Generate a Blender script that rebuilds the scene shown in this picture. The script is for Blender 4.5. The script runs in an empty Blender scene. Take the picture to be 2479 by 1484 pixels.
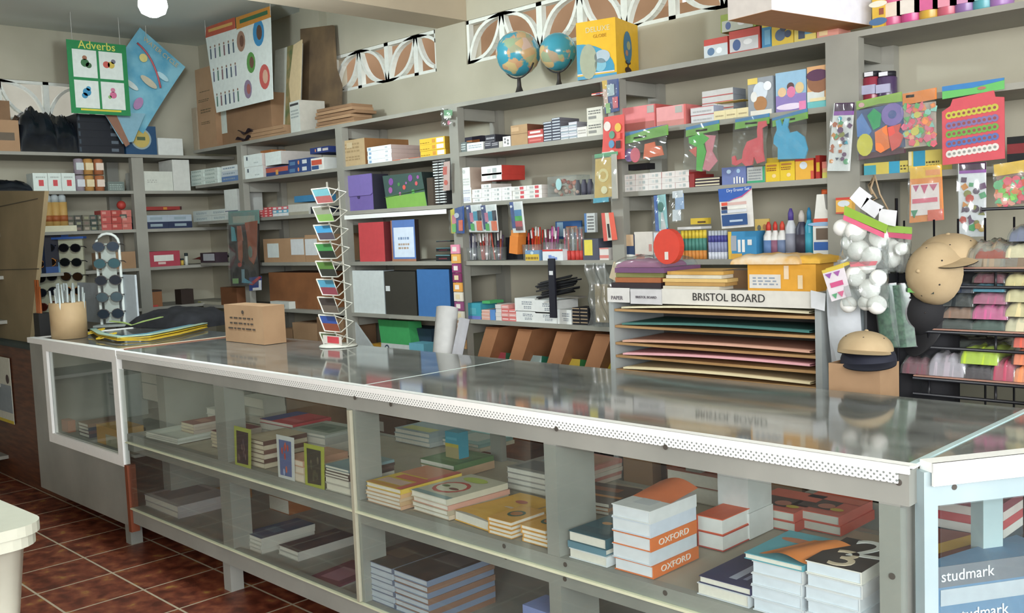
import bpy, bmesh, math, random
from mathutils import Vector, Matrix
random.seed(7)
W, H = 2479, 1484
# ---------------------------------------------------------------- camera
FPX = 2354.127
RC = Matrix(((0.70461114, -0.02861212, 0.70901656),
             (0.70843621, 0.08541113, -0.70058766),
             (-0.04051261, 0.99593488, 0.0804515)))
CAM = Vector((0, 0, 1.5))
cd = bpy.data.cameras.new('camera'); cam = bpy.data.objects.new('camera', cd)
bpy.context.scene.collection.objects.link(cam)
cd.sensor_fit = 'HORIZONTAL'; cd.sensor_width = 36; cd.lens = FPX / W * 36
cd.clip_start = .05; cd.clip_end = 200
cam.matrix_world = Matrix.Translation(CAM) @ RC.to_4x4()
sc = bpy.context.scene; sc.camera = cam
# ---------------------------------------------------------------- light and view
sc.view_settings.view_transform = 'Standard'; sc.view_settings.look = 'None'
sc.view_settings.gamma = 1; sc.view_settings.exposure = 0.62
sc.view_settings.use_curve_mapping = False
wd = bpy.data.worlds.new('sky'); sc.world = wd; wd.use_nodes = True
nt = wd.node_tree
bg = nt.nodes['Background']
sky = nt.nodes.new('ShaderNodeTexSky'); sky.sky_type = 'HOSEK_WILKIE'; sky.turbidity = 4
sky.sun_direction = (0.3, 0.2, 0.9)
mx = nt.nodes.new('ShaderNodeMix'); mx.data_type = 'RGBA'; mx.inputs[0].default_value = .6
nt.links.new(sky.outputs[0], mx.inputs[6]); mx.inputs[7].default_value = (1, 1, 1, 1)
nt.links.new(mx.outputs[2], bg.inputs[0]); bg.inputs[1].default_value = 2.2
def area(name, loc, to, sx, sy, e, col):
    l = bpy.data.lights.new(name, 'AREA'); l.shape = 'RECTANGLE'; l.size = sx; l.size_y = sy
    l.energy = e; l.color = col
    o = bpy.data.objects.new(name, l); sc.collection.objects.link(o); o.location = loc
    o.rotation_euler = (Vector(to) - Vector(loc)).to_track_quat('-Z', 'Y').to_euler()
    return o
# daylight from the shop front behind the camera, plus an added fill at the right
area('daylight_doorway', (1.6, -1.35, 2.05), (-2.6, 3.2, 1.1), 3.4, 1.3, 175, (.97, .98, 1.0))
area('daylight_side_fill', (2.9, 1.6, 1.8), (-2.6, 2.6, 1.1), 2.4, 1.6, 72, (.86, .94, 1.0))  # side lamp added as fill; the right wall is solid here
if 0: area('daylight_rear_opening', (-3.4, -1.4, 2.1), (-4.6, 3.2, 1.2), 2.6, 1.2, 22, (.98, 1.0, .95))

# ---------------------------------------------------------------- pixel helpers
def ray(px, py):
    return (RC @ Vector((px - W / 2, -(py - H / 2), -FPX))).normalized()
def hit(px, py, ax, v):
    d = ray(px, py); return CAM + d * ((v - CAM[ax]) / d[ax])
def onx(px, py, v): return hit(px, py, 0, v)
def ony(px, py, v): return hit(px, py, 1, v)
def onz(px, py, v): return hit(px, py, 2, v)
def proj(p):
    c = RC.transposed() @ (Vector(p) - CAM); return W / 2 - FPX * c[0] / c[2], H / 2 + FPX * c[1] / c[2]
def u_at(fr, off, z, px):
    """world u on the line (front plane at off, height z) under pixel column px"""
    lo, hi = (-9, .3) if fr == 'B' else (.9, 6)
    for _ in range(40):
        m = (lo + hi) / 2
        x = proj((m, off, z) if fr == 'B' else (off, m, z))[0]
        if x < px: lo = m
        else: hi = m
    return m
# ---------------------------------------------------------------- materials
_m = {}
def lin(h):
    h = h.lstrip('#'); r = []
    for i in (0, 2, 4):
        c = int(h[i:i + 2], 16) / 255
        r.append(c / 12.92 if c <= .04045 else ((c + .055) / 1.055) ** 2.4)
    return (*r, 1)
def M(h, rough=.6, metal=0, var=.12, scale=30, emit=0):
    k = (h, rough, metal, var, scale, emit)
    if k in _m: return _m[k]
    m = bpy.data.materials.new('paint_' + h); m.use_nodes = True; n = m.node_tree
    b = n.nodes['Principled BSDF']; b.inputs['Roughness'].default_value = rough; b.inputs['Metallic'].default_value = metal
    c = lin(h)
    tn = n.nodes.new('ShaderNodeTexNoise'); tn.inputs['Scale'].default_value = scale; tn.inputs['Detail'].default_value = 3
    tc = n.nodes.new('ShaderNodeTexCoord'); n.links.new(tc.outputs['Object'], tn.inputs['Vector'])
    r = n.nodes.new('ShaderNodeMix'); r.data_type = 'RGBA'
    r.inputs[6].default_value = (*[x * (1 - var) for x in c[:3]], 1)
    r.inputs[7].default_value = (*[min(1, x * (1 + var)) for x in c[:3]], 1)
    n.links.new(tn.outputs['Fac'], r.inputs[0]); n.links.new(r.outputs[2], b.inputs['Base Color'])
    if emit:
        b.inputs['Emission Color'].default_value = c; b.inputs['Emission Strength'].default_value = emit
    _m[k] = m; return m
def glassy(name, tint, diff, gl_rough, gl_min, gl_max):
    """clear sheet: lets light through, mirrors at grazing angles, a little dust"""
    m = bpy.data.materials.new(name); m.use_nodes = True; n = m.node_tree; n.nodes.clear()
    o = n.nodes.new('ShaderNodeOutputMaterial')
    tr = n.nodes.new('ShaderNodeBsdfTransparent'); tr.inputs[0].default_value = lin(tint)
    df = n.nodes.new('ShaderNodeBsdfDiffuse'); df.inputs[0].default_value = lin('c8ccc8')
    tn = n.nodes.new('ShaderNodeTexNoise'); tn.inputs['Scale'].default_value = 9; tn.inputs['Detail'].default_value = 5
    mr = n.nodes.new('ShaderNodeMapRange'); mr.inputs[1].default_value = .3; mr.inputs[2].default_value = .75
    mr.inputs[3].default_value = diff * .6; mr.inputs[4].default_value = diff * 1.5
    n.links.new(tn.outputs['Fac'], mr.inputs[0])
    m1 = n.nodes.new('ShaderNodeMixShader'); n.links.new(mr.outputs[0], m1.inputs[0])
    n.links.new(tr.outputs[0], m1.inputs[1]); n.links.new(df.outputs[0], m1.inputs[2])
    gl = n.nodes.new('ShaderNodeBsdfGlossy'); gl.inputs['Roughness'].default_value = gl_rough
    lw = n.nodes.new('ShaderNodeLayerWeight'); lw.inputs[0].default_value = .5
    fr = n.nodes.new('ShaderNodeMath'); fr.operation = 'POWER'; fr.inputs[1].default_value = 3.2; n.links.new(lw.outputs['Facing'], fr.inputs[0])
    m3 = n.nodes.new('ShaderNodeMapRange'); m3.inputs[3].default_value = gl_min; m3.inputs[4].default_value = gl_max
    n.links.new(fr.outputs[0], m3.inputs[0])
    m2 = n.nodes.new('ShaderNodeMixShader'); n.links.new(m3.outputs[0], m2.inputs[0])
    n.links.new(m1.outputs[0], m2.inputs[1]); n.links.new(gl.outputs[0], m2.inputs[2])
    n.links.new(m2.outputs[0], o.inputs[0]); return m
GLASS = glassy('clear_glass', 'f8fbfa', .016, .02, .02, .7)
GLASS_TOP = glassy('dusty_top_glass', 'cfcfc6', .27, .07, .05, .85)
FILM = glassy('cellophane', 'f6fafa', .08, .10, .06, .7)
BAG = glassy('clear_bag', 'f2f6f6', .16, .15, .08, .9)
def mix_mat(name, h1, h2, scale, lo, hi, rough=.6, h3=None, stretch=(1, 1, 1), bump=0):
    m = bpy.data.materials.new(name); m.use_nodes = True; n = m.node_tree
    b = n.nodes['Principled BSDF']; b.inputs['Roughness'].default_value = rough
    tc = n.nodes.new('ShaderNodeTexCoord'); mp = n.nodes.new('ShaderNodeMapping'); mp.inputs['Scale'].default_value = stretch
    n.links.new(tc.outputs['Object'], mp.inputs[0])
    tn = n.nodes.new('ShaderNodeTexNoise'); tn.inputs['Scale'].default_value = scale; tn.inputs['Detail'].default_value = 6
    n.links.new(mp.outputs[0], tn.inputs['Vector'])
    cr = n.nodes.new('ShaderNodeValToRGB'); n.links.new(tn.outputs['Fac'], cr.inputs[0])
    cr.color_ramp.elements[0].position = lo; cr.color_ramp.elements[0].color = lin(h1)
    cr.color_ramp.elements[1].position = hi; cr.color_ramp.elements[1].color = lin(h2)
    if h3:
        e = cr.color_ramp.elements.new((lo + hi) / 2); e.color = lin(h3)
    n.links.new(cr.outputs[0], b.inputs['Base Color'])
    if bump:
        bp = n.nodes.new('ShaderNodeBump'); bp.inputs['Strength'].default_value = bump
        n.links.new(tn.outputs['Fac'], bp.inputs['Height']); n.links.new(bp.outputs[0], b.inputs['Normal'])
    return m
WALLM = mix_mat('wall_paint', 'a9a490', 'bdb8a4', 1.7, .3, .7, .8)
CEILM = mix_mat('ceiling_paint', 'cdd3cb', 'd8dcd2', 1.2, .3, .7, .85)
SHELFM = mix_mat('shelf_grey_paint', '85847b', '9a988d', 3, .3, .7, .55)
COUNTM = mix_mat('counter_grey_paint', '858780', '999a92', 3.5, .3, .7, .5)
GRILLE = M('dcdfd6', .7)
KRAFT = mix_mat('kraft_card', '99795a', 'ab8a68', 5, .3, .7, .8)
KRAFT2 = mix_mat('brown_card', '7f6247', '967556', 4, .3, .7, .8)
WOOD = mix_mat('brown_wood', '4d2c1c', '6b3f27', 6, .35, .65, .5, stretch=(1, 1, 8))
FLOORM = None
# ---------------------------------------------------------------- mesh builder
class MB:
    def __init__(s): s.v = []; s.f = []; s.mi = []; s.mats = []; s.sm = []
    def m(s, mat):
        if isinstance(mat, str): mat = M(mat)
        if mat not in s.mats: s.mats.append(mat)
        return s.mats.index(mat)
    def add(s, vs, fs, mat, smooth=False, T=None):
        o = len(s.v); i = s.m(mat)
        s.v += [tuple(T @ Vector(p)) if T else tuple(p) for p in vs]
        for f in fs: s.f.append([o + k for k in f]); s.mi.append(i); s.sm.append(smooth)
        return s
    def box(s, x0, x1, y0, y1, z0, z1, mat, T=None, side=None, top=None):
        vs = [(x0, y0, z0), (x1, y0, z0), (x1, y1, z0), (x0, y1, z0), (x0, y0, z1), (x1, y0, z1), (x1, y1, z1), (x0, y1, z1)]
        s.add(vs, [(0, 1, 5, 4)], mat, T=T)
        s.add(vs, [(1, 2, 6, 5), (2, 3, 7, 6), (3, 0, 4, 7)], side or mat, T=T)
        s.add(vs, [(4, 5, 6, 7), (3, 2, 1, 0)], top or side or mat, T=T); return s
    def prism(s, pts, y0, y1, mat, side=None, T=None):
        """polygon in x,z extruded along y"""
        n = len(pts); a = sum(pts[i][0] * pts[(i + 1) % n][1] - pts[(i + 1) % n][0] * pts[i][1] for i in range(n))
        if a < 0: pts = pts[::-1]
        vs = [(p[0], y0, p[1]) for p in pts] + [(p[0], y1, p[1]) for p in pts]
        s.add(vs, [tuple(range(n)), tuple(range(2 * n - 1, n - 1, -1))], mat, T=T)
        s.add(vs, [(i, i + n, (i + 1) % n + n, (i + 1) % n) for i in range(n)], side or mat, T=T); return s
    def disc(s, cx, cz, r, y, mat, n=16, rz=None, t=.0006, T=None):
        return s.prism([(cx + r * math.cos(2 * math.pi * i / n), cz + (rz or r) * math.sin(2 * math.pi * i / n)) for i in range(n)], y - t, y, mat, T=T)
    def lathe(s, prof, mat, n=20, c=(0, 0, 0), T=None, mats=None):
        vs = []; 
        for r, z in prof:
            for i in range(n):
                a = 2 * math.pi * i / n; vs.append((c[0] + r * math.cos(a), c[1] + r * math.sin(a), c[2] + z))
        for j in range(len(prof) - 1):
            fs = [(j * n + i, j * n + (i + 1) % n, (j + 1) * n + (i + 1) % n, (j + 1) * n + i) for i in range(n)]
            s.add(vs, fs, mats[j] if mats else mat, True, T)
        s.add(vs, [tuple(range(n - 1, -1, -1))], mats[0] if mats else mat, T=T)
        k = (len(prof) - 1) * n
        s.add(vs, [tuple(range(k, k + n))], mats[-1] if mats else mat, T=T); return s
    def tube(s, pts, r, mat, n=8, T=None):
        pts = [Vector(p) for p in pts]; vs = []
        for i, p in enumerate(pts):
            d = (pts[min(i + 1, len(pts) - 1)] - pts[max(i - 1, 0)]).normalized()
            a = d.cross(Vector((0, 0, 1)) if abs(d.z) < .9 else Vector((1, 0, 0))).normalized(); b = d.cross(a)
            rr = r[i] if isinstance(r, (list, tuple)) else r
            for k in range(n):
                t = 2 * math.pi * k / n; vs.append(p + a * rr * math.cos(t) + b * rr * math.sin(t))
        fs = [(i * n + k, i * n + (k + 1) % n, (i + 1) * n + (k + 1) % n, (i + 1) * n + k) for i in range(len(pts) - 1) for k in range(n)]
        s.add(vs, fs, mat, True, T)
        s.add(vs, [tuple(range(n)), tuple(range((len(pts) - 1) * n + n - 1, (len(pts) - 1) * n - 1, -1))], mat, T=T); return s
    def ball(s, c, r, mat, n=16, sc3=(1, 1, 1), T=None):
        prof = [(max(.0005, math.sin(math.pi * j / 10)) , -math.cos(math.pi * j / 10)) for j in range(11)]
        vs = []
        for a, z in prof:
            for i in range(n):
                t = 2 * math.pi * i / n; vs.append((c[0] + r * sc3[0] * a * math.cos(t), c[1] + r * sc3[1] * a * math.sin(t), c[2] + r * sc3[2] * z))
        fs = [(j * n + i, j * n + (i + 1) % n, (j + 1) * n + (i + 1) % n, (j + 1) * n + i) for j in range(10) for i in range(n)]
        return s.add(vs, fs, mat, True, T)
    def grid(s, fn, nu, nv, mat, smooth=True, T=None, thick=0):
        vs = [fn(i / nu, j / nv) for j in range(nv + 1) for i in range(nu + 1)]
        fs = [(j * (nu + 1) + i, j * (nu + 1) + i + 1, (j + 1) * (nu + 1) + i + 1, (j + 1) * (nu + 1) + i) for j in range(nv) for i in range(nu)]
        return s.add(vs, fs, mat, smooth, T)
    def build(s, name, parent=None, loc=(0, 0, 0), rz=0, rot=None):
        me = bpy.data.meshes.new(name); me.from_pydata(s.v, [], s.f)
        for m in s.mats: me.materials.append(m)
        for p, i, q in zip(me.polygons, s.mi, s.sm): p.material_index = i; p.use_smooth = q
        me.update(); bm = bmesh.new(); bm.from_mesh(me)
        bmesh.ops.remove_doubles(bm, verts=bm.verts, dist=1e-6) if len(s.v) < 4000 else None
        bm.to_mesh(me); bm.free()
        o = bpy.data.objects.new(name, me); sc.collection.objects.link(o)
        o.location = loc; o.rotation_euler = rot or (0, 0, rz)
        if parent: o.parent = parent
        return o
def tag(o, label=None, cat=None, group=None, kind=None):
    if label: o['label'] = label
    if cat: o['category'] = cat
    if group: o['group'] = group
    if kind: o['kind'] = kind
    return o
def thing(name, label, cat, loc=(0, 0, 0), rz=0, group=None, rot=None):
    o = bpy.data.objects.new(name, None); sc.collection.objects.link(o); o.empty_display_size = .05
    o.location = loc; o.rotation_euler = rot or (0, 0, rz); return tag(o, label, cat, group)
def struct(name, mb): return tag(mb.build(name), kind='structure')
def text_part(s, size, mat, parent, loc, rot, name='lettering', ext=.0008, align='CENTER', sx=1):
    c = bpy.data.curves.new(name, 'FONT'); c.body = s; c.size = size; c.extrude = ext; c.align_x = align; c.align_y = 'CENTER'
    c.resolution_u = 3
    t = bpy.data.objects.new(name, c); sc.collection.objects.link(t)
    dg = bpy.context.evaluated_depsgraph_get(); me = bpy.data.meshes.new_from_object(t.evaluated_get(dg))
    bpy.data.objects.remove(t); o = bpy.data.objects.new(name, me); sc.collection.objects.link(o)
    me.materials.clear(); me.materials.append(M(mat) if isinstance(mat, str) else mat)
    o.location = loc; o.rotation_euler = rot; o.scale = (sx, 1, 1)
    if parent: o.parent = parent
    return o
UP = (math.pi / 2, 0, 0)   # text standing, reading from -Y
ORD = ['bottom', 'second', 'third', 'fourth', 'fifth', 'sixth', 'seventh', 'eighth', 'ninth', 'tenth']
# ================================================================ the room
YB, XL, ZC = 3.85, -7.35, 3.05
fm = bpy.data.materials.new('floor_tiles'); fm.use_nodes = True; n = fm.node_tree; b = n.nodes['Principled BSDF']; b.inputs['Roughness'].default_value = .42
tc = n.nodes.new('ShaderNodeTexCoord')
br = n.nodes.new('ShaderNodeTexBrick'); br.offset = .5; br.inputs['Scale'].default_value = 1
mp = n.nodes.new('ShaderNodeMapping'); n.links.new(tc.outputs['Object'], mp.inputs[0]); mp.inputs['Location'].default_value = (-.205, -.07, 0); n.links.new(mp.outputs[0], br.inputs['Vector'])
br.inputs['Brick Width'].default_value = .33; br.inputs['Row Height'].default_value = .33; br.inputs['Mortar Size'].default_value = .005; br.inputs['Mortar Smooth'].default_value = .1
br.offset = .0
tn = n.nodes.new('ShaderNodeTexNoise'); tn.inputs['Scale'].default_value = 14; tn.inputs['Detail'].default_value = 4; n.links.new(tc.outputs['Object'], tn.inputs['Vector'])
cr = n.nodes.new('ShaderNodeValToRGB'); n.links.new(tn.outputs['Fac'], cr.inputs[0])
for p, h in ((.36, '4e2214'), (.5, '6c3422'), (.62, '82492f')):
    e = cr.color_ramp.elements.new(p) if p != .36 else cr.color_ramp.elements[0]; e.position = p; e.color = lin(h)
cr.color_ramp.elements[-1].position = .72; cr.color_ramp.elements[-1].color = lin('967238')
n.links.new(cr.outputs[0], br.inputs['Color1']); n.links.new(cr.outputs[0], br.inputs['Color2']); br.inputs['Mortar'].default_value = lin('b0a48c')
n.links.new(br.outputs['Color'], b.inputs['Base Color'])
struct('floor', MB().box(-7.6, 4.4, -2.4, 4.0, -.1, 0, fm))
struct('ceiling', MB().box(-7.6, 4.4, -2.4, 4.0, ZC, ZC + .12, CEILM))
# back wall with two vent openings (z 2.44 - 2.69)
G0, G1 = 2.445, 2.69
w = MB().box(XL, 4.4, YB, YB + .12, 0, G0, WALLM).box(XL, 4.4, YB, YB + .12, G1, ZC, WALLM)
for a, c in ((XL, -5.52), (-4.452, -4.185), (-1.9, 4.4)): w.box(a, c, YB, YB + .12, G0, G1, WALLM)
struct('wall_back', w)
w = MB().box(XL - .12, XL, -2.4, YB + .12, 0, 2.40, WALLM).box(XL - .12, XL, -2.4, YB + .12, 2.68, ZC, WALLM)
w.box(XL - .12, XL, -2.4, 1.7, 2.40, 2.68, WALLM).box(XL - .12, XL, 3.3, YB + .12, 2.40, 2.68, WALLM)
struct('wall_left', w)
struct('wall_right', MB().box(4.3, 4.4, -2.4, YB, 0, ZC, WALLM))
w = MB().box(-7.5, -.4, -2.4, -2.3, 0, ZC, WALLM).box(3.4, 4.4, -2.4, -2.3, 0, ZC, WALLM)
w.box(-.4, 3.4, -2.4, -2.3, 2.7, ZC, WALLM)
struct('wall_front', w)
struct('trim_1', MB().box(-4.43, -4.17, -2.3, YB, 2.69, ZC, mix_mat('beam_paint', 'a89a84', 'b8a992', 2, .3, .7, .8)))
struct('trim_2', MB().box(-5.78, -5.55, YB - .06, YB, 2.17, ZC, WALLM))
def leaf(cx, cz, w, h, flip, k=10, f=.62):
    """outline of an almond leaf on the diagonal of a w x h cell"""
    a = Vector((cx - w / 2, cz - h / 2)); b2 = Vector((cx + w / 2, cz + h / 2))
    if flip: a.x, b2.x = b2.x, a.x
    d = b2 - a; nrm = Vector((-d.y, d.x)).normalized(); L = d.length
    up = [a + d * t + nrm * (math.sin(math.pi * t) * L * .2) for t in [i / k for i in range(k + 1)]]
    dn = [a + d * t - nrm * (math.sin(math.pi * t) * L * .2) for t in [i / k for i in range(k, -1, -1)]]
    return up, dn
def grille(name, x0, n, cw, z0, z1, first, T, cut=None):
    g = MB(); h = z1 - z0; fr = .02; dp = .035
    for i in range(n):
        a = x0 + i * cw; c = a + cw
        if cut and c > cut: c = cut
        g.box(a, a + fr, 0, dp, z0, z1, GRILLE, T=T); g.box(c - fr, c, 0, dp, z0, z1, GRILLE, T=T)
        g.box(a, c, 0, dp, z0, z0 + fr, GRILLE, T=T); g.box(a, c, 0, dp, z1 - fr, z1, GRILLE, T=T)
        up, dn = leaf(a + cw / 2, (z0 + z1) / 2, cw - .012, h - .012, (i + first) % 2 == 0)
        for arc in (up, dn):
            for j in range(len(arc) - 1):
                p, q = arc[j], arc[j + 1]
                if cut and max(p.x, q.x) > cut: continue
                d = (q - p).normalized(); nn = Vector((-d.y, d.x)) * .0095
                g.prism([(p.x + nn.x, p.y + nn.y), (q.x + nn.x, q.y + nn.y), (q.x - nn.x, q.y - nn.y), (p.x - nn.x, p.y - nn.y)], 0, dp, GRILLE, T=T)
    return struct(name, g)
IY = Matrix.Translation((0, YB + .01, 0))
grille('window_1', -5.52, 4, .29, G0, G1, 1, IY, cut=-4.452)
grille('window_2', -4.185, 8, .286, G0, G1, 1, IY)
LT = Matrix.Translation((XL - .02, 0, 0)) @ Matrix.Rotation(math.pi / 2, 4, 'Z')
grille('window_3', 1.7, 5, .32, 2.40, 2.68, 0, LT)
OCH = mix_mat('ochre_wall', '8a6848', 'a58262', 2, .3, .7, .8)
tag(MB().box(-9.2, -3.7, 5.1, 5.3, 0, 3.3, OCH).box(-3.7, .6, 5.1, 5.3, 0, 2.84, OCH).build('neighbour_wall'),
    'ochre neighbouring wall outside, seen through the vent blocks', 'wall')
tag(MB().box(-9.6, -9.4, -1, 4.6, 0, 3.3, mix_mat('pale_wall', '8c8a7e', 'a8a69a', 2, .3, .7, .8)).build('courtyard_wall'),
    'pale courtyard wall outside the left vent blocks', 'wall')
# ================================================================ shelving along the back wall
YF = 3.5
ZS = [2.172, 1.912, 1.642, 1.333, 1.02, .62, .14]
t = thing('shelving_unit', 'long grey painted shelving built along the back wall behind the counter', 'shelves', (-4, YF, 0))
def wp(mb, name, par):   # part given in world coordinates
    o = mb.build(name); o.parent = par; o.matrix_parent_inverse = par.matrix_basis.inverted(); return o
bpy.context.view_layer.update()
posts = [(-6.19, .06), (-4.985, .07), (-3.93, .07), (-2.83, .07), (-1.735, .13), (-.62, .07)]
for i, (x, wd_) in enumerate(posts):
    wp(MB().box(x - wd_ / 2, x + wd_ / 2, YF - .002, YF + .045, 0, 2.15, SHELFM), 'upright', t)
    wp(MB().box(x - wd_ / 2, x + wd_ / 2, YB - .05, YB - .004, 0, 2.15, SHELFM), 'upright', t)
edges = [XL + .49] + [p[0] for p in posts]
for k, z in enumerate(ZS):
    for i in range(len(edges) - 1):
        a, c = edges[i], edges[i + 1]
        if k == 0 and i > 0: continue
        if k == 0: a, c = XL + .49, -.62
        dz = 0
        wp(MB().box(a + .001, c - .001, YF + .0, YB - .004, z - .022 + dz, z + dz, SHELFM), 'shelf_board', t)
    if 0 < k < 5 or k == 0:
        for x, wd_ in posts:
            wp(MB().box(x - .015, x + .015, YF + .05, YB - .055, z - .085, z - .023, SHELFM), 'cleat', t)
# left wall shelving
XF = -6.87
ZL = [2.135, 1.875, 1.60, 1.322, 1.03, .62, .14]
t = thing('shelving_unit', 'grey painted shelving built along the left wall, darker in the corner', 'shelves', (XF, 2.4, 0))
bpy.context.view_layer.update()
for y, wd_ in ((3.07, .085), (1.9, .085), (.9, .08)):
    wp(MB().box(XF - .045, XF + .002, y - wd_ / 2, y + wd_ / 2, 0, 2.11, SHELFM), 'upright', t)
    wp(MB().box(XL + .004, XL + .05, y - wd_ / 2, y + wd_ / 2, 0, 2.11, SHELFM), 'upright', t)
for z in ZL: wp(MB().box(XL + .004, XF, .6, YB - .01, z - .022, z, SHELFM), 'shelf_board', t)
# ================================================================ the long glass counter
CF, CBK, CZ = 1.92, 2.66, .985          # front plane, back plane, top of glass
CX0, CX1 = -5.87, -.82
WHITE = M('f2f3ef', .35, 0, .04)
def perf_mat():
    m = bpy.data.materials.new('perforated_white_trim'); m.use_nodes = True; n = m.node_tree; b = n.nodes['Principled BSDF']
    b.inputs['Roughness'].default_value = .35
    tc = n.nodes.new('ShaderNodeTexCoord'); mp = n.nodes.new('ShaderNodeMapping'); n.links.new(tc.outputs['Object'], mp.inputs[0])
    mp.inputs['Rotation'].default_value = (0, math.radians(45), 0); mp.inputs['Scale'].default_value = (105, 0, 105)
    fr = n.nodes.new('ShaderNodeVectorMath'); fr.operation = 'FRACTION'; n.links.new(mp.outputs[0], fr.inputs[0])
    sb = n.nodes.new('ShaderNodeVectorMath'); sb.operation = 'DISTANCE'; n.links.new(fr.outputs[0], sb.inputs[0]); sb.inputs[1].default_value = (.5, 0, .5)
    lt = n.nodes.new('ShaderNodeMath'); lt.operation = 'LESS_THAN'; lt.inputs[1].default_value = .27; n.links.new(sb.outputs['Value'], lt.inputs[0])
    r = n.nodes.new('ShaderNodeMix'); r.data_type = 'RGBA'; n.links.new(lt.outputs[0], r.inputs[0])
    r.inputs[6].default_value = lin('f2f3ef'); r.inputs[7].default_value = lin('7f8682'); n.links.new(r.outputs[2], b.inputs['Base Color'])
    return m
ct = thing('display_counter', 'long grey display counter with glass top, glass front and white metal edge trim', 'counter', (-2.7, 2.25, 0))
bpy.context.view_layer.update()
P = lambda mb, name: wp(mb, name, ct)
# legs
for x in (-4.78, -3.78, -2.66, -1.72, -.87):
    for y in (1.985, 2.56): P(MB().box(x - .03, x + .03, y - .03, y + .03, 0, .145, COUNTM), 'leg')
P(MB().box(CX0 + .02, CX1, CF + .03, CBK, .145, .2, COUNTM), 'bottom_shelf')
P(MB().box(-4.62, CX1, CF, CF + .03, .145, .222, COUNTM), 'bottom_rail')
P(MB().box(-4.62, CX1, CF + .03, CBK, .545, .584, mix_mat('shelf_tan_board', '9c9484', 'b0a898', 3, .3, .7, .6)), 'middle_shelf')
P(MB().box(-4.62, CX1, CF, CF + .03, .505, .586, COUNTM), 'middle_rail')
P(MB().box(-4.62, CX1, CF - .012, CF, .542, .549, M('c9cdb0', .4)), 'glass_track')
P(MB().box(-4.62, CX1, CF - .012, CF, .216, .222, M('c9cdb0', .4)), 'glass_track')
P(MB().box(-4.62, CX1, CF, CF + .045, .903, .978, COUNTM), 'top_rail')
P(MB().box(CX0, CX1, CBK - .03, CBK, .903, .978, COUNTM), 'back_rail')
P(MB().box(CX0, CX1, CBK - .03, CBK, .505, .586, COUNTM), 'back_rail')
for x, wd_, dp in ((-3.685, .085, .09), (-2.755, .05, .10), (-1.82, .045, .16), (-.862, .045, .10)):
    P(MB().box(x - wd_ / 2, x + wd_ / 2, CF + .002, CF + .002 + dp, .2, .903, COUNTM), 'upright')
for x in (-5.5, -4.6, -3.685, -2.755, -1.82, -.85):
    P(MB().box(x - .03, x + .03, CBK - .06, CBK - .031, .2, .903, COUNTM), 'upright')
# crossbars under the glass top
for x in (-3.685, -2.755, -1.82): P(MB().box(x - .03, x + .03, CF + .046, CBK - .031, .93, .976, COUNTM), 'crossbar')
# glass
P(MB().box(-4.66, -3.69 + .93, CF - .004, CF - .0005, .55, .9, GLASS), 'front_glass')
P(MB().box(-2.745, CX1 - .005, CF - .004, CF - .0005, .55, .9, GLASS), 'front_glass')
P(MB().box(-4.66, -2.76, CF - .004, CF - .0005, .225, .54, GLASS), 'front_glass')
P(MB().box(-2.745, CX1 - .005, CF - .004, CF - .0005, .225, .54, GLASS), 'front_glass')
P(MB().box(-2.757, -2.742, CF - .014, CF, .225, .9, M('a3a08c', .4)), 'glass_joint')
SEAM = onz(870, 934, CZ).x
for a, c in ((CX0 + .01, -4.72), (-4.69, SEAM - .002), (SEAM + .002, CX1 - .01)):
    P(MB().box(a, c, CF + .022, CBK, CZ - .006, CZ, GLASS_TOP), 'top_glass')
P(MB().box(SEAM - .002, SEAM + .002, CF + .022, CBK, CZ - .006, CZ + .001, M('c9d6cf', .3)), 'glass_seam')
P(MB().box(CX1 - .012, CX1 + .002, CF + .02, CBK, CZ - .006, CZ + .002, M('b6cfd0', .25)), 'glass_edge')
# white trim
P(MB().box(-4.66, CX1 + .012, CF - .006, CF + .022, CZ - .0005, CZ + .004, WHITE), 'top_trim')
tr = MB().box(-4.66, CX1 - .02, CF - .009, CF - .004, .95, .972, perf_mat()).box(-4.66, CX1 + .004, CF - .0095, CF - .004, .972, CZ + .004, WHITE)
P(tr, 'perforated_trim')
P(MB().box(CX0, -4.66, CF - .012, CF + .03, .962, CZ + .006, WHITE), 'top_trim')
P(MB().box(CX0, CX0 + .03, CF + .02, CBK - .1, .97, CZ + .004, WHITE), 'top_trim')
# left solid section with the framed sliding window
P(MB().box(CX0, -4.64, CF, CF + .025, .12, .425, COUNTM), 'front_panel')
P(MB().box(CX0, -5.64, CF, CF + .025, .425, .965, COUNTM), 'front_panel')
P(MB().box(CX0, CX0 + .025, CF + .025, CBK, .12, .96, COUNTM), 'side_panel')
P(MB().box(-4.652, -4.622, CF - .012, CF + .03, .10, .43, M('7a3d22', .6)), 'wooden_post')
P(MB().box(-5.64, -5.585, CF - .012, CF + .02, .42, .962, WHITE), 'window_frame')
P(MB().box(-4.712, -4.655, CF - .012, CF + .02, .42, .962, WHITE), 'window_frame')
P(MB().box(-5.585, -4.712, CF - .012, CF + .02, .42, .472, WHITE), 'window_frame')
P(MB().box(-5.585, -4.712, CF - .012, CF + .02, .93, .962, WHITE), 'window_frame')
P(MB().box(-5.585, -4.712, CF + .002, CF + .006, .472, .93, GLASS), 'window_pane')
P(MB().box(CX0 + .03, -4.62, CF + .03, CBK - .03, .46, .475, COUNTM), 'middle_shelf')
P(MB().box(-4.70, -4.62, CF + .2, CBK - .05, .2, .9, COUNTM), 'divider')
# screws
for px, py in ((1612, 1082), (2171, 1170), (1348, 1038), (860, 963), (947, 979), (1215, 1324), (1219, 1351), (1363, 1369), (1362, 1404), (1605, 1438), (2155, 1398)):
    p = ony(px, py, CF - .01); P(MB().disc(p.x, p.z, .007, CF - .012 if 1160 > py > 0 else CF - .001, M('4a4640', .5)), 'screw')
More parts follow.
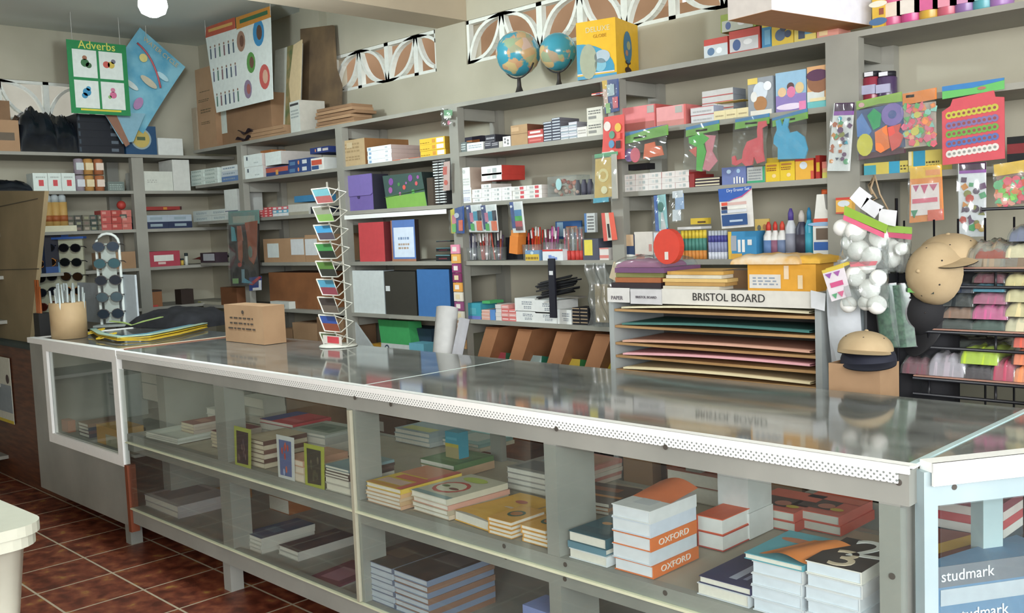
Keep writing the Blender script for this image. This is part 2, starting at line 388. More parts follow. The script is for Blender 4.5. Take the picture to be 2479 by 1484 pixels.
# wooden strip across the top
a, c = onz(300, 849, CZ), onz(622, 809, CZ)
P(MB().box(-4.72, -4.69, CF + .022, CBK, CZ - .01, CZ + .003, M('8a5a44', .5)), 'wooden_strip')
P(MB().box(-4.728, -4.718, CF + .022, CBK, CZ, CZ + .005, M('d8d0b8', .4)), 'white_strip')
# ---- right-hand counter, turning the corner
dr = (onz(2479, 1108, CZ) - onz(2230, 1135, CZ)); ang = math.atan2(dr.y, dr.x)
rc = thing('display_counter', 'second glass counter turning the corner at the right, pale blue in the daylight', 'counter', (-.80, 1.945, 0), ang)
def R_(mb, name): return mb.build(name, rc)
COUNTB = mix_mat('counter_daylit_paint', '8fa3a8', 'a4b4b6', 3.5, .3, .7, .45)  # pale blue of the daylight put into the corner counter's paint colour
ca, sa = math.cos(ang), math.sin(ang)
def wedge(z0, z1, mat, d0=.03, L=1.3):   # shelf filling the wedge between the two counters (local coordinates)
    w = lambda x, y: (x, y)
    bx = lambda x: (x * ca + .013) / sa     # local depth at which world X = -.813
    p = [(.03, d0), (L, d0), (L, bx(L)), (.03, max(d0 + .01, bx(.03)))]
    return MB().add([(x, y, z) for z in (z0, z1) for x, y in p], [(3, 2, 1, 0), (4, 5, 6, 7), (0, 1, 5, 4), (1, 2, 6, 5), (2, 3, 7, 6), (3, 0, 4, 7)], mat)
R_(MB().box(.0, 1.3, 0, .03, .90, .972, COUNTB), 'top_rail')
R_(MB().box(.012, 1.3, -.012, .03, .972, .992, WHITE).box(.012, 1.3, -.014, -.008, .945, .992, WHITE), 'top_trim')
R_(MB().box(.0, .032, .0, .03, 0, .90, COUNTB), 'upright')
R_(MB().box(.22, .27, .10, .14, 0, .90, COUNTB), 'upright')
R_(MB().box(1.25, 1.3, .0, .03, 0, .90, COUNTB), 'upright')
R_(wedge(.545, .575, COUNTB), 'middle_shelf')
R_(wedge(.145, .2, COUNTB), 'bottom_shelf')
R_(MB().box(.03, 1.25, .0, .028, .145, .21, COUNTB), 'bottom_rail')
R_(MB().box(.035, 1.25, -.006, -.002, .2, .9, GLASS), 'front_glass')
R_(wedge(.979, .985, GLASS_TOP, .022), 'top_glass')
R_(MB().disc(.07, .935, .006, -.001, M('4a4640')), 'screw')
# ================================================================ builders for the goods
rnd = random.Random(11)
def frame_rot(fr): return 0 if fr == 'B' else math.pi / 2
def wloc(fr, off, u, z): return Vector((u, off, z)) if fr == 'B' else Vector((off, u, z))
def zat(fr, off, px, py): return (ony if fr == 'B' else onx)(px, py, off).z
def decals(mb, w, h, dec, y=0):
    """printed patches on the front face (x from -w/2, z from 0)"""
    for j, e in enumerate(dec):
        y -= .0004
        if e[0] == 'o': mb.disc((e[1] - .5) * w, e[2] * h, e[3] * h, y, e[5], rz=e[4] * h)
        elif e[0] == 'T':
            _, u0, v0, u1, v1, c, n = e; lh = (v1 - v0) / n
            for i in range(n):
                u = u0
                while u < u1 - .02:
                    l = min(u1 - u, rnd.uniform(.05, .2) * (u1 - u0) + .02)
                    mb.box((u - .5) * w, (u + l - .5) * w, y - .0005, y, (v0 + lh * (i + .2)) * h, (v0 + lh * (i + .7)) * h, c); u += l + .03
        else:
            u0, v0, u1, v1, c = e
            mb.box((u0 - .5) * w, (u1 - .5) * w, y - .0006, y, v0 * h, v1 * h, c)
    return mb
def box_mesh(w, d, h, col, dec=(), side=None, top=None, lid=False):
    mb = MB().box(-w / 2, w / 2, 0, d, 0, h, col, side=side, top=top)
    if lid: mb.box(-w / 2 - .0005, w / 2 + .0005, -.0005, d, h * .72, h * .722, '555555')
    return decals(mb, w, h, dec)
def size(fr, off, zs, px0, px1, pyt):
    u0, u1 = u_at(fr, off, zs, px0), u_at(fr, off, zs, px1)
    pm = (px0 + px1) / 2
    return u0, u1, zat(fr, off, pm, pyt) - zs
def pack(name, label, cat, fr, zs, px0, px1, pyt, d, col, dec=(), side=None, top=None, group=None, off=None, rz=0, parts=None):
    if off is None: off = YF + .015 if fr == 'B' else XF - .015
    u0, u1, h = size(fr, off, zs, px0, px1, pyt)
    o = box_mesh(u1 - u0, d, h, col, dec, side, top).build(name, loc=wloc(fr, off, (u0 + u1) / 2, zs), rz=frame_rot(fr) + rz)
    return tag(o, label, cat, group)
def stack(name, lab, cat, fr, zs, px0, px1, ncol, pyt, rows, d, cols, dec=(), side=None, group=None, off=None, jitter=.004, top=None):
    """rows: count per column (list) or int; cols: colour or list per row; lab(col,row,n) gives the label"""
    if off is None: off = YF + .015 if fr == 'B' else XF - .015
    u0, u1, h = size(fr, off, zs, px0, px1, pyt)
    if isinstance(rows, int): rows = [rows] * ncol
    group = group or (lab.group if sum(rows) > 1 else None)
    w = (u1 - u0) / ncol; hh = h / max(rows); cache = {}
    for c in range(ncol):
        for r in range(rows[c]):
            k = r % len(cols) if isinstance(cols, list) else 0
            if k not in cache:
                o = box_mesh(w - .001, d, hh - .0006, cols[k] if isinstance(cols, list) else cols, dec[k] if dec and isinstance(dec[0], list) else dec, side, top).build(name); cache[k] = o
                first = True
            else: o = cache[k].copy(); sc.collection.objects.link(o)
            o.location = wloc(fr, off + rnd.uniform(0, jitter) * (1 if fr == 'B' else -1), u0 + w * (c + .5), zs + hh * r); o.rotation_euler = (0, 0, frame_rot(fr))
            tag(o, lab(c, r, rows[c]), cat, group)
def P_(c, r, n, nc, base, where):
    """position words inside a block of stacked goods"""
    col = '' if nc == 1 else (['left', 'right'] if nc == 2 else ['left', 'middle', 'right'] if nc == 3 else
          ['leftmost', 'mid-left', 'mid-right', 'rightmost'] if nc == 4 else ['leftmost', 'mid-left', 'middle', 'mid-right', 'rightmost'])[c] + ' column, '
    if n == 1: return f'{base} {where}, {col[:-2]}' if col else f'{base} {where}'
    row = 'top' if r == n - 1 else 'bottom' if r == 0 else 'middle' if n == 3 else ORD[r] + ' up'
    return f'{base} {where}, {col}{row}'
class L_:
    def __init__(s, nc, base, where): s.a = (nc, base, where); s.group = f'{base} {where}'
    def __call__(s, c, r, n): return P_(c, r, n, *s.a)
# ================================================================ back shelving, bay by bay
W1 = 'e6ebe8'
# --- second shelf (z 1.912), corner bay between left wall and first upright
z = ZS[1]
stack('carton_small', L_(2, 'pale green-white paper carton', 'in the corner bay'), 'carton', 'B', z, 463, 527, 2, 409, 4, .2, 'cfdcd4', [('T', .1, .3, .8, .8, '8fa39a', 2)], group='pale cartons in the shelf corner', top='c9c8c0')
stack('carton_small', L_(1, 'white and blue carton', 'beside the first upright in the corner bay'), 'carton', 'B', z, 537, 577, 1, 400, 3, .16, ['5f7fae', 'c2cdd4', 'dde6e4'], [('T', .1, .3, .8, .8, '90a3b0', 1)], side='a08f5a')
pack('white_carton', 'wide plain white carton on the corner end of the left shelving', 'carton', 'L', ZL[1], 342, 420, 415, .25, 'c9ccc0', [('T', .2, .4, .5, .6, 'a8aaa0', 2)], side='b8bab0')
pack('white_carton', 'tall plain white carton in the corner between the two shelvings', 'carton', 'L', ZL[1], 421, 462, 387, .22, 'c9cac2', [], off=XF - .02)
# bay 1 (580 - 820), z 1.912
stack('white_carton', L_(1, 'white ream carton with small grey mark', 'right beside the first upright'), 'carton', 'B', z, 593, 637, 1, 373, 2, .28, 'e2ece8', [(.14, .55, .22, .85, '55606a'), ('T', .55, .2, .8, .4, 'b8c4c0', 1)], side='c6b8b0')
pack('orange_carton', 'orange-brown flattened carton showing above the white ream cartons', 'carton', 'B', z, 600, 660, 366, .12, 'b0703c', off=YF + .16)
pack('wrapped_ream', 'orange and navy wrapped ream beside the white cartons', 'ream', 'B', z, 645, 698, 403, .26, 'b55a48', [(0, .0, 1, .42, '2f3f70'), (.45, .1, .56, .65, 'd09a50'), (.0, .93, 1, 1, '35457a')], side='35457a')
pack('white_carton', 'white ream carton lying on the orange and navy ream', 'carton', 'B', z, 645, 683, 367, .32, 'e0ebe6', [], side='bdb6ae', off=YF + .02)
bpy.data.objects[-1] if 0 else None
o = [x for x in sc.objects if x.get('label', '').startswith('white ream carton lying')][0]
hb = zat('B', YF + .02, 664, 399) - z
o.location.z += hb; o.scale.z = (zat('B', YF + .02, 664, 367) - z - hb) / (zat('B', YF + .02, 664, 367) - z)
NAV = '2e4678'
stack('navy_ream', L_(1, 'navy ream with orange disc', 'beside the orange and navy ream'), 'ream', 'B', z, 699, 753, 1, 384, 2, .25, NAV, [('o', .45, .5, .22, .3, 'd08a60'), (.62, .25, .82, .8, 'c9cfd0'), (.05, .2, .3, .7, '55789c')], side=NAV)
pack('picture_ream', 'white boxed ream with red and blue picture beside the second upright', 'ream', 'B', z, 754, 785, 382, .25, 'dcdcd6', [(.05, .45, .85, .85, 'c25540'), (.05, .1, .6, .4, '33507e'), (.65, .15, .9, .4, 'cfd2cc')], side='c8cac4')
o = pack('navy_ream', 'navy ream with orange disc lying on the boxed picture ream', 'ream', 'B', z + .107, 751, 795, 356, .25, '26356a', [('o', .3, .5, .16, .26, 'd08a60'), (.42, .3, .62, .85, 'd5dadb'), (.7, .3, 1, .7, 'b9b4b0')], side='26356a')
# bay 2 (820 - 1090), z 1.912
pack('kraft_carton', 'kraft carton with stamped print at the left of the third bay', 'carton', 'B', z, 821, 885, 338, .34, 'b39c76', [('T', .2, .5, .8, .9, '9a8460', 3), ('T', .15, .2, .8, .4, '9a8460', 2), (.35, .7, .55, .9, 'bfae8c')], side='8a6038')
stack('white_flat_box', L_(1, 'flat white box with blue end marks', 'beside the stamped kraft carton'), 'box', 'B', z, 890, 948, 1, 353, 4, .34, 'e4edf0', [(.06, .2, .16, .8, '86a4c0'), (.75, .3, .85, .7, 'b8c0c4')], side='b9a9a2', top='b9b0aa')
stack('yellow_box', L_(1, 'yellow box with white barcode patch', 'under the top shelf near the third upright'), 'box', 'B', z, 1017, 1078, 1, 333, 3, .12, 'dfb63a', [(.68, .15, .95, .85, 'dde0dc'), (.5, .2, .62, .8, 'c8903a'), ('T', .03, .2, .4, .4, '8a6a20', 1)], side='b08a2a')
pack('orange_folder', 'thin orange folder lying between flat white boxes and yellow boxes', 'folder', 'B', z, 950, 1016, 384, .2, 'd0603a', [(.3, .1, .6, .9, 'd8c8b0')])
# bay 3 (1100 - 1480), z 1.912
pack('grey_box', 'small grey box with white print just right of the third upright', 'box', 'B', z, 1107, 1130, 345, .12, '66706e', [('T', .1, .2, .9, .9, 'c0c8c4', 3)])
pack('white_flat_box', 'flat white box beside the small grey box', 'box', 'B', z, 1131, 1170, 345, .12, 'dcdfd8', [('T', .1, .3, .9, .8, '9aa8b0', 2)])
pack('open_tray', 'dark open tray with orange lining behind the flat white box', 'tray', 'B', z, 1116, 1168, 331, .1, '2a2838', [(.3, .3, .9, .8, 'a5683c')], off=YF + .15)
pack('black_box', 'black box with white lines behind the small dark boxes', 'box', 'B', z, 1176, 1200, 326, .12, '2c2c34', [('T', .1, .4, .9, .9, 'a0a0a4', 2)], off=YF + .05)
for i, (a, c, col) in enumerate(((1174, 1190, '34343e'), (1190, 1207, '3a3a42'))):
    pack('black_box', ['left small black box in front of the taller black box', 'right small black box in front of the taller black box'][i], 'box', 'B', z, a, c, 343, .035, col, [('T', .1, .4, .9, .9, 'b0b0b4', 2)])
pack('pale_box', 'tiny pale box beside the small black boxes', 'box', 'B', z, 1208, 1217, 342, .06, 'b8b4a8')
pack('dispenser_box', 'small white box with grey spots left of the brown box', 'box', 'B', z, 1218, 1236, 330, .1, 'dcdcd6', [('o', .3, .75, .12, .12, '777777'), ('o', .3, .45, .12, .12, '777777'), ('o', .7, .6, .12, .12, '777777'), ('o', .7, .3, .12, .12, '777777')])
pack('brown_box', 'wide light brown carton with a second layer on top', 'box', 'B', z, 1238, 1278, 302, .26, 'a98a62', [(.0, .55, 1, .57, '7c6040'), (.05, .7, .5, .9, 'c0a078')], side='6e4430')
pack('red_label_box', 'red and white box beside the light brown carton', 'box', 'B', z, 1279, 1315, 314, .15, 'b34a44', [(0, .45, 1, .6, 'e0dcd4'), (.15, .75, .85, .9, 'e6d8d0'), (.1, .15, .9, .3, 'c87068')])
stack('striped_box', L_(2, 'small black and silver striped box', 'on the second shelf'), 'box', 'B', z, 1316, 1357, 2, 286, [7, 8], .14, '3a3f4e', [(.05, .45, .95, .85, 'c5ccd2')], group='striped lead boxes', side='6c6a70')
stack('striped_box', L_(2, 'small blue-grey and white box', 'right of the black and silver block'), 'box', 'B', z, 1357, 1397, 2, 296, [5, 6], .13, ['9aa6ae', 'c4c4cc'], [(.05, .1, .9, .4, 'e0e2e2')], side='8c8a90')
pack('white_box', 'small white box right of the blue-grey block', 'box', 'B', z, 1398, 1421, 307, .12, 'dcdad2', [('T', .1, .3, .9, .8, 'b0aca4', 2)])
stack('printed_carton', L_(1, 'cream carton printed with grey lines', 'beside the fourth upright'), 'carton', 'B', z, 1422, 1460, 1, 259, 2, .16, 'd4d2c4', [('T', .1, .5, .9, .85, '70706a', 2), (.1, .2, .6, .4, '8a8a84')])
pack('red_white_box', 'red and white box topping the cream printed cartons', 'box', 'B', z + .195, 1432, 1463, 229, .12, 'cf4a38', [(0, .5, 1, 1, 'e4dccc'), (.35, .35, .7, .85, '4a4a80')])
# bay 4 (1500 - 2030), z 1.912
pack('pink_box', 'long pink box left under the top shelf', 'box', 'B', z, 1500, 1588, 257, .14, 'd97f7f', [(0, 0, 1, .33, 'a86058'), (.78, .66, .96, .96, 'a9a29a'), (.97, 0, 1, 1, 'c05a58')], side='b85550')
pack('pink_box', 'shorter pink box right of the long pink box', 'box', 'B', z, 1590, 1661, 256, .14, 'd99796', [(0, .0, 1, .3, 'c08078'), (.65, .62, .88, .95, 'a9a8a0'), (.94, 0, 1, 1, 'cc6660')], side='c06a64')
stack('chalk_box', L_(1, 'white box with red line', 'left of the cream little boxes on the second shelf'), 'box', 'B', z, 1672, 1728, 1, 257, 2, .14, 'c8c8c8', [(0, .9, 1, 1, 'b86a6a'), ('T', .1, .2, .9, .6, 'a8a8a8', 1)], side='98a0b4')
stack('chalk_box', L_(2, 'white box with red line', 'standing high behind the yellow lids'), 'box', 'B', z, 1700, 1776, 2, 216, 5, .1, 'c6c6c2', [(0, .0, 1, .15, 'b8605c')], off=YF + .09, side='9aa2ac')
stack('cream_box', L_(3, 'small cream box with dark letters', 'left of the game boxes'), 'box', 'B', z, 1728, 1812, 3, 264, 1, .08, 'd8cca0', [('T', .15, .3, .85, .6, 'a89a78', 1)])
stack('yellow_lid_box', L_(3, 'small yellow box', 'on top of the cream row'), 'box', 'B', z + .075, 1728, 1800, 3, 245, 1, .07, 'd6ba64', [], off=YF + .03)
def art(name, label, px0, px1, pyt, base, shapes, zs=z, off=None, side=None, d=.05):
    return pack(name, label, 'game box', 'B', zs, px0, px1, pyt, d, base, shapes, off=off, side=side)
art('toy_box', 'boxed game with grey and white picture and yellow corner, leftmost of three', 1812, 1872, 187, '8f959a', [('o', .5, .62, .22, .26, 'c8d2da'), ('o', .5, .3, .2, .2, 'a5764a'), (.0, .84, .4, 1, 'd8c060'), (.1, .0, .95, .13, 'd6d4c8'), ('o', .25, .5, .1, .14, 'd8d8d2'), ('o', .8, .75, .12, .12, 'e0e6ea')])
art('puzzle_box', 'blue and pink puzzle box, middle of the three game boxes', 1879, 1952, 172, '8fb4cc', [(0, 0, 1, .42, '8878b0'), ('o', .5, .62, .1, .1, '5c4240'), ('o', .52, .48, .12, .14, 'd0789c'), ('o', .22, .5, .12, .12, 'd8b890'), ('o', .8, .56, .12, .14, 'd0b888'), ('o', .5, .12, .4, .08, 'dccfe0'), (.78, .0, 1, .22, 'd880a8')])
art('puzzle_box', 'orange puzzle box with purple badge, rightmost of the three game boxes', 1955, 2031, 157, 'cfa070', [(0, 0, 1, .16, '6ab4b4'), (0, .16, .55, .4, 'c9cfca'), ('o', .38, .62, .3, .26, '8a5f44'), ('o', .33, .78, .28, .14, '56344e'), ('o', .8, .6, .08, .07, '5878a0'), ('o', .8, .36, .12, .12, '7ca0b8'), ('o', .85, .9, .1, .07, '75508a'), (.1, .16, .6, .24, 'd8caa0')])
# --- third shelf (z 1.642)
z = ZS[2]
pack('white_carton', 'white carton standing by the first upright on the third shelf', 'carton', 'B', z - .02, 547, 578, 458, .2, 'd2d8d2', [(0, .33, 1, .36, '6c7486')], side='b0b2ac')
stack('tool_box', L_(2, 'pale box with line drawing', 'behind the hanging blister cards'), 'box', 'B', z, 468, 552, 2, 508, 2, .2, 'c8d2cc', [('T', .2, .3, .8, .7, '8ea0a8', 2)], top='8a93a4')
stack('navy_box', L_(2, 'navy box with grey label', 'in the corner under the red boxes'), 'box', 'L', ZL[2], 350, 466, 2, 520, 2, .22, ['222c48', '9fabb4'], [(.25, .3, .75, .7, '8a9aa0')])
pack('red_box', 'long dark red box with yellow mark on the navy boxes', 'box', 'L', ZL[2] + .135, 350, 440, 500, .18, '8a2c26', [(.5, .1, .6, .8, 'b87a30'), (.95, 0, 1, 1, '3a1a1a')])
stack('red_small_box', L_(3, 'small red box with pale face', 'beside the first upright'), 'box', 'B', z, 628, 660, 3, 502, [3, 4, 4], .16, 'c04c50', [(.25, .25, .75, .75, 'e0b8b0')])
stack('mixed_small_box', L_(3, 'small white, red and blue box', 'in the block behind the card spinner'), 'box', 'B', z, 660, 697, 3, 500, 3, .16, ['c8d0d2', '5fa0b8', 'c86a70'], [(.2, .2, .8, .8, 'd8d8d4')])
pack('white_carton', 'long white box lying between the red boxes and the card spinner', 'carton', 'B', z, 699, 748, 494, .16, 'b9b9b0', [(0, 0, 1, .3, '9a9786')])
pack('black_tray', 'black tray standing behind the card spinner', 'tray', 'B', z, 753, 783, 500, .16, '22252e', top='a06a40')
pack('blue_folder', 'blue folder lying on the white box near the card spinner', 'folder', 'B', z + .125, 712, 775, 488, .12, '3a78a0', off=YF + .06)
# organisers, bay 3rd shelf
def organiser():
    u0, u1, h = size('B', YF + .03, z, 838, 905, 424)
    t = thing('expanding_file', 'purple expanding file with a flap standing on the third shelf', 'file', wloc('B', YF + .03, (u0 + u1) / 2, z)); w = u1 - u0
    MB().box(-w / 2, w / 2, 0, .12, 0, h, '6f5f9c', side='2c2c38').build('case', t)
    MB().prism([(-w / 2, h * .47), (-w / 2 + .02, h * .42), (w / 2 - .02, h * .42), (w / 2, h * .47), (w / 2, h + .003), (-w / 2, h + .003)], -.006, -.001, '7768a6').build('flap', t)
    MB().disc(0, h * .40, .014, -.004, '3a3358').build('button', t)
organiser()
u0, u1, h = size('B', YF + .04, z, 930, 1035, 420)
t = thing('expanding_file', 'flowered expanding file in green and purple beside the plain purple one', 'file', wloc('B', YF + .04, (u0 + u1) / 2, z)); w = u1 - u0
mb = MB().prism([(-w / 2 + .03, 0), (w / 2, 0), (w / 2 - .04, h), (-w / 2, h)], 0, .10, '3f5650', side='25302e')
T = Matrix.Translation((0, -.0008, 0))
mb.prism([(-w / 2 + .03, 0), (w / 2 - .005, 0), (w / 2 - .02, h * .42), (-w / 2 + .02, h * .35)], -.001, 0, '7aa84e')
for cx, cz, r, c in ((-.3, .8, .14, '7f4f96'), (-.32, .55, .12, '9a5a98'), (0, .6, .09, 'd05a50'), (.28, .68, .08, 'c85a60'), (.15, .85, .13, '7f4f96'), (-.1, .42, .07, 'b0689a'), (.2, .45, .09, '559a50'), (.05, .72, .05, '9a6aa8'), (-.12, .7, .07, '4c8a4a'), (.32, .86, .07, '9a5a98')):
    mb.disc(cx * w, cz * h, r * h * .8, -.0015, c, 10)
mb.build('case', t); MB().tube([(-w / 2 + .02, -.004, h * .35), (w / 2 - .02, -.004, h * .5)], .002, '3f6a38').build('elastic', t)
for i, (a, c) in enumerate(((1052, 1063), (1066, 1078))):
    t0 = thing('spiral_notebook', ['left spiral notebook showing its coil beside the third upright', 'right spiral notebook showing its coil beside the third upright'][i], 'notebook', wloc('B', YF + .03, (u_at('B', YF + .03, z, a) + u_at('B', YF + .03, z, c)) / 2, z))
    MB().box(-.012, .012, .012, .17, 0, .25, '3a3c3c').build('cover', t0)
    cb = MB()
    for k in range(16): cb.box(-.02, .02, .0, .012, .012 + k * .015, .019 + k * .015, 'cfd4d2')
    cb.build('coil', t0)
pack('binder_spine', 'dark binder standing behind the spiral notebooks', 'binder', 'B', z, 1036, 1050, 430, .2, '4a3f34')
# white label strip on shelf edge
a, c = ony(836, 537, YF), ony(1082, 520, YF)
tag(MB().box(a.x, c.x, YF - .006, YF - .001, 1.592, 1.617, WHITE).build('label_strip'), 'white plastic label strip along the shelf edge above the red file', 'strip')
# bay 3rd shelf 1110..1480 : white cartons
pack('white_carton', 'tall white printed carton right of the third upright, lower of two', 'carton', 'B', z, 1112, 1142, 455, .16, 'd9dcd8', [('T', .1, .1, .9, .4, '9aa0c0', 3), ('T', .1, .6, .9, .9, 'b0b4c0', 2)], side='b8a898')
hb = zat('B', YF + .015, 1126, 455)
pack('white_carton', 'tall white printed carton right of the third upright, upper of two', 'carton', 'B', hb, 1110, 1139, 406, .16, 'd9dcd6', [('o', .5, .8, .1, .1, 'b8bcb8'), ('T', .1, .1, .9, .5, 'c0c4c0', 3)], side='b8a898', off=YF + .015)
SL = [(.55, .25, .75, .75, 'a9b0ae'), (.3, .3, .45, .7, 'c2c6c4')]
stack('slim_box', L_(4, 'slim white box with grey stamp', 'in the wide white block'), 'box', 'B', z, 1143, 1239, 4, 444, [3, 4, 3, 3], .15, 'dfe0dc', SL, group='slim white boxes', side='c8c4bc')
hb2 = zat('B', YF + .015, 1190, 456)
pack('red_sided_box', 'white box with red side on top of the slim white boxes, lower', 'box', 'B', z + .145, 1165, 1214, 437, .17, 'e0e0dc', SL, side='b83a30')
pack('red_sided_box', 'white box with red side on top of the slim white boxes, upper', 'box', 'B', z + .182, 1165, 1214, 424, .17, 'e0e0dc', SL, side='b83a30')
stack('slim_box', L_(2, 'slim white box with red square', 'right end of the wide white block'), 'box', 'B', z, 1240, 1312, 2, 449, 3, .14, 'dcdcd6', [(.55, .2, .8, .85, 'c4555a'), (.2, .25, .45, .75, 'b4b8b4')], side='c9c2ba')
# blister toys and bags (1325-1440)
t = thing('bagged_toys', 'clear bag of small coloured toys with an oval mirror left of the yellow letter pack', 'toy', ony(1345, 484, YF + .03) * 1)
t.location.z = z
MB().box(-.05, .14, 0, .10, .001, .10, BAG).build('bag', t)
mb = MB()
for i in range(26): mb.ball((rnd.uniform(-.04, .13), rnd.uniform(.01, .08), rnd.uniform(.012, .08)), rnd.uniform(.008, .014), rnd.choice(['d07a60', 'c86a50', 'b8a890', '8a5a40', 'd8b0a0', 'a03a28', 'c8a040']), 8)
tag(mb.build('toys', t), kind='stuff'); MB().disc(.03, .06, .018, -.004, '9cc4c4', rz=.028, t=.004).build('oval_mirror', t)
for i, px in enumerate((1400, 1415, 1430)):
    tag(MB().lathe([(.014, 0), (.016, .02), (.016, .05), (.009, .065), (.009, .075)], '4a4a58', 12).build('ink_bottle', loc=(u_at('B', YF + .06, z, px), YF + .06, z)), ['dark small bottle, first of three behind the bagged toys', 'dark small bottle, second of three behind the bagged toys', 'dark small bottle, third of three behind the bagged toys'][i], 'bottle')
# bay 4 third shelf
stack('slim_box', L_(5, 'slim shiny white box with grey stamp', 'under the hanging number pack'), 'box', 'B', z, 1508, 1668, 5, 417, 3, .13, ['d8d4cf', 'd4d0ca', 'd8d2cc'], SL, group='slim shiny boxes', side='a83a38')
pack('black_device', 'small black gadget lying on the slim shiny boxes', 'gadget', 'B', z + .125, 1518, 1566, 411, .06, '17171c', off=YF + .05)
stack('dark_book', L_(1, 'cream-edged dark book', 'beside the slim shiny boxes'), 'book', 'B', z, 1683, 1742, 1, 429, 3, .16, '3a3036', [(0, .3, 1, .75, 'cfc6a8')])
pack('red_folder', 'dark red folder slipped between shiny boxes and dark books', 'folder', 'B', z, 1669, 1681, 421, .15, '8a2a28')
pack('battery_pack', 'blue glittery bagged pack between the dark books and the wipes box', 'pack', 'B', z, 1748, 1806, 404, .06, '6a78a8', [('o', .3, .75, .15, .12, 'b0c8dc'), ('o', .7, .75, .12, .12, 'a0bcd4'), (.5, .05, .55, .4, 'e8e8e0'), (.62, .05, .67, .45, 'e8e8e0'), (.74, .05, .79, .4, 'e8e8e0'), (.86, .05, .91, .35, 'e8e8e0')])
pack('nail_pack', 'white and green pack of grey pins', 'pack', 'B', z, 1809, 1852, 404, .06, 'b0b4b0', [(.88, 0, 1, 1, '3f9a6c'), (0, 0, 1, .15, '3f9a70'), ('T', .1, .2, .8, .9, '8a8f90', 4)])
YB_ = [('T', .08, .55, .75, .75, '8a4a30', 2), ('o', .6, .3, .12, .1, 'e0c890'), (.1, .8, .8, .9, 'b07a3a')]
pack('crayon_box', 'yellow crayon box, left of two', 'box', 'B', z, 1854, 1888, 394, .07, 'd8b82c', YB_)
pack('crayon_box', 'yellow crayon box, right of two', 'box', 'B', z, 1889, 1924, 390, .07, 'dcbc2c', YB_)
pack('yellow_tag', 'small yellow card standing behind the left crayon box', 'card', 'B', z, 1857, 1886, 382, .004, 'd8b630', off=YF + .10)
pack('cereal_box', 'red-topped yellow box with white oval beside the crayon boxes', 'box', 'B', z, 1926, 1970, 384, .08, 'dda83c', [('o', .45, .68, .2, .18, 'd0d8dc'), (0, .9, 1, 1, 'c04038'), (.85, 0, 1, .4, 'c85040')], side='a83028')
pack('glue_box', 'red and yellow box half hidden beside the yellow box with white oval', 'box', 'B', z, 1975, 1985, 376, .06, 'a82c24', [(.2, .3, 1, .7, 'd0b030')])
pack('green_box', 'pink, yellow and green box behind the white sticker sheet', 'box', 'B', z, 1991, 2036, 390, .06, 'd8a878', [(0, 0, 1, .35, 'c8c060'), ('o', .7, .15, .16, .14, '3f9a60'), (0, .6, .3, 1, 'd88070')])
# ================================================================ top of the back shelving
z = ZS[0]
def globe(px, pytop, pybase, rpx, name_label, y, seed, tilt=.41):
    c0 = u_at('B', y, z, px); d = (Vector((c0, y, z)) - CAM).length
    r = rpx / FPX * d * 1.0
    t = thing('desk_globe', name_label, 'globe', (c0, y, z))
    zb = zat('B', y, px, pytop) - z; cz = zb - r
    m = bpy.data.materials.new('globe_map'); m.use_nodes = True; n = m.node_tree; b = n.nodes['Principled BSDF']; b.inputs['Roughness'].default_value = .18
    tc = n.nodes.new('ShaderNodeTexCoord'); mp = n.nodes.new('ShaderNodeMapping'); mp.inputs['Location'].default_value = (seed, seed * .7, 1.3); n.links.new(tc.outputs['Object'], mp.inputs[0])
    tn = n.nodes.new('ShaderNodeTexNoise'); tn.inputs['Scale'].default_value = 8; tn.inputs['Detail'].default_value = 5; n.links.new(mp.outputs[0], tn.inputs['Vector'])
    cr = n.nodes.new('ShaderNodeValToRGB'); cr.color_ramp.elements[0].position = .51; cr.color_ramp.elements[0].color = (0, 0, 0, 1); cr.color_ramp.elements[1].position = .53; n.links.new(tn.outputs['Fac'], cr.inputs[0])
    vo = n.nodes.new('ShaderNodeTexVoronoi'); vo.inputs['Scale'].default_value = 22; n.links.new(mp.outputs[0], vo.inputs['Vector'])
    hs = n.nodes.new('ShaderNodeValToRGB'); n.links.new(vo.outputs['Color'], hs.inputs[0])
    for p, h in ((0, 'c07a68'), (.35, 'c4b07c'), (.6, '8aa684'), (.85, 'b4907a')):
        e = hs.color_ramp.elements.new(p) if p else hs.color_ramp.elements[0]; e.position = p; e.color = lin(h)
    mxx = n.nodes.new('ShaderNodeMix'); mxx.data_type = 'RGBA'; n.links.new(cr.outputs[0], mxx.inputs[0]); mxx.inputs[6].default_value = lin('3f92a6'); n.links.new(hs.outputs[0], mxx.inputs[7])
    n.links.new(mxx.outputs[2], b.inputs['Base Color'])
    MB().ball((0, 0, 0), r, m, 32).build('globe_ball', t, (0, 0, cz), rot=(0, tilt, 0))
    arc = [(-(r + .008) * math.sin(a), 0, -(r + .008) * math.cos(a)) for a in [math.radians(k) for k in range(-60, 122, 8)]]
    MB().tube([(x, 0, cz + zz) for x, _, zz in arc], .004, '23211f').build('meridian_arm', t)
    k = cz - r
    MB().lathe([(r * .52, 0), (r * .5, .008), (r * .2, .016), (r * .1, k * .5), (r * .08, k * .9), (r * .16, k - .006)], '2a2523', 24).build('stand', t)
globe(1258, 73, 218, 53, 'larger blue globe on a black stand, left of the pair on the top shelf', YF + .12, 3.1)
globe(1354, 78, 204, 44, 'smaller blue globe on a black stand, beside the yellow box', YF + .14, 7.7, .2)
tag(MB().box(-.11, .11, -.01, .0, 0, .004, 'd8d4cc').build('paper_slip', loc=(u_at('B', YF + .02, z, 1350), YF + .03, z)), 'white paper slip on the shelf edge under the smaller globe', 'paper')
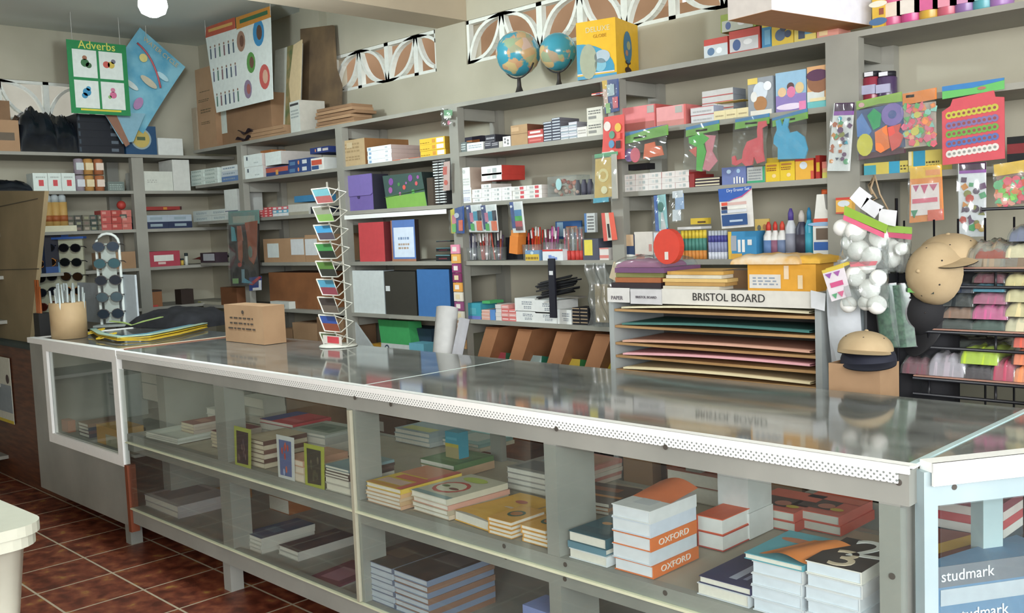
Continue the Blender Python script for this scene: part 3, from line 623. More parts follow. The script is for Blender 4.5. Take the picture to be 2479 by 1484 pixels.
# the yellow globe carton, turned so that two faces show
pc = ony(1493, 170, YF + .03); cw = .26
t = thing('globe_carton', 'big yellow carton with globe pictures standing on the top shelf', 'carton', (pc.x, YF + .03, z), math.radians(14))
h = (zat('B', YF + .03, 1493, 40) - z); wl = .20; wr = .25
YEL = 'e0b020'
MB().box(-wl, 0, 0, wr, 0, h, YEL, top='9a7a30').build('body', t)
mb = MB(); mb.box(-wl, 0, -.001, 0, 0, h * .06, '4a90b0')
k = [(-wl + .0, h * .1)] + [(-wl + wl * .96 * math.cos(math.radians(a)) * 1, h * .1 + h * .52 * math.sin(math.radians(a))) for a in range(0, 91, 10)]
mb.prism([(-wl, h * .08), (-.01, h * .08)] + k[2:], -.0016, -.0004, '3f8fae')
mb.disc(-wl + .06, h * .3, .045, -.002, '9aa088', rz=.08); mb.disc(-wl + .13, h * .36, .04, -.002, 'a8b8c0', rz=.03); mb.disc(-wl + .12, h * .22, .03, -.002, '7ab0c0')
mb.prism([(-wl + .0, h * .08), (-.01, h * .08), (-.01, h * .1), (-wl, h * .1)], -.0022, -.001, 'd8c8c0')
mb.build('front_print', t)
T = Matrix.Translation((.0005, wr / 2, 0)) @ Matrix.Rotation(math.pi / 2, 4, 'Z')
mb = MB().disc(0, h * .54, .046, -.001, '3c6f8c', rz=.075, T=T); mb.disc(.01, h * .58, .02, -.0016, '9a9a70', T=T); mb.disc(-.012, h * .44, .014, -.0016, 'a87858', T=T)
mb.box(-.006, .006, -.001, -.0003, h * .2, h * .3, '3a2418', T=T); mb.disc(0, h * .14, .036, -.001, '3a2418', rz=.016, T=T); mb.disc(0, h * .28, .03, -.001, '3a2418', rz=.01, T=T)
mb.build('side_print', t)
o = text_part('DELUXE', .034, 'd0c8a0', t, (-.09, -.001, h * .84), UP); o = text_part('GLOBE', .022, 'b08020', t, (-.08, -.001, h * .72), UP)
# boxes on the top shelf at the right
def sm(name, label, a, c, top, col, dec, off=YF + .03, zs=z, d=.1): return pack(name, label, 'box', 'B', zs, a, c, top, d, col, dec, off=off)
sm('tape_box', 'red and white box on the top shelf, left of two', 1705, 1762, 92, 'c04a40', [(.0, .0, 1, .68, 'c8d0d2'), ('o', .3, .35, .22, .2, '5a7898'), ('o', .65, .35, .18, .15, 'e8eef0')])
sm('tape_box', 'red and white box on the top shelf, right of two', 1766, 1840, 70, 'b84a40', [(.02, .1, .95, .66, 'c4c4c4'), ('o', .25, .38, .2, .24, '4a5f8c'), ('o', .62, .45, .22, .12, 'e0e0e0')])
pack('tape_box', 'green and white box standing on the red and white boxes', 'box', 'B', zat('B', YF + .03, 1790, 71), 1745, 1830, 28, .1, '8fa048', [(.04, .0, .92, .62, 'b8bcae'), ('o', .22, .32, .18, .22, '5a6a98'), ('o', .6, .36, .25, .14, 'dadada')], off=YF + .03)
sm('alphabet_box', 'blue box with yellow squares on the top shelf under the white carton', 1845, 1868, 28, '3f80a8', [(.05, .78, .95, .94, 'd8c040'), (.05, .58, .95, .74, 'd8c040'), (.3, .1, .9, .5, '6a9cb8')])
sm('game_box', 'yellow and blue picture box beside the blue alphabet box', 1869, 1921, 20, 'cfb040', [('o', .4, .3, .16, .16, '50607a'), ('o', .75, .3, .1, .1, '404860'), (.1, .7, .9, .9, '5a88a8'), ('o', .55, .48, .1, .1, '3c4458')])
sm('game_box', 'pale yellow and blue picture box, second from the blue alphabet box', 1923, 1975, 12, 'ccb860', [(.2, .1, .5, .5, '404658'), (.5, .2, .9, .45, '5a90b0'), (.1, .7, .9, .9, '5a88a8')])
sm('pink_pack', 'pink and yellow pack half hidden behind the white carton corner', 1978, 2030, 20, 'd09080', [(.1, .1, .5, .5, 'd8c090')])
# carton jutting over the shelf end
p0, p1 = onz(1868, 24, 2.2), onz(2109, 62, 2.2); p2 = onz(1866, 61, 2.2)
dx = (p1 - p0); a_ = math.atan2(dx.y, dx.x); L = dx.length
t = thing('white_carton', 'large white carton jutting out over the right end of the top shelf', 'carton', (p0.x, p0.y, 2.2), a_)
nin = Matrix.Rotation(-a_, 3, 'Z') @ (p2 - p0)
MB().box(0, L, 0, abs(nin.y) + .02, .001, .42, 'e0e0e8', side='c8c0b8', top='b8804c').build('body', t); MB().box(0, L, .0, abs(nin.y) + .02, 0.0, .0008, 'c08a58').build('kraft_underside', t)
# bottles on the right of the top shelf
for i, (px, c1, c2) in enumerate(((2164, 'c05a80', 'd8c8b8'), (2210, 'c85088', 'd8d0c4'), (2253, 'c8a040', 'c8608c'), (2298, 'c06070', 'd890a0'), (2340, '8a6a9c', 'c890b0'), (2384, '5aa0a8', '8ac0c0'), (2424, '9a70a8', 'c8b0c8'))):
    u = u_at('B', YF + .07, z, px)
    t = thing('paint_bottle', ['pink', 'magenta', 'yellow and pink', 'rose', 'violet', 'teal', 'lilac'][i] + ' squeeze bottle on the top shelf at the upper right', 'bottle', (u, YF + .07, z), group=None)
    MB().lathe([(.036, 0), (.04, .01), (.04, .10), (.034, .13), (.015, .16), (.015, .18)], M(c1, .3), 20).build('bottle_body', t)
    MB().box(-.041, .041, -.041, -.02, .035, .085, c2).build('bottle_label', t); MB().lathe([(.018, .175), (.018, .2), (.006, .225)], 'e0e0dc', 14).build('cap', t)
pack('picture_pack', 'yellow and blue picture pack beside the pink squeeze bottle', 'box', 'B', z, 2112, 2140, -10, .08, 'cfa83a', [('o', .5, .75, .3, .1, 'd8d4c0'), ('o', .5, .2, .3, .12, '4a6a90'), (.6, .4, 1, .6, '8a4a38')])
# left part of the top shelf: cartons, paper stack, timber slips
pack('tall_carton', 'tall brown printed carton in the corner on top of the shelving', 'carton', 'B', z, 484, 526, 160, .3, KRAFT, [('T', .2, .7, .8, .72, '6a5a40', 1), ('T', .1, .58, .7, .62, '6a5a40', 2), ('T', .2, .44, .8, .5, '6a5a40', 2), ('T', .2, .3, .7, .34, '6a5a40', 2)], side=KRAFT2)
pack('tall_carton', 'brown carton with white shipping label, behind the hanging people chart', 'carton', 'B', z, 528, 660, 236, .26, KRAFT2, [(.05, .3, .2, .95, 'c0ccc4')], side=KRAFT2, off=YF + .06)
pack('narrow_board', 'thin grey-brown board edge standing in the corner on the shelving', 'board', 'B', z, 470, 481, 260, .25, 'a0927c')
pack('newspaper_stack', 'white and grey stack of printed pads on the top shelf', 'pads', 'B', z, 702, 731, 244, .18, 'cfd4cc', [(.05, .86, .9, .93, '3c3c3c'), ('T', .1, .45, .9, .75, 'a0a8a4', 3)], side='b0aca0', rz=-.12)
for i in range(6):
    pa = ony(762, 300 - i * 8, YF + .05)
    tag(MB().box(0, .42 - .03 * (i % 3), 0, .16, 0, .018, KRAFT2 if i % 2 else KRAFT).build('card_sheet', loc=(u_at('B', YF + .04, z, 764) + .012 * (i % 3), YF + .04, z + .021 * i), rz=.03 * (i % 2)), f'flat brown card sheet beside the printed pads, {ORD[i] if i < 5 else "top"} of six', 'card')
for i in range(3):
    tag(MB().box(0, .5 - .05 * i, 0, .2, 0, .022, KRAFT).build('flat_carton', loc=(u_at('B', YF + .03, z, 604) + .02 * i, YF + .03, z + .024 * i)), f'flattened carton lying left of the printed pads, {["bottom", "middle", "top"][i]} of three', 'carton')
for i in range(2):
    pa = (u_at('B', YF + .02, z, 570 + i * 6))
    tag(MB().grid(lambda a, b: (a * .2, b * .14, .02 + .02 * math.sin(a * 9 + i) * math.cos(b * 6)), 10, 8, '33282e').build('dark_cloth', loc=(pa, YF + .02, z + .005 + i * .045)), ['dark crumpled bag under the people chart, lower', 'dark crumpled bag under the people chart, upper'][i], 'bag')
# boards and brown sheet leaning behind
tag(MB().box(-.16, .16, 0, .02, 0, .62, 'c6c8bc').box(.0, .16, -.004, 0, 0, .62, mix_mat('mossy_board', '5f7048', 'a48c60', 9, .4, .6, .8)).build('leaning_board', loc=(u_at('B', YF + .12, z, 684), YF + .14, z), rot=(-.1, 0, 0)), 'pale leaning board with mossy streaks beside the hanging people chart', 'board')
tag(MB().prism([(-.2, 0), (.24, 0), (.26, .3), (.2, .42), (.18, .70), (-.2, .74)], 0, .02, mix_mat('dark_hardboard', '5c4c3a', '7a6448', 5, .35, .65, .85)).build('hardboard_sheet', loc=(u_at('B', YF + .2, z, 755), YF + .25, z), rot=(-.05, 0, 0)), 'dark brown hardboard sheet standing against the wall pilaster', 'board')
tag(MB().prism([(-.02, .0), (.05, .12), (.07, .62), (-.03, .6), (-.08, .35)], 0, .006, 'd0bc94').build('torn_paper', loc=(u_at('B', YF + .1, z, 714), YF + .1, z), rot=(-.08, 0, 0)), 'torn cream paper strip in front of the dark hardboard', 'paper')
for i, (px, col) in enumerate(((690, 'b8a890'), (740, '9a8a6c'), (790, 'cfc0a8'))):
    tag(MB().prism([(-.07, 0), (.08, .0), (.02, .13)], 0, .05, col).build('paper_scrap', loc=(u_at('B', YF + .17, z, px), YF + .165, z + .0)), ['tan', 'olive brown', 'cream'][i] + ' folded paper scrap lying behind the printed pads', 'paper')
# ================================================================ fourth shelf, z 1.333
z = ZS[3]
o = pack('red_carton', 'red box with white label on the left shelving near the corner', 'box', 'L', ZL[3], 358, 437, 608, .25, 'a03a48', [(.2, .35, .8, .75, 'cfd2c8'), (.32, .15, .55, .3, 'c8b0a8')])
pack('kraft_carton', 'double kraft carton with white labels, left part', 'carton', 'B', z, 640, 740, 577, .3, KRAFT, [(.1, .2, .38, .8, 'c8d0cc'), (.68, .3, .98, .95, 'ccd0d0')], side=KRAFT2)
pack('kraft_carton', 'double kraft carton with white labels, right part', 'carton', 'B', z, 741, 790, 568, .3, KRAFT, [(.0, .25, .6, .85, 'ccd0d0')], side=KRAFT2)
for i, (px, h_, r_, c, lb) in enumerate(((452, .09, .012, 'c8ccc0', 'white marker with dark cap'), (446, .05, .012, 'c0a040', 'short yellow jar'))):
    mb = MB().lathe([(r_, 0), (r_, h_ * .75)], c, 12).lathe([(r_ * 1.1, h_ * .75), (r_ * 1.1, h_)], '1e2a2c', 12)
    tag(mb.build('marker', loc=(XF - .03 - i * .03, u_at('L', XF - .03, ZL[3], px), ZL[3])), lb + ' beside the red box near the corner', 'marker')
pack('dark_box', 'dark box with pale label among odds and ends in the corner', 'box', 'B', z, 486, 522, 612, .1, '3a2c34', [(.2, .2, .95, .9, 'b0b4b8')])
for i in range(3):
    tag(MB().grid(lambda a, b: ((a - .5) * .22, b * .12, .015 + .02 * math.sin(a * 7 + i * 2) * math.sin(b * 3)), 10, 6, ['7a3028', '20202c', '8a8a80'][i]).build('small_pouch', loc=(u_at('B', YF + .05, z, 480 + i * 20), YF + .05 + .04 * i, z + .01 + .012 * i)), ['dark red', 'black', 'grey'][i] + ' flat pouch among the odds and ends in the corner', 'pouch')
# files and binders
def folder(name, label, px0, px1, pyt, col, dec=(), zs=z, d=.06, side=None, dy=.02, top=None): return pack(name, label, 'binder', 'B', zs, px0, px1, pyt, d, col, dec, off=YF + dy, side=side, top=top)
folder('document_box', 'red cardboard file standing under the white label strip', 872, 933, 538, 'c2484c', side='6a2428', d=.1)
folder('certificate_frame', 'framed pale blue certificate beside the red file', 950, 1008, 532, 'a07058', [(.06, .06, 1, 1, '5a7ab4'), (.12, .1, .95, .82, 'd0dcea'), ('T', .3, .5, .75, .62, '7a90b0', 1), ('T', .3, .28, .75, .46, 'a89078', 2)], side='2a201c', d=.03)
for i, (a, c, p) in enumerate(((1056, 1090, 583), (1056, 1090, 600), (1056, 1090, 617))):
    pack('black_tray_box', 'black and teal box beside the framed certificate, ' + ['top', 'middle', 'bottom'][i] + ' of three', 'box', 'B', z + (2 - i) * .053, a, c, None or (583 + i * 17), .16, '1b2024', [(0, .86, 1, 1, '6a9aa0'), (.2, .3, .8, .5, '6a3038')])
o = folder('white_binder', 'white box file on the fifth shelf', 857, 933, 655, 'cfd6d4', zs=ZS[4], side='9fa8ac', d=.08)
o = folder('black_binder', 'black box file with small white sticker on the fifth shelf', 935, 1010, 657, '38362f', [(.03, .54, .17, .66, 'd4d8d8')], zs=ZS[4], side='1a1816', d=.08)
o = folder('blue_binder', 'blue box file on the fifth shelf', 1014, 1092, 652, '3d6ea6', zs=ZS[4], side='23406a', d=.08)
tag(MB().lathe([(.014, 0), (.014, .09), (.008, .11), (.008, .13)], '2c2c50', 12).build('ink_bottle', loc=(u_at('B', YF + .05, ZS[4], 852), YF + .05, ZS[4])), 'slim dark blue bottle left of the white box file', 'bottle')
# pen cups: clear jars with pens, bay right of the third upright
def pen_cup(px, label, w, h, cols, n, tall, off=YF + .07, cup=None):
    u = u_at('B', off, z, px)
    t = thing('pen_cup', label, 'pen holder', (u, off, z))
    (MB().lathe([(w * .42, 0), (w * .45, .003), (w * .5, h)], cup or BAG, 16)).build('cup', t)
    for i in range(n):
        a = rnd.uniform(0, 6.28); r = rnd.uniform(0, w * .3); tx, ty = rnd.uniform(-.012, .012), rnd.uniform(-.01, .01)
        b0 = Vector((r * math.cos(a), r * math.sin(a), .004)); b1 = b0 + Vector((tx + b0.x * .4, ty, rnd.uniform(.85, 1.05) * tall)); m_ = b0.lerp(b1, .72)
        c = rnd.choice(cols); pe = MB().tube([b0, m_], .0042, c, 6).tube([m_, b1], .005, rnd.choice([c, 'd8d4d0', c]), 6)
        pe.build('pen', t)
CUPS = [(1148, 'clear cup of silver-capped pens at the left end of the pen shelf', .10, .07, ['8a8a94', 'c8c8cc', '4a4a60', 'a0a0b0'], 12, .14),
        (1178, 'clear cup of red and clear pens, second on the pen shelf', .10, .08, ['b04038', 'c05048', 'c8b8b8', '8a3030'], 12, .14),
        (1208, 'clear cup of dark pens with red caps, third on the pen shelf', .09, .07, ['3a3048', '50405c', '30303a', 'c05a48'], 10, .15),
        (1284, 'cup of black and red pens behind the yellow pencil box', .08, .08, ['2c2c30', 'c05040', 'c03a30'], 8, .15),
        (1302, 'cup of orange and red pens behind the yellow pencil box', .09, .08, ['d0562c', 'd8742c', 'c83c2c'], 12, .16),
        (1338, 'cup of pink and purple pens behind the white pen box', .10, .09, ['a0507a', 'b85a90', '7a4a80', '8a3a4a'], 13, .16),
        (1368, 'cup of mauve and red pens right of the pink ones', .09, .08, ['b05060', '9a6a80', 'c87a80'], 10, .15)]
for c in CUPS: pen_cup(*c)
for i, (px, c) in enumerate(((1378, 'c04840'), (1389, 'b8b8bc'), (1400, 'c04038'), (1410, 'b03a34'))):
    t = thing('pen_tube', f'clear tube with red base holding pens, {["first", "second", "third", "fourth"][i]} left of the yellow sticker box', 'tube', (u_at('B', YF + .05, z, px), YF + .05, z))
    MB().lathe([(.013, 0), (.013, .045)], 'bf3f38', 10).build('base', t); MB().lathe([(.013, .045), (.013, .16)], BAG, 10).build('tube', t); MB().tube([(0, 0, .01), (0, 0, .15)], .005, c, 6).build('pen', t)
tag(MB().box(-.03, .03, 0, .06, 0, .09, 'd07c34').box(-.022, .032, 0, .06, .09, .12, 'd88438').build('orange_box', loc=(u_at('B', YF + .02, z, 1243), YF + .02, z + .035), rot=(0, .12, 0)), 'orange eraser box leaning among the pens', 'box')
pack('black_pouch', 'black pouch behind the orange eraser box', 'pouch', 'B', z, 1226, 1266, 574, .06, '1f1f26', off=YF + .14)
pack('pencil_box', 'blue box of yellow pencils at the front of the pen shelf', 'box', 'B', z, 1272, 1306, 606, .03, '6f90b0', [(.02, .0, .98, .62, 'd0b040'), ('T', .05, .02, .95, .5, '8a7030', 1), ('o', .5, .75, .2, .16, 'b8ccd4')], off=YF + .005)
pack('pen_box', 'white box with blue pen picture and red top on the pen shelf', 'box', 'B', z, 1314, 1363, 604, .06, 'd6dadc', [(0, .84, 1, 1, 'bf3a34'), (.3, .2, .45, .5, '7a90c8'), (.45, .12, .6, .4, '8aa0d0'), (.6, .08, .72, .3, '7a90c8')], off=YF + .005)
pack('marker_display', 'dark display box with yellow sticker at the right end of the pens', 'box', 'B', z, 1412, 1450, 578, .1, '4c4e5c', [(.1, .22, .62, .95, 'd6c850')])
pack('blue_card', 'blue framed card with orange stripes standing behind the pens', 'card', 'B', z + .1, 1346, 1408, 535, .01, '2f5a90', [(.06, .15, .3, .95, '8fb0c8'), (.42, .35, .85, .7, 'b8703c')], off=YF + .2)
pack('white_tag_card', 'blue and white striped card standing upright behind the yellow sticker box', 'card', 'B', z + .13, 1416, 1441, 516, .02, 'ccd0cc', [(0, 0, .2, 1, '5a80b0'), ('T', .3, .1, .9, .9, '6a6a6a', 5)], off=YF + .1)
pack('refill_box', 'small white and pink box beside the fourth upright', 'box', 'B', z, 1452, 1474, 600, .05, 'd8d2cc', [(0, .15, 1, .4, 'd08078'), (0, .9, 1, 1, 'd08078')])
# right of the fourth upright
pack('uniform_box', 'navy and tan box with white badge beside the fourth upright', 'box', 'B', z, 1510, 1538, 568, .12, '25395c', [(.1, .55, .9, 1, 'c4a684'), ('o', .5, .12, .4, .1, 'd8d8d0'), (.0, .68, .2, .78, '8ab0a0')])
pack('leaning_box', 'large off-white box leaning on the navy and tan box', 'box', 'B', z, 1537, 1581, 561, .1, 'cec8be', [(.05, .02, .55, .2, 'c87870'), (.8, .3, .95, .55, 'c08880')])
pack('envelope_pack', 'glossy white and blue pack of envelopes', 'pack', 'B', z, 1584, 1624, 562, .08, 'ccd2d8', [(.05, .4, .55, .5, '4a70a8'), (.05, .0, .5, .04, '4a70a8'), (.55, .1, .7, .95, 'e6e8e8')])
for i, px in enumerate((1635, 1645)):
    mb = MB().lathe([(.015, 0), (.015, .05)], 'd4c8c0', 12).lathe([(.015, .05), (.015, .078), (.009, .085)], 'c03c30', 12)
    tag(mb.build('glue_bottle', loc=(u_at('B', YF + .03, z, px), YF + .03, z)), ['left', 'right'][i] + ' small white bottle with red cap beside the glue sticks', 'bottle')
def gluerow(px0, px1, n, body, mid, cap, h, label, grp, off=YF + .03, r=None):
    u0, u1 = u_at('B', off, z, px0), u_at('B', off, z, px1); r = r or (u1 - u0) / n / 2 * .96
    me = None
    for i in range(n):
        if not me:
            mb = MB().lathe([(r, 0), (r, h * .3)], body, 12).lathe([(r * 1.01, h * .3), (r * 1.01, h * .72)], mid, 12).lathe([(r * 1.0, h * .72), (r * .95, h)], cap, 12)
            me = mb.build(grp.replace(' ', '_')); o = me
        else: o = me.copy(); sc.collection.objects.link(o)
        o.location = (u0 + (u1 - u0) * (i + .5) / n, off, z); tag(o, f'{label}, {ORD[i] if i else "first"} from left', 'glue stick' if 'glue' in grp else 'bottle', grp + 's in a row')
gluerow(1650, 1712, 7, 'd08a40', '4a8478', 'd8c040', .125, 'yellow-capped green and orange glue stick under the white box', 'glue stick', off=YF + .05)
gluerow(1716, 1762, 6, '7a80a0', '3a3a70', 'c8d0d8', .12, 'blue and silver glue stick in the back row', 'blue glue stick', off=YF + .09)
gluerow(1716, 1762, 6, 'c8ccd4', '8a90b0', '46468a', .10, 'small silver blue-capped glue stick in the front row', 'silver glue stick', off=YF + .03)
pack('white_box', 'white box lying on the yellow-capped glue sticks', 'box', 'B', z + .13, 1640, 1697, 549, .08, 'd8d8d4', off=YF + .02)
pack('yellow_clip', 'yellow pack with dark word leaning behind the white box', 'pack', 'B', z + .15, 1672, 1715, 528, .02, 'd8b83a', [(.4, .2, .85, .5, '5a4020')], off=YF + .12)
pack('glue_gun_pack', 'yellow and blue boxed set in front of the grey wall', 'box', 'B', z, 1764, 1832, 560, .07, '3b87b4', [(0, 0, .12, 1, 'd4b440'), (.1, .3, .3, .85, '9aa0a8'), (.35, .25, .45, .7, 'd8d8d4'), (.5, .25, .6, .7, 'e0e0da'), (.7, .5, .85, .7, 'd8d8d4'), (.1, 0, .5, .2, 'd0a040')])
pack('yellow_card', 'small yellow card with pictures behind the glue bottles', 'card', 'B', z + .1, 1828, 1862, 530, .01, 'd0b060', [('o', .3, .4, .14, .2, '6a6a60'), ('o', .7, .45, .14, .2, 'b07a4a')], off=YF + .12)
def bottle(px, label, r, h, cols, off=YF + .04, name='glue_bottle', band=None, rz=None, zs=z):
    t = thing(name, label, 'bottle', (u_at('B', off, zs, px), off, zs))
    MB().lathe([(r * .97, 0), (r, .004), (r, h * .62), (r * .55, h * .74), (r * .45, h * .78)], M(cols[0], .4), 18).build('bottle_body', t)
    MB().lathe([(r * 1.01, h * .12), (r * 1.01, h * .5)], cols[1], 18).build('bottle_label', t)
    MB().lathe([(r * .5, h * .76), (r * .5, h * .9), (r * .2, h)], cols[2], 14).build('cap', t); return t
bottle(1862, 'small white glue bottle with red cap, first after the yellow and blue set', .021, .15, ('d8d8d4', '5a7aa8', 'c03c30'))
bottle(1878, 'small white glue bottle with red cap, second after the yellow and blue set', .018, .15, ('d8d8d4', '8a5a70', 'c03c30'))
bottle(1895, 'small white glue bottle with red cap, third after the yellow and blue set', .020, .15, ('d8d8d4', '6a7a98', 'c84a38'))
bottle(1916, 'silver spray can with white base beside the small glue bottles', .022, .2, ('b8bcc0', '8a8c98', '4a3a80'), name='spray_can')
bottle(1942, 'dark bottle with pale shoulder and red base', .024, .19, ('2c2c40', '3a3440', 'b8b0a8'), name='paint_bottle')
bottle(1960, 'slim turquoise bottle beside the large white glue bottle', .017, .2, ('2a8fa8', '3a9ab0', '1f6f98'), name='paint_bottle')
# big white glue bottle with handle
off = YF + .02; u0, u1, h = size('B', off, z, 1969, 2022, 458)
t = thing('glue_bottle', 'large white glue bottle with orange cap at the right end of the shelf', 'bottle', ((u0 + u1) / 2, off + .05, z)); w = (u1 - u0)
MB().prism([(-w / 2, 0), (w / 2, 0), (w * .5, h * .45), (w * .4, h * .62), (w * .1, h * .72), (w * .02, h * .93), (-w * .3, h * .93), (-w * .42, h * .6), (-w / 2, h * .45)], -.05, .04, M('dcdcd4', .45)).build('bottle_body', t)
mb = MB(); decals(mb, w * .92, h, [(.0, .02 + .1, .9, .24, '3562a8'), (0, .24, .9, .5, 'd8d8d2'), (.12, .27, .75, .44, '6a5a4c'), (0, .47, .9, .58, 'd0503c'), ('o', .5, .5, .25, .03, '8fb0d0')], -.05); mb.build('bottle_label', t)
MB().lathe([(w * .18, h * .925), (w * .18, h)], 'd8602c', 16, c=(-w * .14, -.005, 0)).build('cap', t)
MB().tube([(w * .02, 0, h * .9), (w * .3, 0, h * .93), (w * .42, 0, h * .8), (w * .4, 0, h * .64)], .009, M('d0d0c8', .45)).build('handle', t)
pack('hanging_box', 'yellow and red box with white oval hanging right of the large glue bottle', 'box', 'B', z + .17, 2024, 2062, 478, .04, 'd8a850', [('o', .5, .62, .4, .2, 'c8d0d4'), (0, .85, 1, 1, 'c04438'), (0, 0, 1, .1, 'b85040')], off=YF - .03)
# ================================================================ fifth shelf, z 1.02
z = ZS[4]
pack('teal_box', 'teal box at the left end of the shelf under the pens', 'box', 'B', z, 1128, 1165, 734, .12, '3f98a8', [(.0, 0, 1, .2, '6a78b8'), (.3, .3, .7, .7, '5aa4b0')])
stack('pastel_box', L_(1, 'peach striped small box', 'right of the teal box'), 'box', 'B', z, 1166, 1186, 1, 750, 3, .1, 'd0a090', [(0, .7, 1, .9, 'e0d0c8')])
pack('green_box', 'small green box lying on the peach striped boxes', 'box', 'B', z + .10, 1167, 1186, 735, .1, '4aa060')
pack('blue_strip_box', 'small blue box between the peach and the white boxes', 'box', 'B', z, 1187, 1199, 750, .1, '5a88c0')
stack('pale_box', L_(1, 'small pale grey box', 'left of the pink boxes on the fifth shelf'), 'box', 'B', z, 1200, 1214, 1, 737, 4, .1, 'cfcac4')
stack('pink_small_box', L_(2, 'small pink and white box', 'beside the marked white boxes'), 'box', 'B', z, 1214, 1250, 2, 738, [4, 3], .1, ['d0706c', 'd89890'], [(.1, .3, .9, .6, 'e0c8c4')])
for i, (a, c, pt, zz) in enumerate(((1250, 1298, 753, 0), (1298, 1348, 756, 0), (1247, 1296, 722, 1), (1296, 1348, 727, 1), (1350, 1384, 750, 0))):
    zs = z + (.001 if not zz else zat('B', YF + .015, (a + c) / 2, pt + 32) - z)
    pack('marked_box', 'white box with handwriting, ' + ['bottom left', 'bottom middle', 'top left', 'top right', 'bottom right'][i] + ' of the five under the pens', 'box', 'B', zs if zz else z, a, c, pt, .16, 'dcdeda', [('T', .35, .5, .85, .8, '808890', 2), ('T', .45, .2, .8, .45, '808890', 2)][0:2])
stack('black_tape_box', L_(2, 'black box with pale and orange edge', 'on the fifth shelf'), 'box', 'B', z, 1386, 1424, 2, 745, 5, .1, '1d1b20', [(.0, .6, .9, .85, 'b8a080')])
pack('grey_folder', 'grey flat folder standing behind the handwritten white boxes', 'folder', 'B', z + .13, 1352, 1400, 722, .06, '8a867c', off=YF + .08)
t = thing('comb_bundle', 'black bundle of combs held by a dark band hanging under the pen shelf', 'bundle', ony(1340, 705, YF - .02)); 
mb = MB()
for k in range(14): mb.tube([(-.13 + rnd.uniform(0, .03), rnd.uniform(0, .03), -.04 + k * .006), (.14 + rnd.uniform(-.03, .03), rnd.uniform(0, .03), .0 + k * .006)], .004, '141418', 5)
tag(mb.build('combs', t), kind='stuff'); MB().box(-.02, .02, -.012, .0, -.13, .16, '1b1b26').box(-.012, .012, -.014, -.012, .08, .1, 'd0d0d0').build('hanging_strap', t)
t = thing('clear_bag', 'crumpled clear plastic bag with cream cards beside the paper cabinet', 'bag', (u_at('B', YF - .02, z, 1452), YF - .02, z))
MB().grid(lambda a, b: ((a - .5) * .16 * (1 - .3 * b) + .01 * math.sin(b * 12), .02 * math.sin(a * 11 + b * 5), b * .3), 14, 16, BAG).grid(lambda a, b: ((a - .5) * .16 * (1 - .3 * b), .05 + .02 * math.sin(a * 9), b * .3), 14, 16, BAG).build('film', t)
MB().box(-.03, .05, .0, .01, .24, .32, 'd0bfa0', T=Matrix.Rotation(.4, 4, 'Y')).build('card', t); MB().box(-.04, .04, .02, .04, .02, .2, 'a89474').build('contents', t)
# ================================================================ below: sloping card dividers and stock
z = ZS[5]
for i, px in enumerate((1140, 1215, 1305, 1395)):
    a = ony(px, 860, YF + .02)
    tag(MB().prism([(0, 0), (.09, 0), (.27, .36), (.17, .36)], 0, .3, mix_mat('divider_board', '8c5c3c', 'ab7a54', 4, .3, .7, .7)).build('sloping_divider', loc=(a.x - .05, YF + .03, z), ), ['first', 'second', 'third', 'fourth'][i] + ' sloping brown divider board right of the third upright', 'divider')
for i, (px, col, c2, lb) in enumerate(((1178, '3f7a5a', 'b05058', 'green and red pack between the first two sloping dividers'), (1262, '2f7a60', 'a0b4b0', 'green pack with pale top between the middle sloping dividers'), (1352, '3f8a4c', 'd8c050', 'green pack with yellow and white spots between sloping dividers'), (1445, '58a4b8', 'd0c040', 'yellow over light blue pack beside the paper cabinet'))):
    u = ony(px, 850, YF + .06).x
    mb = box_mesh(.17, .15, .22, col, [(.0, .7, 1, 1, c2), ('o', .3, .4, .12, .12, 'c8d0c8'), ('o', .7, .3, .1, .1, c2)])
    tag(mb.build('stock_pack', loc=(u + .02, YF + .06, z), rot=(-.2, 0, 0)), lb, 'pack')
pack('grey_triangle', 'grey sloping board at the left of the lower compartment', 'board', 'B', z, 0, 1, 0, .01, '9aa0a2') if 0 else None
a = ony(856, 830, YF + .02)
tag(MB().prism([(0, 0), (.42, 0), (.0, .36)], 0, .012, 'aeb2b0').build('sloping_board', loc=(a.x, YF + .02, z)), 'pale grey triangular board under the white box file', 'board')
u0 = ony(915, 815, YF + .03).x; 
t = thing('green_binder', 'green and white pack with a dark ring mark below the black box file', 'pack', (u0, YF + .03, z), rot=(-.1, 0, 0))
MB().box(0, .3, 0, .1, 0, .22, 'c0c4c0').disc(.06, .19, .022, -.001, '3a4656').disc(.06, .19, .013, -.002, 'c0c4c0').build('white_part', t); MB().prism([(.0, .22), (.29, .22), (.25, .36), (-.04, .36)], 0, .1, '3f9a58').build('green_part', t)
tag(MB().box(0, .12, 0, .1, 0, .2, 'b88a34').build('yellow_folder', loc=(ony(895, 835, YF + .08).x, YF + .09, z)), 'ochre folder showing left of the green and white pack', 'folder')
pack('blue_pack', 'light blue pack standing low beside the leaning paper rolls', 'pack', 'B', z, 995, 1030, 832, .1, '6aa8b8', [(.1, .3, .9, .5, '9ac8d0')])
pack('dark_carton', 'dark navy carton deep in the lower compartment', 'carton', 'B', z, 985, 1050, 795, .14, '2a3c4c', off=YF + .12)
for i, (a, c, p) in enumerate(((684, 715, 797), (714, 772, 783), (774, 838, 770))):
    pack('kraft_carton', ['small kraft carton with a white sticker in the lower left bay', 'middle kraft carton in the lower left bay', 'largest kraft carton in the lower left bay, behind the card spinner'][i], 'carton', 'B', z, a, c, p, .25, [KRAFT2, KRAFT, KRAFT2][i], [(.1, .5, .7, .75, 'b8bcb8')] if i == 0 else [(.0, .5, 1, .51, '7a6040')])
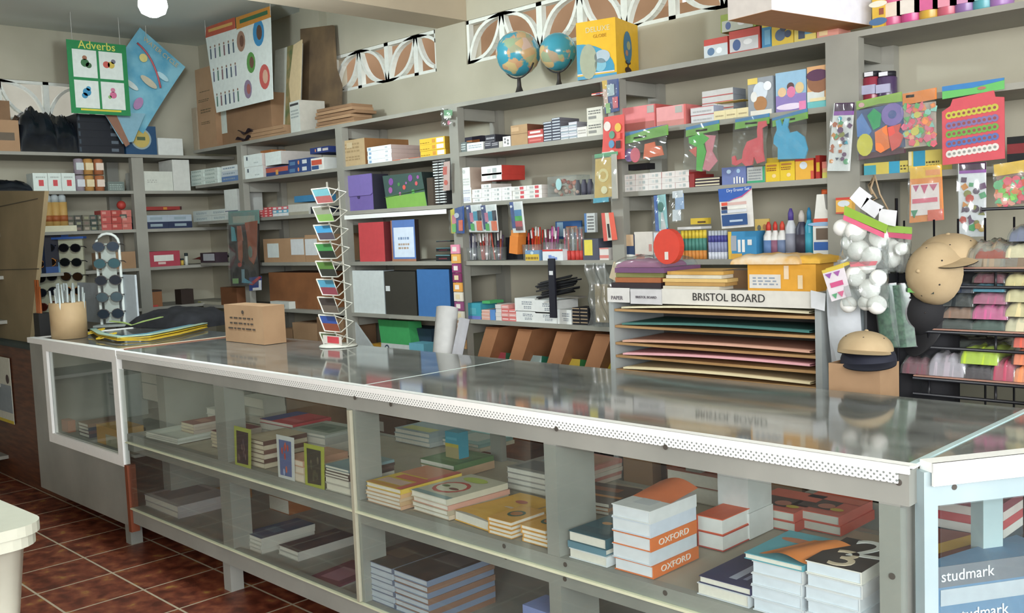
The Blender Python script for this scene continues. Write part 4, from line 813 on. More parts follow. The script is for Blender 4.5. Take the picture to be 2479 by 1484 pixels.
# fifth shelf, left bays
z = ZS[4]
pack('kraft_carton', 'large orange-brown open carton in the bay left of the card spinner', 'carton', 'B', z, 655, 770, 660, .25, mix_mat('brown_card_dark', '6e4526', '946038', 4, .3, .7, .8), off=YF + .05)
pack('white_packet', 'long white packet lying in front of the open brown carton', 'packet', 'B', z, 655, 700, 730, .06, 'c8ccc4', [(.1, .2, .8, .6, '9aa4a0')], off=YF + .0)
pack('brown_box', 'small brown box standing in the dark corner of the fifth shelf', 'box', 'B', z, 536, 575, 696, .1, '70482c')
pack('flat_cards', 'pile of pale flat cards on the corner shelf behind the black bag', 'cards', 'B', z, 480, 536, 730, .14, 'b0ac98', [(0, .3, .12, .8, '8a8a3a')])
pack('dark_box', 'dark box standing in the corner of the fifth shelf', 'box', 'L', ZL[4], 440, 470, 700, .1, '2c2018')
pack('brown_box', 'brown box with black lid beside the left upright on the fifth shelf', 'box', 'L', ZL[4], 366, 394, 702, .14, '865a38', [(0, .9, 1, 1, '2a2018'), (0, 0, .6, .12, 'b04038')])
# ================================================================ left wall shelving goods
z = ZL[0]
pack('kraft_carton', 'kraft carton with grey mark at the far left on top of the shelving', 'carton', 'L', z, -30, 50, 290, .3, KRAFT, [(.35, .35, .85, .6, '5c5040')])
pack('kraft_carton', 'brown carton behind, higher, at the far left on top of the shelving', 'carton', 'L', z, -30, 33, 243, .1, KRAFT2, off=XF - .33)
def lump(w, d, h, mat, n=3, seed=1, fx=1):
    r_ = random.Random(seed); ph = [r_.uniform(0, 6) for _ in range(6)]
    def f(a, b):
        a = .5 - .5 * math.cos(math.pi * a); b = .5 - .5 * math.cos(math.pi * b)
        e = max(0, 1 - abs(2 * a - 1) ** n) ** (1 / n) * max(0, 1 - abs(2 * b - 1) ** n) ** (1 / n)
        k = 1 + .1 * math.sin(a * 13 + ph[0]) * math.sin(b * 9 + ph[1]) + .06 * math.sin(a * 27 + ph[2] + b * 11)
        return ((a - .5) * w, (b - .5) * d + d / 2, h * e * k)
    return MB().grid(f, 22, 16, mat)
BLKBAG = mix_mat('black_plastic', '0d1014', '1d232b', 12, .3, .7, .18, bump=.5)
def lbag(px0, px1, pyt, lab, seed, off=XF - .03, mat=BLKBAG, d=.28, zs=z):
    u0, u1, h = size('L', off, zs, px0, px1, pyt)
    return tag(lump(u1 - u0, d, h, mat, 3, seed).build('black_bag', loc=(off, (u0 + u1) / 2, zs), rz=math.pi / 2), lab, 'bag')
lbag(50, 150, 265, 'rounded shiny black plastic bag on top of the left shelving', 3)
lbag(130, 198, 280, 'smaller black plastic bag beside the rounded one', 8)
stack('navy_tray', L_(1, 'navy-black tray with grey tab', 'under the green poster'), 'tray', 'L', z, 192, 302, 1, 278, 5, .25, '12161f', [(.72, .3, .88, .7, '59636c'), (.02, .2, .06, .8, '3a4650')])
u0, u1, h = size('L', XF - .02, z, 306, 381, 305)
t = thing('disc_box', 'dark blue box with a round yellow sticker on the left shelving', 'box', wloc('L', XF - .02, (u0 + u1) / 2, z), math.pi / 2)
MB().box(-(u1 - u0) / 2, (u1 - u0) / 2, 0, .1, 0, h, '1f4668').build('body', t); MB().disc(0, h * .55, h * .37, -.001, '8fa0a0', 24).disc(0, h * .55, h * .31, -.002, 'b8a45a', 24).box(-.03, .03, -.004, -.002, h * .5, h * .62, '4c5c40').build('sticker', t)
pack('white_box', 'white box beside the yellow-stickered blue box', 'box', 'L', z, 384, 444, 335, .18, 'ccd0ca')
z = ZL[1]
lbag(-30, 80, 435, 'long black bag lying at the far left of the second left shelf', 5, zs=z, d=.2)
RD = [(.38, .28, .72, .62, 'c44a4c'), ('T', .2, .7, .85, .85, 'a8b0a8', 1)]
for i, (a, c) in enumerate(((82, 117), (118, 150), (151, 184))):
    pack('red_square_box', f'white box with red square, {["left", "middle", "right"][i]} of three on the left shelving', 'box', 'L', z, a, c, 419, .12, 'd0dad2', RD)
for i, (px, lv) in enumerate(((194, 0), (194, 1), (217, 0), (217, 1), (242, 0), (242, 1))):
    r_ = .032; zz = z + lv * .115
    mb = MB().lathe([(r_, 0), (r_, .105), (r_ * .6, .11)], M(['9a8f98', '9a8f98', 'b88a50', 'b88a50', 'a86a48', 'a86a48'][i], .3), 16).box(-r_ * .8, r_ * .8, -r_ * 1.01, -r_ * .5, .03, .08, ['c8ccd0', 'c0c8c8', 'd8c8a0', 'd8c8a0', 'd8c8b8', 'd8c8b8'][i])
    tag(mb.build('tin', loc=wloc('L', XF - .05, u_at('L', XF - .05, z, px), zz), rz=math.pi / 2), ['silver', 'golden', 'copper'][i // 2] + ' tin beside the white boxes with red squares, ' + ['lower', 'upper'][lv], 'tin')
pack('cellophane_pack', 'low shiny grey pack beside the copper tins', 'pack', 'L', z, 262, 302, 440, .14, '69756e', [('T', .1, .1, .9, .8, '9aa8a0', 3)])
z = ZL[2]
zpf = z + .02
for i, (px, lv) in enumerate(((118, 0), (136, 0), (154, 0))):
    u = u_at('L', XF - .04, z + .06, px)
    t = thing('glue_tube', f'yellow-brown bottle with clear cap, {["left", "middle", "right"][i]} of three on the third left shelf', 'bottle', wloc('L', XF - .04, u, z + .04), math.pi / 2)
    MB().lathe([(.03, 0), (.03, .16)], 'c09a58', 14).lathe([(.0305, .03), (.0305, .07)], 'a0582c', 14).build('bottle_body', t); MB().lathe([(.026, .16), (.024, .2), (.012, .215)], 'a8b0b0', 12).build('cap', t)
tag(MB().box(-.14, .14, 0, .12, 0, .04, 'd0ccb0').build('display_tray', loc=wloc('L', XF - .01, u_at('L', XF, z, 137), z), rz=math.pi / 2), 'pale tray under the three yellow-brown bottles', 'tray')
for i in range(24):
    c, r = i % 8, i // 8
    o = box_mesh(.05, .1, .035, ['5a5a4c', '4a4a44', '6a6658', '3e4a42'][i % 4], [(.2, .2, .8, .7, ['8a8a70', '7a6a60', '9a9080'][i % 3])]).build('sharpener_pack', loc=wloc('L', XF - .02 - rnd.uniform(0, .02), u_at('L', XF, z, 177) + c * .052, z + r * .037), rz=math.pi / 2 + rnd.uniform(-.1, .1))
    tag(o, f'small olive-grey pack in the heap on the left shelving, {["bottom", "middle", "top"][r]} layer, {ORD[c] if c else "first"} along', 'pack', 'jumbled small packs')
for i in range(9):
    c, r = i % 3, i // 3
    tag(box_mesh(.07, .12, .045, ['b0504a', 'a8443c', 'b8655a'][i % 3], [(.1, .4, .5, .8, 'c8887c')]).build('red_pack', loc=wloc('L', XF - .02, u_at('L', XF, z, 262) + c * .073, z + r * .047), rz=math.pi / 2 + rnd.uniform(-.08, .08)),
        P_(c, r, 3, 3, 'red soap-like pack', 'beside the left upright'), 'pack')
tag(MB().ball((0, 0, .03), .032, 'a8382e', 14).build('red_ball', loc=wloc('L', XF - .05, u_at('L', XF, z, 305), z + .145)), 'small red ball on the red packs beside the left upright', 'ball')
z = ZL[3]
pack('blue_basin_pack', 'blue and black carton standing behind the sunglasses', 'carton', 'L', z, 112, 172, 560, .14, '2a4a80', [(.0, .15, .7, 1, '1b1b28'), (.5, .0, .9, .25, '6a90a8')], off=XF - .05)
pack('kraft_carton', 'kraft carton beside the left upright behind the hair clip stand', 'carton', 'L', z, 252, 330, 610, .2, KRAFT)
z = ZL[4]
pack('white_board', 'white board standing between the sunglasses and the left upright', 'board', 'L', z, 186, 262, 688, .03, 'bcc4c6', off=XF + .03) if 0 else None
# ================================================================ left end: brown cabinet, tall cardboard, display stands
t = thing('wooden_cabinet', 'dark brown wooden cabinet left of the glass counter', 'cabinet', (-6.5, 2.2, 0))
MB().box(-.72, .60, -.14, .5, 0, .88, WOOD).build('body', t); MB().box(-.74, .61, -.16, .5, .88, .905, '2c3a38').build('worktop', t)
MB().box(.56, .612, -.155, -.14, .70, .83, 'c0c6bc').build('hinge_plate', t); MB().box(.56, .612, -.155, -.14, .24, .33, 'a8aca0').build('hinge_plate', t)
pa = ony(22, 870, 2.05)
t = thing('wall_poster', 'poster with pale figure and yellow lower edge pinned to the brown cabinet', 'poster', (pa.x, 2.052, 0))
MB().box(-.5, 0, -.003, 0, .37, .80, 'c8c8b8').box(-.5, 0, -.004, -.003, .37, .39, 'c8b030').box(-.5, -.004, -.004, -.003, .44, .62, '8a9498').disc(-.06, .66, .03, -.004, '4a3a38').build('sheet', t)
kb = mix_mat('carton_olive', '7d7052', '948261', 3, .3, .7, .85)
yc = 2.12; A = [ony(*p, yc) for p in ((72, 828), (108, 462), (-20, 462), (-20, 828))]
t = thing('cardboard_carton', 'tall folded cardboard carton standing on the brown cabinet', 'carton', (A[0].x, yc, .905))
pts = [(p.x - A[0].x, p.z - .905) for p in A]; pts[0] = (pts[0][0], 0); pts[3] = (pts[3][0], 0)
MB().prism(pts, 0, .025, kb).build('body', t)
for (pa_, pb_) in (((-18, 505), (92, 482)), ((-18, 655), (95, 652))):
    q0, q1 = ony(*pa_, yc), ony(*pb_, yc)
    MB().prism([(q0.x - A[0].x, q0.z - .905), (q1.x - A[0].x, q1.z - .905), (q1.x - A[0].x, q1.z - .899), (q0.x - A[0].x, q0.z - .899)], -.002, 0, '4c4230').build('fold_line', t)
# sunglasses stand on the cabinet/counter
bz = CZ + .002
def sunglasses(parent, x, z0, col, lens, rot=0, w=.13, y=-.03):
    """front of a pair of sunglasses with arms"""
    mb = MB(); T = Matrix.Translation((x, y, z0)) @ Matrix.Rotation(rot, 4, 'Y')
    for s in (-1, 1): mb.disc(s * w * .26, 0, w * .22, 0, lens, 14, rz=w * .17, t=.004, T=T)
    for s in (-1, 1):
        mb.tube([T @ Vector((s * w * .48, 0, w * .08)), T @ Vector((s * w * .5, .06, w * .06)), T @ Vector((s * w * .46, .11, 0))], .003, col, 5)
        mb.tube([T @ Vector((s * w * .26 + w * .22 * math.cos(a), -.002, w * .18 * math.sin(a))) for a in [k * math.pi / 6 for k in range(13)]], .0028, col, 5)
    mb.tube([T @ Vector((-w * .08, -.002, w * .04)), T @ Vector((w * .08, -.002, w * .04))], .003, col, 5)
    return mb
sp = onz(150, 812, bz); yS = 2.5
sx = ony(150, 700, yS).x
aS = math.radians(48); t = thing('display_stand', 'sunglasses stand on the counter beside the tall cardboard', 'stand', (sx, yS, bz), aS)
MB().box(-.16, .16, .0, .02, .02, .56, 'a8a890').box(-.15, .15, -.08, .08, 0, .02, '2a2420').build('stand_back', t)
MB().box(-.18, .18, -.03, .03, .56, .575, '2a4f90').build('header_strip', t)
k = 0; words_ = ['top', 'second', 'third', 'fourth', 'fifth']; LC = ['16181c', '101014', '1c1410', '0e1214', '141414', '2a1c10', '141820', '101010', '401810', '16161a']
for r in range(5):
    for c, cx in enumerate((-.085, .085)):
        o = sunglasses(None, 0, 0, ['1a2238', '141418', 'c07a30', '18181c', '2a2a30', '101014', '101014', 'b06a28', '5a2018', '20202a'][k], M(LC[k], .08), rot=(-.12 if c == 0 else .05), w=.15).build('sunglasses', loc=(sx + cx * math.cos(aS), yS + cx * math.sin(aS), bz + .50 - r * .098), rz=aS)
        tag(o, f'{["dark", "black", "orange-armed", "black wraparound", "grey", "amber-lensed", "black narrow", "tan-framed", "red-brown round", "smoky"][k]} sunglasses on the stand, {words_[r]} row {["left", "right"][c]}', 'sunglasses'); k += 1
# second stand with white frame and clips
yS2 = 2.5; sx2 = ony(268, 700, yS2).x
t = thing('display_stand', 'narrow white arched stand with lenses near the left upright', 'stand', (sx2, yS2, bz), aS)
pts = [(-.07, 0, .0), (-.07, 0, .52)] + [(-.07 + .07 - .07 * math.cos(a), 0, .52 + .06 * math.sin(a)) for a in [i * math.pi / 8 for i in range(9)]] + [(.07, 0, .0)]
MB().tube(pts, .009, 'd0d6d0').build('frame', t); MB().box(-.045, .045, .0, .006, .02, .52, 'a8b0a8').build('stand_back', t); MB().box(-.1, .1, -.07, .07, -.0, .012, '9aa09a').build('base', t)
for r in range(5):
    o = sunglasses(None, 0, 0, '5a5450', M(['3a4450', '3c5a60', '2c3038', '4a5a60', '24303c'][r], .1), w=.17).build('sunglasses', loc=(sx2, yS2, bz + .50 - r * .105), rz=aS)
    tag(o, f'rimless pale sunglasses on the narrow white stand, {words_[r]} from above', 'sunglasses')
yb = 2.56
for i, (a, c, p0, p1, lb) in enumerate(((188, 262, 685, 755, 'white card sheet behind the two sunglasses stands, left'), (262, 328, 665, 762, 'white card sheet behind the narrow white stand, right'))):
    x0, x1 = ony(a, 700, yb).x, ony(c, 700, yb).x; zt = ony((a + c) / 2, p0, yb).z
    tag(MB().box(0, x1 - x0, 0, .012, 0, zt - bz, 'b8c0c4').build('white_card', loc=(x0, yb, bz)), lb, 'card')
tag(MB().lathe([(.05, 0), (.09, .01), (.1, .04), (.07, .09), (.02, .1)], 'b0aea0', 18).build('straw_hat', loc=(-5.93 + .0, 3.0, ZL[3])), 'pale cap lying on the shelf behind the narrow white stand', 'cap') if 0 else None
# pencils standing in black holder at far left
t = thing('pencil_holder', 'black holder with long brown pencils beside the tall cardboard', 'holder', (ony(103, 760, 2.1).x, 2.1, CZ - .02))
MB().box(-.04, .05, -.04, .04, .0, .14, '151414').build('holder', t)
for i in range(4): MB().tube([(-.025 + i * .02, -.02, .02), (-.02 + i * .02, -.02, .34 - .04 * (i % 2))], .007, 'a05a2c', 6).build('pencil', t)
# brown tub with clear straws
pt = onz(158, 818, bz); pc_ = ony(158, 790, 2.03)
t = thing('tub', 'brown paper-covered tub of clear straws on the glass counter', 'tub', (pc_.x, 2.05, bz)); r_ = .118 * .8
MB().lathe([(r_, 0), (r_ * 1.02, .20)], mix_mat('tub_card', 'a08662', 'b49a74', 6, .3, .7, .7), 28).build('tub_body', t)
for i in range(34):
    a = rnd.uniform(0, 6.28); q = rnd.uniform(.2, .9) * r_
    MB().tube([(q * math.cos(a), q * math.sin(a), .1), (q * 1.15 * math.cos(a) + rnd.uniform(-.01, .01), q * 1.15 * math.sin(a), rnd.uniform(.24, .31))], .006, M('c4d0d0', .25), 6).build('straw', t)
# black bag with lime edge + yellow lanyards
def strip(name, par, pts, w, mat, th=.004):
    """flat ribbon following pts (top view heights included)"""
    mb = MB(); P2 = [Vector(p) for p in pts]; vs = []
    for i, p in enumerate(P2):
        d = (P2[min(i + 1, len(P2) - 1)] - P2[max(0, i - 1)]); d.z = 0; d.normalize(); nn = Vector((-d.y, d.x, 0)) * w / 2
        vs += [p - nn, p + nn, p + nn + Vector((0, 0, th)), p - nn + Vector((0, 0, th))]
    fs = []
    for i in range(len(P2) - 1):
        a, b = i * 4, i * 4 + 4; fs += [(a, a + 1, b + 1, b), (a + 1, a + 2, b + 2, b + 1), (a + 2, a + 3, b + 3, b + 2), (a + 3, a, b, b + 3)]
    mb.add(vs, fs, mat); return mb.build(name, par)
pb = onz(330, 800, bz)
t = thing('black_bag', 'flat black cloth bag with a lime green edge on the left of the glass counter', 'bag', (pb.x - .02, pb.y + .12, bz))
q = Vector((pb.x - .02, pb.y + .12, bz))
cl = lump(.62, .36, .11, mix_mat('black_cloth', '15161a', '2a2b30', 14, .3, .7, .8), 2.5, 21).build('bag_body', t, rz=.3); cl.location = (.03, .02, 0)
def rel(px, py, zz): return onz(px, py, bz + zz) - q
strip('lime_edge', t, [rel(268, 778, .075), rel(300, 782, .07), rel(318, 788, .07), rel(350, 778, .075), rel(392, 768, .08)], .02, 'a8c070')
t = thing('lanyard', 'bundle of yellow and blue lanyards lying on the glass counter', 'lanyards', tuple(onz(360, 815, bz))); q = onz(360, 815, bz)
for i, (c, o_) in enumerate((('d8b428', 0), ('c8a424', 4), ('d8b830', -4), ('5f94a8', -12), ('a8c0a8', -9))):
    strip('strap', t, [rel(225, 800 + o_ * .3, .004 + i * .005), rel(245, 812 + o_ * .4, .012 + i * .005), rel(290, 822 + o_ * .6, .008 + i * .005), rel(360, 820 + o_, .006 + i * .005), rel(430, 806 + o_, .006 + i * .005), rel(496, 790 + o_ * .8, .006 + i * .005)], .034, c)
for i, (cx, cy) in enumerate(((230, 803), (258, 814))):
    pts = []
    for k in range(13):
        a = k / 12 * 2 * math.pi; b_ = rel(cx, cy, .02); pts.append((b_.x + .03 * math.cos(a), b_.y + .05 * math.sin(a), b_.z + .012 * math.sin(a)))
    strip('loop', t, pts, .016, ['d8b428', 'd0b030'][i])
# card spinner : tall white wire rack with pictures
ps = onz(828, 836, bz); H0 = ony(806, 440, ps.y).z - bz
t = thing('card_rack', 'tall white wire rack of picture cards standing on the counter', 'rack', (ps.x, ps.y - .02, bz))
MB().tube([(-.02, 0, 0), (-.02, 0, H0)], .005, 'c8c8bc').tube([(.03, .03, 0), (.03, .03, H0)], .004, 'c8c8bc').build('pole', t)
MB().lathe([(.09, 0), (.085, .006), (.02, .012)], 'c8c8bc', 20).build('base', t)
n_ = 9; cc = [('5a8a90', '8a4a48'), ('7a7a6c', '6a8a48'), ('3a80a8', '484048'), ('3a7a40', '202420'), ('4a6a30', '2a2c28'), ('4a88a0', '7a3a44'), ('3a3230', '5a5048'), ('2f4888', '7a4030'), ('4a5a38', '2c2a26')]
for i in range(n_):
    zc = H0 - (i + .75) * (H0 / n_)
    dd = H0 / n_ * .42
    ox = .0
    P4 = [(-.135, -.01, zc + dd), (.0, -.01, zc + dd), (.07, -.03, zc - dd), (-.06, -.03, zc - dd)]
    MB().tube(P4 + [P4[0]], .0035, 'd8d6c8', 5).tube([(.0, -.01, zc + dd), (.10, .02, zc + dd * .3), (.07, -.03, zc - dd)], .003, 'd0cec0', 5).tube([(.03, .03, zc + dd), (-.01, -.02, zc - dd)], .0025, 'd0cec0', 5).build('card_holder', t)
    A = [Vector(p) for p in P4]; mid = [(a + b) / 2 for a, b in ((A[0], A[3]), (A[1], A[2]))]
    s_ = lambda p, k_=.9: tuple(p)
    MB().add([A[0], A[1], mid[1], mid[0]], [(0, 1, 2, 3)], M(cc[i][0], .3)).add([mid[0], mid[1], A[2], A[3]], [(0, 1, 2, 3)], M(cc[i][1], .3)).build('picture_card', t)
MB().box(-.08, .07, -.03, -.028, .01, .05, 'c8c0b8').box(-.04, .05, -.032, -.03, .016, .046, 'b83a44').build('picture_card', t)
# printed carton on the counter
pA, pB_ = onz(560, 842, bz), onz(640, 845, bz)
pc2 = ony(640, 846, 2.45)
x0, x1 = ony(545, 790, 2.42).x, ony(638, 790, 2.42).x; x2 = x1
t = thing('kraft_carton', 'kraft carton printed with dark lines standing at the back of the counter', 'carton', (x0, 2.42, bz)); h = ony(600, 740, 2.42).z - bz; w = x1 - x0
decals(MB().box(0, w, 0, .12, 0, h, KRAFT), w, h, []).build('body', t)
mb = MB(); decals(mb, w, h, [('T', .15, .62, .75, .70, '4a4038', 1), ('T', .15, .48, .75, .56, '4a4038', 1), ('T', .1, .34, .8, .42, '4a4038', 1), ('o', .5, .82, .06, .05, '4a4038')]); mb.build('print', t, (w / 2, -.001, 0))
# the leaning paper rolls behind the counter
for i, (a, b, r, cl, lb) in enumerate((((1083, 745), (1070, 905), .052, 'dcdcd8', 'fat white paper roll standing behind the counter'), ((1125, 772), (1098, 905), .034, 'ccccd0', 'thinner white paper roll leaning right of the fat one'))):
    pa, pb2 = ony(*a, 3.0), ony(*b, 2.92); d = (pb2 - pa).normalized(); pb2 = pa + d * (pa.z / -d.z)
    tag((MB().tube([pa, pb2], r, cl, 20).tube([pa + d * -.002, pa + d * .01], r * .55, 'a8a8a0', 16) if i == 0 else MB().tube([pa, pb2], r, cl, 4)).build('paper_roll'), lb, 'roll')
# ================================================================ hanging posters, lamp
t = thing('poster', 'green framed Adverbs poster with four pictures hanging at the upper left', 'poster', tuple(onx(240, 190, -6.7)))
A = [onx(*p, -6.7) for p in ((160, 93), (305, 112), (317, 286), (178, 272))]; w = (A[1] - A[0]).length; h = (A[0] - A[3]).length; roll = -math.atan2(A[0].z - A[1].z, (A[1] - A[0]).y) * 0
t.rotation_euler = (0, 0, math.pi / 2)
mb = MB().box(-w / 2, w / 2, 0, .002, -h / 2, h / 2, '208048')
for cx in (-1, 1):
    for cz in (-1, 1): mb.box(cx * w * .22 - w * .2, cx * w * .22 + w * .2, -.0006, 0, (cz * .21 - .19) * h - .01, (cz * .21 + .19) * h - .01, 'd4dcd4')
mb.build('sheet', t)
for sx_ in (-1, 1): MB().tube([(sx_ * w * .4, .001, h / 2), (sx_ * w * .4, .001, ZC - t.location.z)], .002, 'c8c8c0', 5).build('string', t)
mb = MB(); f_ = lambda u, v: (u * w, v * h)
for (u, v, r, c) in ((-.22, .2, .07, '3a6a40'), (-.22, .27, .04, '9a6a50'), (-.16, .17, .05, '3c5c3c'), (.22, .2, .06, 'c8b050'), (.26, .25, .04, '70707c'), (.14, .2, .06, 'c05a50'), (-.22, -.2, .07, '3a8ab0'), (-.26, -.25, .05, '3a8ab0'), (-.19, -.15, .04, '4a98bc'), (.22, -.22, .06, 'c86a8c'), (.22, -.15, .04, 'c87a94'), (.16, -.25, .03, '8ab070')):
    mb.disc(u * w, v * h, r * w, -.001, c, 12, rz=r * h * .8)
mb.box(-.34 * w, .34 * w, -.0008, 0, -.455 * h, -.43 * h, 'd0c040'); mb.build('pictures', t)
text_part('Adverbs', .075, 'd8d060', t, (0, -.001, h * .445), UP)
# water cycle poster, curled and tilted
t = thing('poster', 'light blue WATER CYCLE poster hanging tilted behind the green one', 'poster', tuple(onx(345, 195, -6.85)), rot=(0, 0, math.pi / 2))
Tm = Matrix.Rotation(.62, 4, 'Y')
mb = MB().grid(lambda a, b: ((a - .5) * .42, .02 * math.sin(b * 3) + .03 * a, (b - .5) * .62), 8, 10, mix_mat('sky_print', '5aa0bc', '86c0d0', 7, .35, .65, .5), T=Tm)
mb.build('sheet', t)
mb = MB(); 
for (u, v, a, b, c) in ((-.08, .14, .03, .03, 'd8cc80'), (.04, .02, .07, .025, 'c0b8a0'), (-.05, -.08, .06, .02, 'c8d4d0'), (.06, -.16, .03, .05, 'a880a8'), (.1, .12, .05, .02, 'b0d4dc')): mb.disc(u, v, a, -.004, c, 14, rz=b, T=Tm)
mb.tube([Tm @ Vector((-.17 + .3 * k / 8, -.005, .2 - .16 * (k / 8) ** 2)) for k in range(9)], .007, 'c05a60', 5); mb.build('pictures', t)
o = text_part('WATER CYCLE', .045, 'c8b890', t, (.06, -.006, .255), (math.pi / 2, .62, 0)); o.rotation_euler = (Tm.to_3x3() @ Matrix.Rotation(math.pi / 2, 3, 'X')).to_euler(); o.location = Tm @ Vector((0, -.003, .26))
wc = t; dv = onx(300, 300, -6.8) - wc.location; qv = Vector((dv.y, -dv.x, dv.z))
MB().prism([(-.14, .08), (.16, .08), (.06, -.12), (-.02, -.14)], 0, .004, '7fa8b8').prism([(-.14, .08), (-.06, .08), (.03, -.14), (0, -.16)], -.006, -.001, '8a6450').build('curled_corner', wc, tuple(qv))
MB().tube([(.05, 0, .28), (.05, 0, ZC - wc.location.z)], .002, 'c8c8c0', 5).build('string', wc)
# people chart
A = [ony(*p, YF - .05) for p in ((498, 92), (655, 42), (661, 240), (524, 273))]
t = thing('poster', 'white people and faces chart with red and yellow title strips, hanging in the corner', 'poster', tuple((A[0] + A[2]) / 2)); c0 = (A[0] + A[2]) / 2
mb = MB(); pts = [(p.x - c0.x, p.z - c0.z) for p in A]; mb.prism(pts, 0, .003, 'd8e0da'); mb.build('sheet', t)
def bil(u, v):
    a = Vector(pts[0]).lerp(Vector(pts[1]), u); b = Vector(pts[3]).lerp(Vector(pts[2]), u); return b.lerp(a, v)
mb = MB()
for (u, v, r, c, c2) in ((.55, .82, .055, '9a7864', '6a4a3c'), (.82, .86, .07, '3a88b8', '5a4438'), (.68, .52, .055, '5a9048', '6a4c3c'), (.6, .2, .05, '8a7a90', 'a06058'), (.88, .3, .065, 'c05a54', 'd0a890')):
    p = bil(u, v); mb.disc(p.x, p.y, r, -.0006, c, 16, rz=r * 1.25); mb.disc(p.x + .01, p.y, r * .5, -.0012, c2, 12, rz=r * .7)
for row, v in enumerate((.8, .5, .17)):
    for k in range(6):
        p = bil(.05 + k * .075, v); mb.box(p.x - .009, p.x + .009, -.0006, 0, p.y - .05, p.y + .02, ['50606c', '6a6a80', '5a7a6a', '7a5a60', '3a4a60'][(k + row) % 5]); mb.disc(p.x, p.y + .033, .009, -.0006, '8a6a58', 8)
mb.build('pictures', t)
a_ = bil(0, 1.0); b_ = bil(.5, 1.0); c_ = bil(1, 1.02)
for q_ in (a_, c_): MB().tube([(q_.x, .001, q_.y), (q_.x, .001, ZC - t.location.z)], .002, 'c8c8c0', 5).build('string', t)
MB().prism([(a_.x, a_.y), (b_.x - .02, b_.y), (b_.x - .02, b_.y + .075), (a_.x + .02, a_.y + .07)], -.002, .003, 'b85a44').prism([(a_.x + .05, a_.y + .03), (b_.x - .05, b_.y + .03), (b_.x - .05, b_.y + .05), (a_.x + .05, a_.y + .05)], -.003, -.002, 'd0a860').build('title_strip', t)
MB().prism([(b_.x + .0, b_.y - .01), (c_.x, c_.y - .01), (c_.x, c_.y + .06), (b_.x + .0, b_.y + .07)], -.002, .003, 'c88838').prism([(b_.x + .05, b_.y + .02), (c_.x - .03, c_.y + .015), (c_.x - .03, c_.y + .04), (b_.x + .05, b_.y + .045)], -.003, -.002, '3a6a48').build('title_strip', t)
# the bare lamp under the ceiling
lp = Vector((-4.05, 1.98, 2.56))
lp = ony(369, -2, 1.98)
t = thing('ceiling_lamp', 'glaring bare bulb hanging from the ceiling at the upper left', 'lamp', tuple(lp))
MB().lathe([(.02, -.075), (.05, -.06), (.062, -.03), (.058, .0), (.035, .04), (.022, .06)], M('f4fbff', .3, emit=80), 20).build('bulb', t)
MB().lathe([(.024, .06), (.026, .12)], 'd8d8d0', 16).build('socket', t); MB().tube([(0, 0, .12), (0, 0, ZC - lp.z)], .005, 'c8c8c0').build('cable', t)
l = bpy.data.lights.new('bulb_light', 'POINT'); l.energy = 48; l.color = (.82, .95, 1); l.shadow_soft_size = .07
lo = bpy.data.objects.new('bulb_light', l); sc.collection.objects.link(lo); lo.parent = t; lo.location = (0, 0, -.14)
# ================================================================ bristol board cabinet
yC = 3.1; CT = 1.236
xa, xb = ony(1474, 745, yC).x, ony(1988, 745, yC).x
t = thing('paper_cabinet', 'open grey plan cabinet with board shelves and hand-lettered BRISTOL BOARD strip', 'cabinet', ((xa + xb) / 2, yC, 0)); w = xb - xa
CAB = mix_mat('cabinet_paint', '8e9494', 'a8aca8', 4, .3, .7, .5); PLY = mix_mat('plywood', '9c7850', 'b4905f', 6, .3, .7, .6)
for sx_ in (-1, 1):
    MB().box(sx_ * (w / 2 - .012) - .012, sx_ * (w / 2 - .012) + .012, 0, .36, 0, CT, CAB, side='4f5250' if 0 else CAB).build('side_post', t)
MB().box(-w / 2 + .026, w / 2 - .026, .34, .36, 0, CT, '5a5854').build('back_panel', t)
MB().box(-w / 2 + .026, w / 2 - .026, .0, .34, CT - .012, CT, CAB).build('top', t)
zr = [ony(1600, p, yC).z for p in (752, 793, 836, 868, 903)] + [.84, .78, .72]
for zz in zr: MB().box(-w / 2 + .026, w / 2 - .026, .004, .34, zz - .010, zz, PLY).build('tray_shelf', t)
MB().box(-w / 2 + .025, w / 2 - .025, .06, .34, .0, .66, '3a2a22').build('base', t)
for k in range(4): MB().box(-w / 2 + .05 + k * .22, -w / 2 + .2 + k * .22, .0, .058, .02, .66, [KRAFT2, WOOD, KRAFT, KRAFT2][k]).build('base_board', t)
ctop = ony(1650, 700, yC - .01).z; cbot = ony(1650, 737, yC - .01).z
def cstrip(px0, px1, col, name='label_strip', y=-.006, th=.003, up=0, parent=t):
    x0, x1 = ony(px0, 720, yC).x - t.location.x, ony(px1, 720, yC).x - t.location.x
    return MB().box(x0, x1, y - th, y, cbot + up, ctop + up, col).build(name, parent)
cstrip(1606, 1975, 'd2cec4'); cstrip(1474, 1527, 'd0cdc8', up=-.0); cstrip(1529, 1605, 'c6c4c4', y=-.0045, up=-.004)
xm = (ony(1765, 715, yC).x - t.location.x)
text_part('BRISTOL BOARD', .042, '33302e', t, (xm, -.0105, (ctop + cbot) / 2), UP, sx=1.0)
text_part('PAPER', .022, '605a60', t, (ony(1497, 715, yC).x - t.location.x, -.0105, cbot + .018), UP)
text_part('BRISTOL BOARD', .014, '605a60', t, (ony(1567, 720, yC).x - t.location.x, -.009, (ctop + cbot) / 2 - .006), UP)
scols = ['d8cfae', '3f6f68', 'c89a84', 'd8a0a4', 'd8c8a0', '8a9a9a', 'b0a890', 'a0a0a8']
nms = ['cream', 'dark green', 'salmon', 'pink', 'pale yellow']
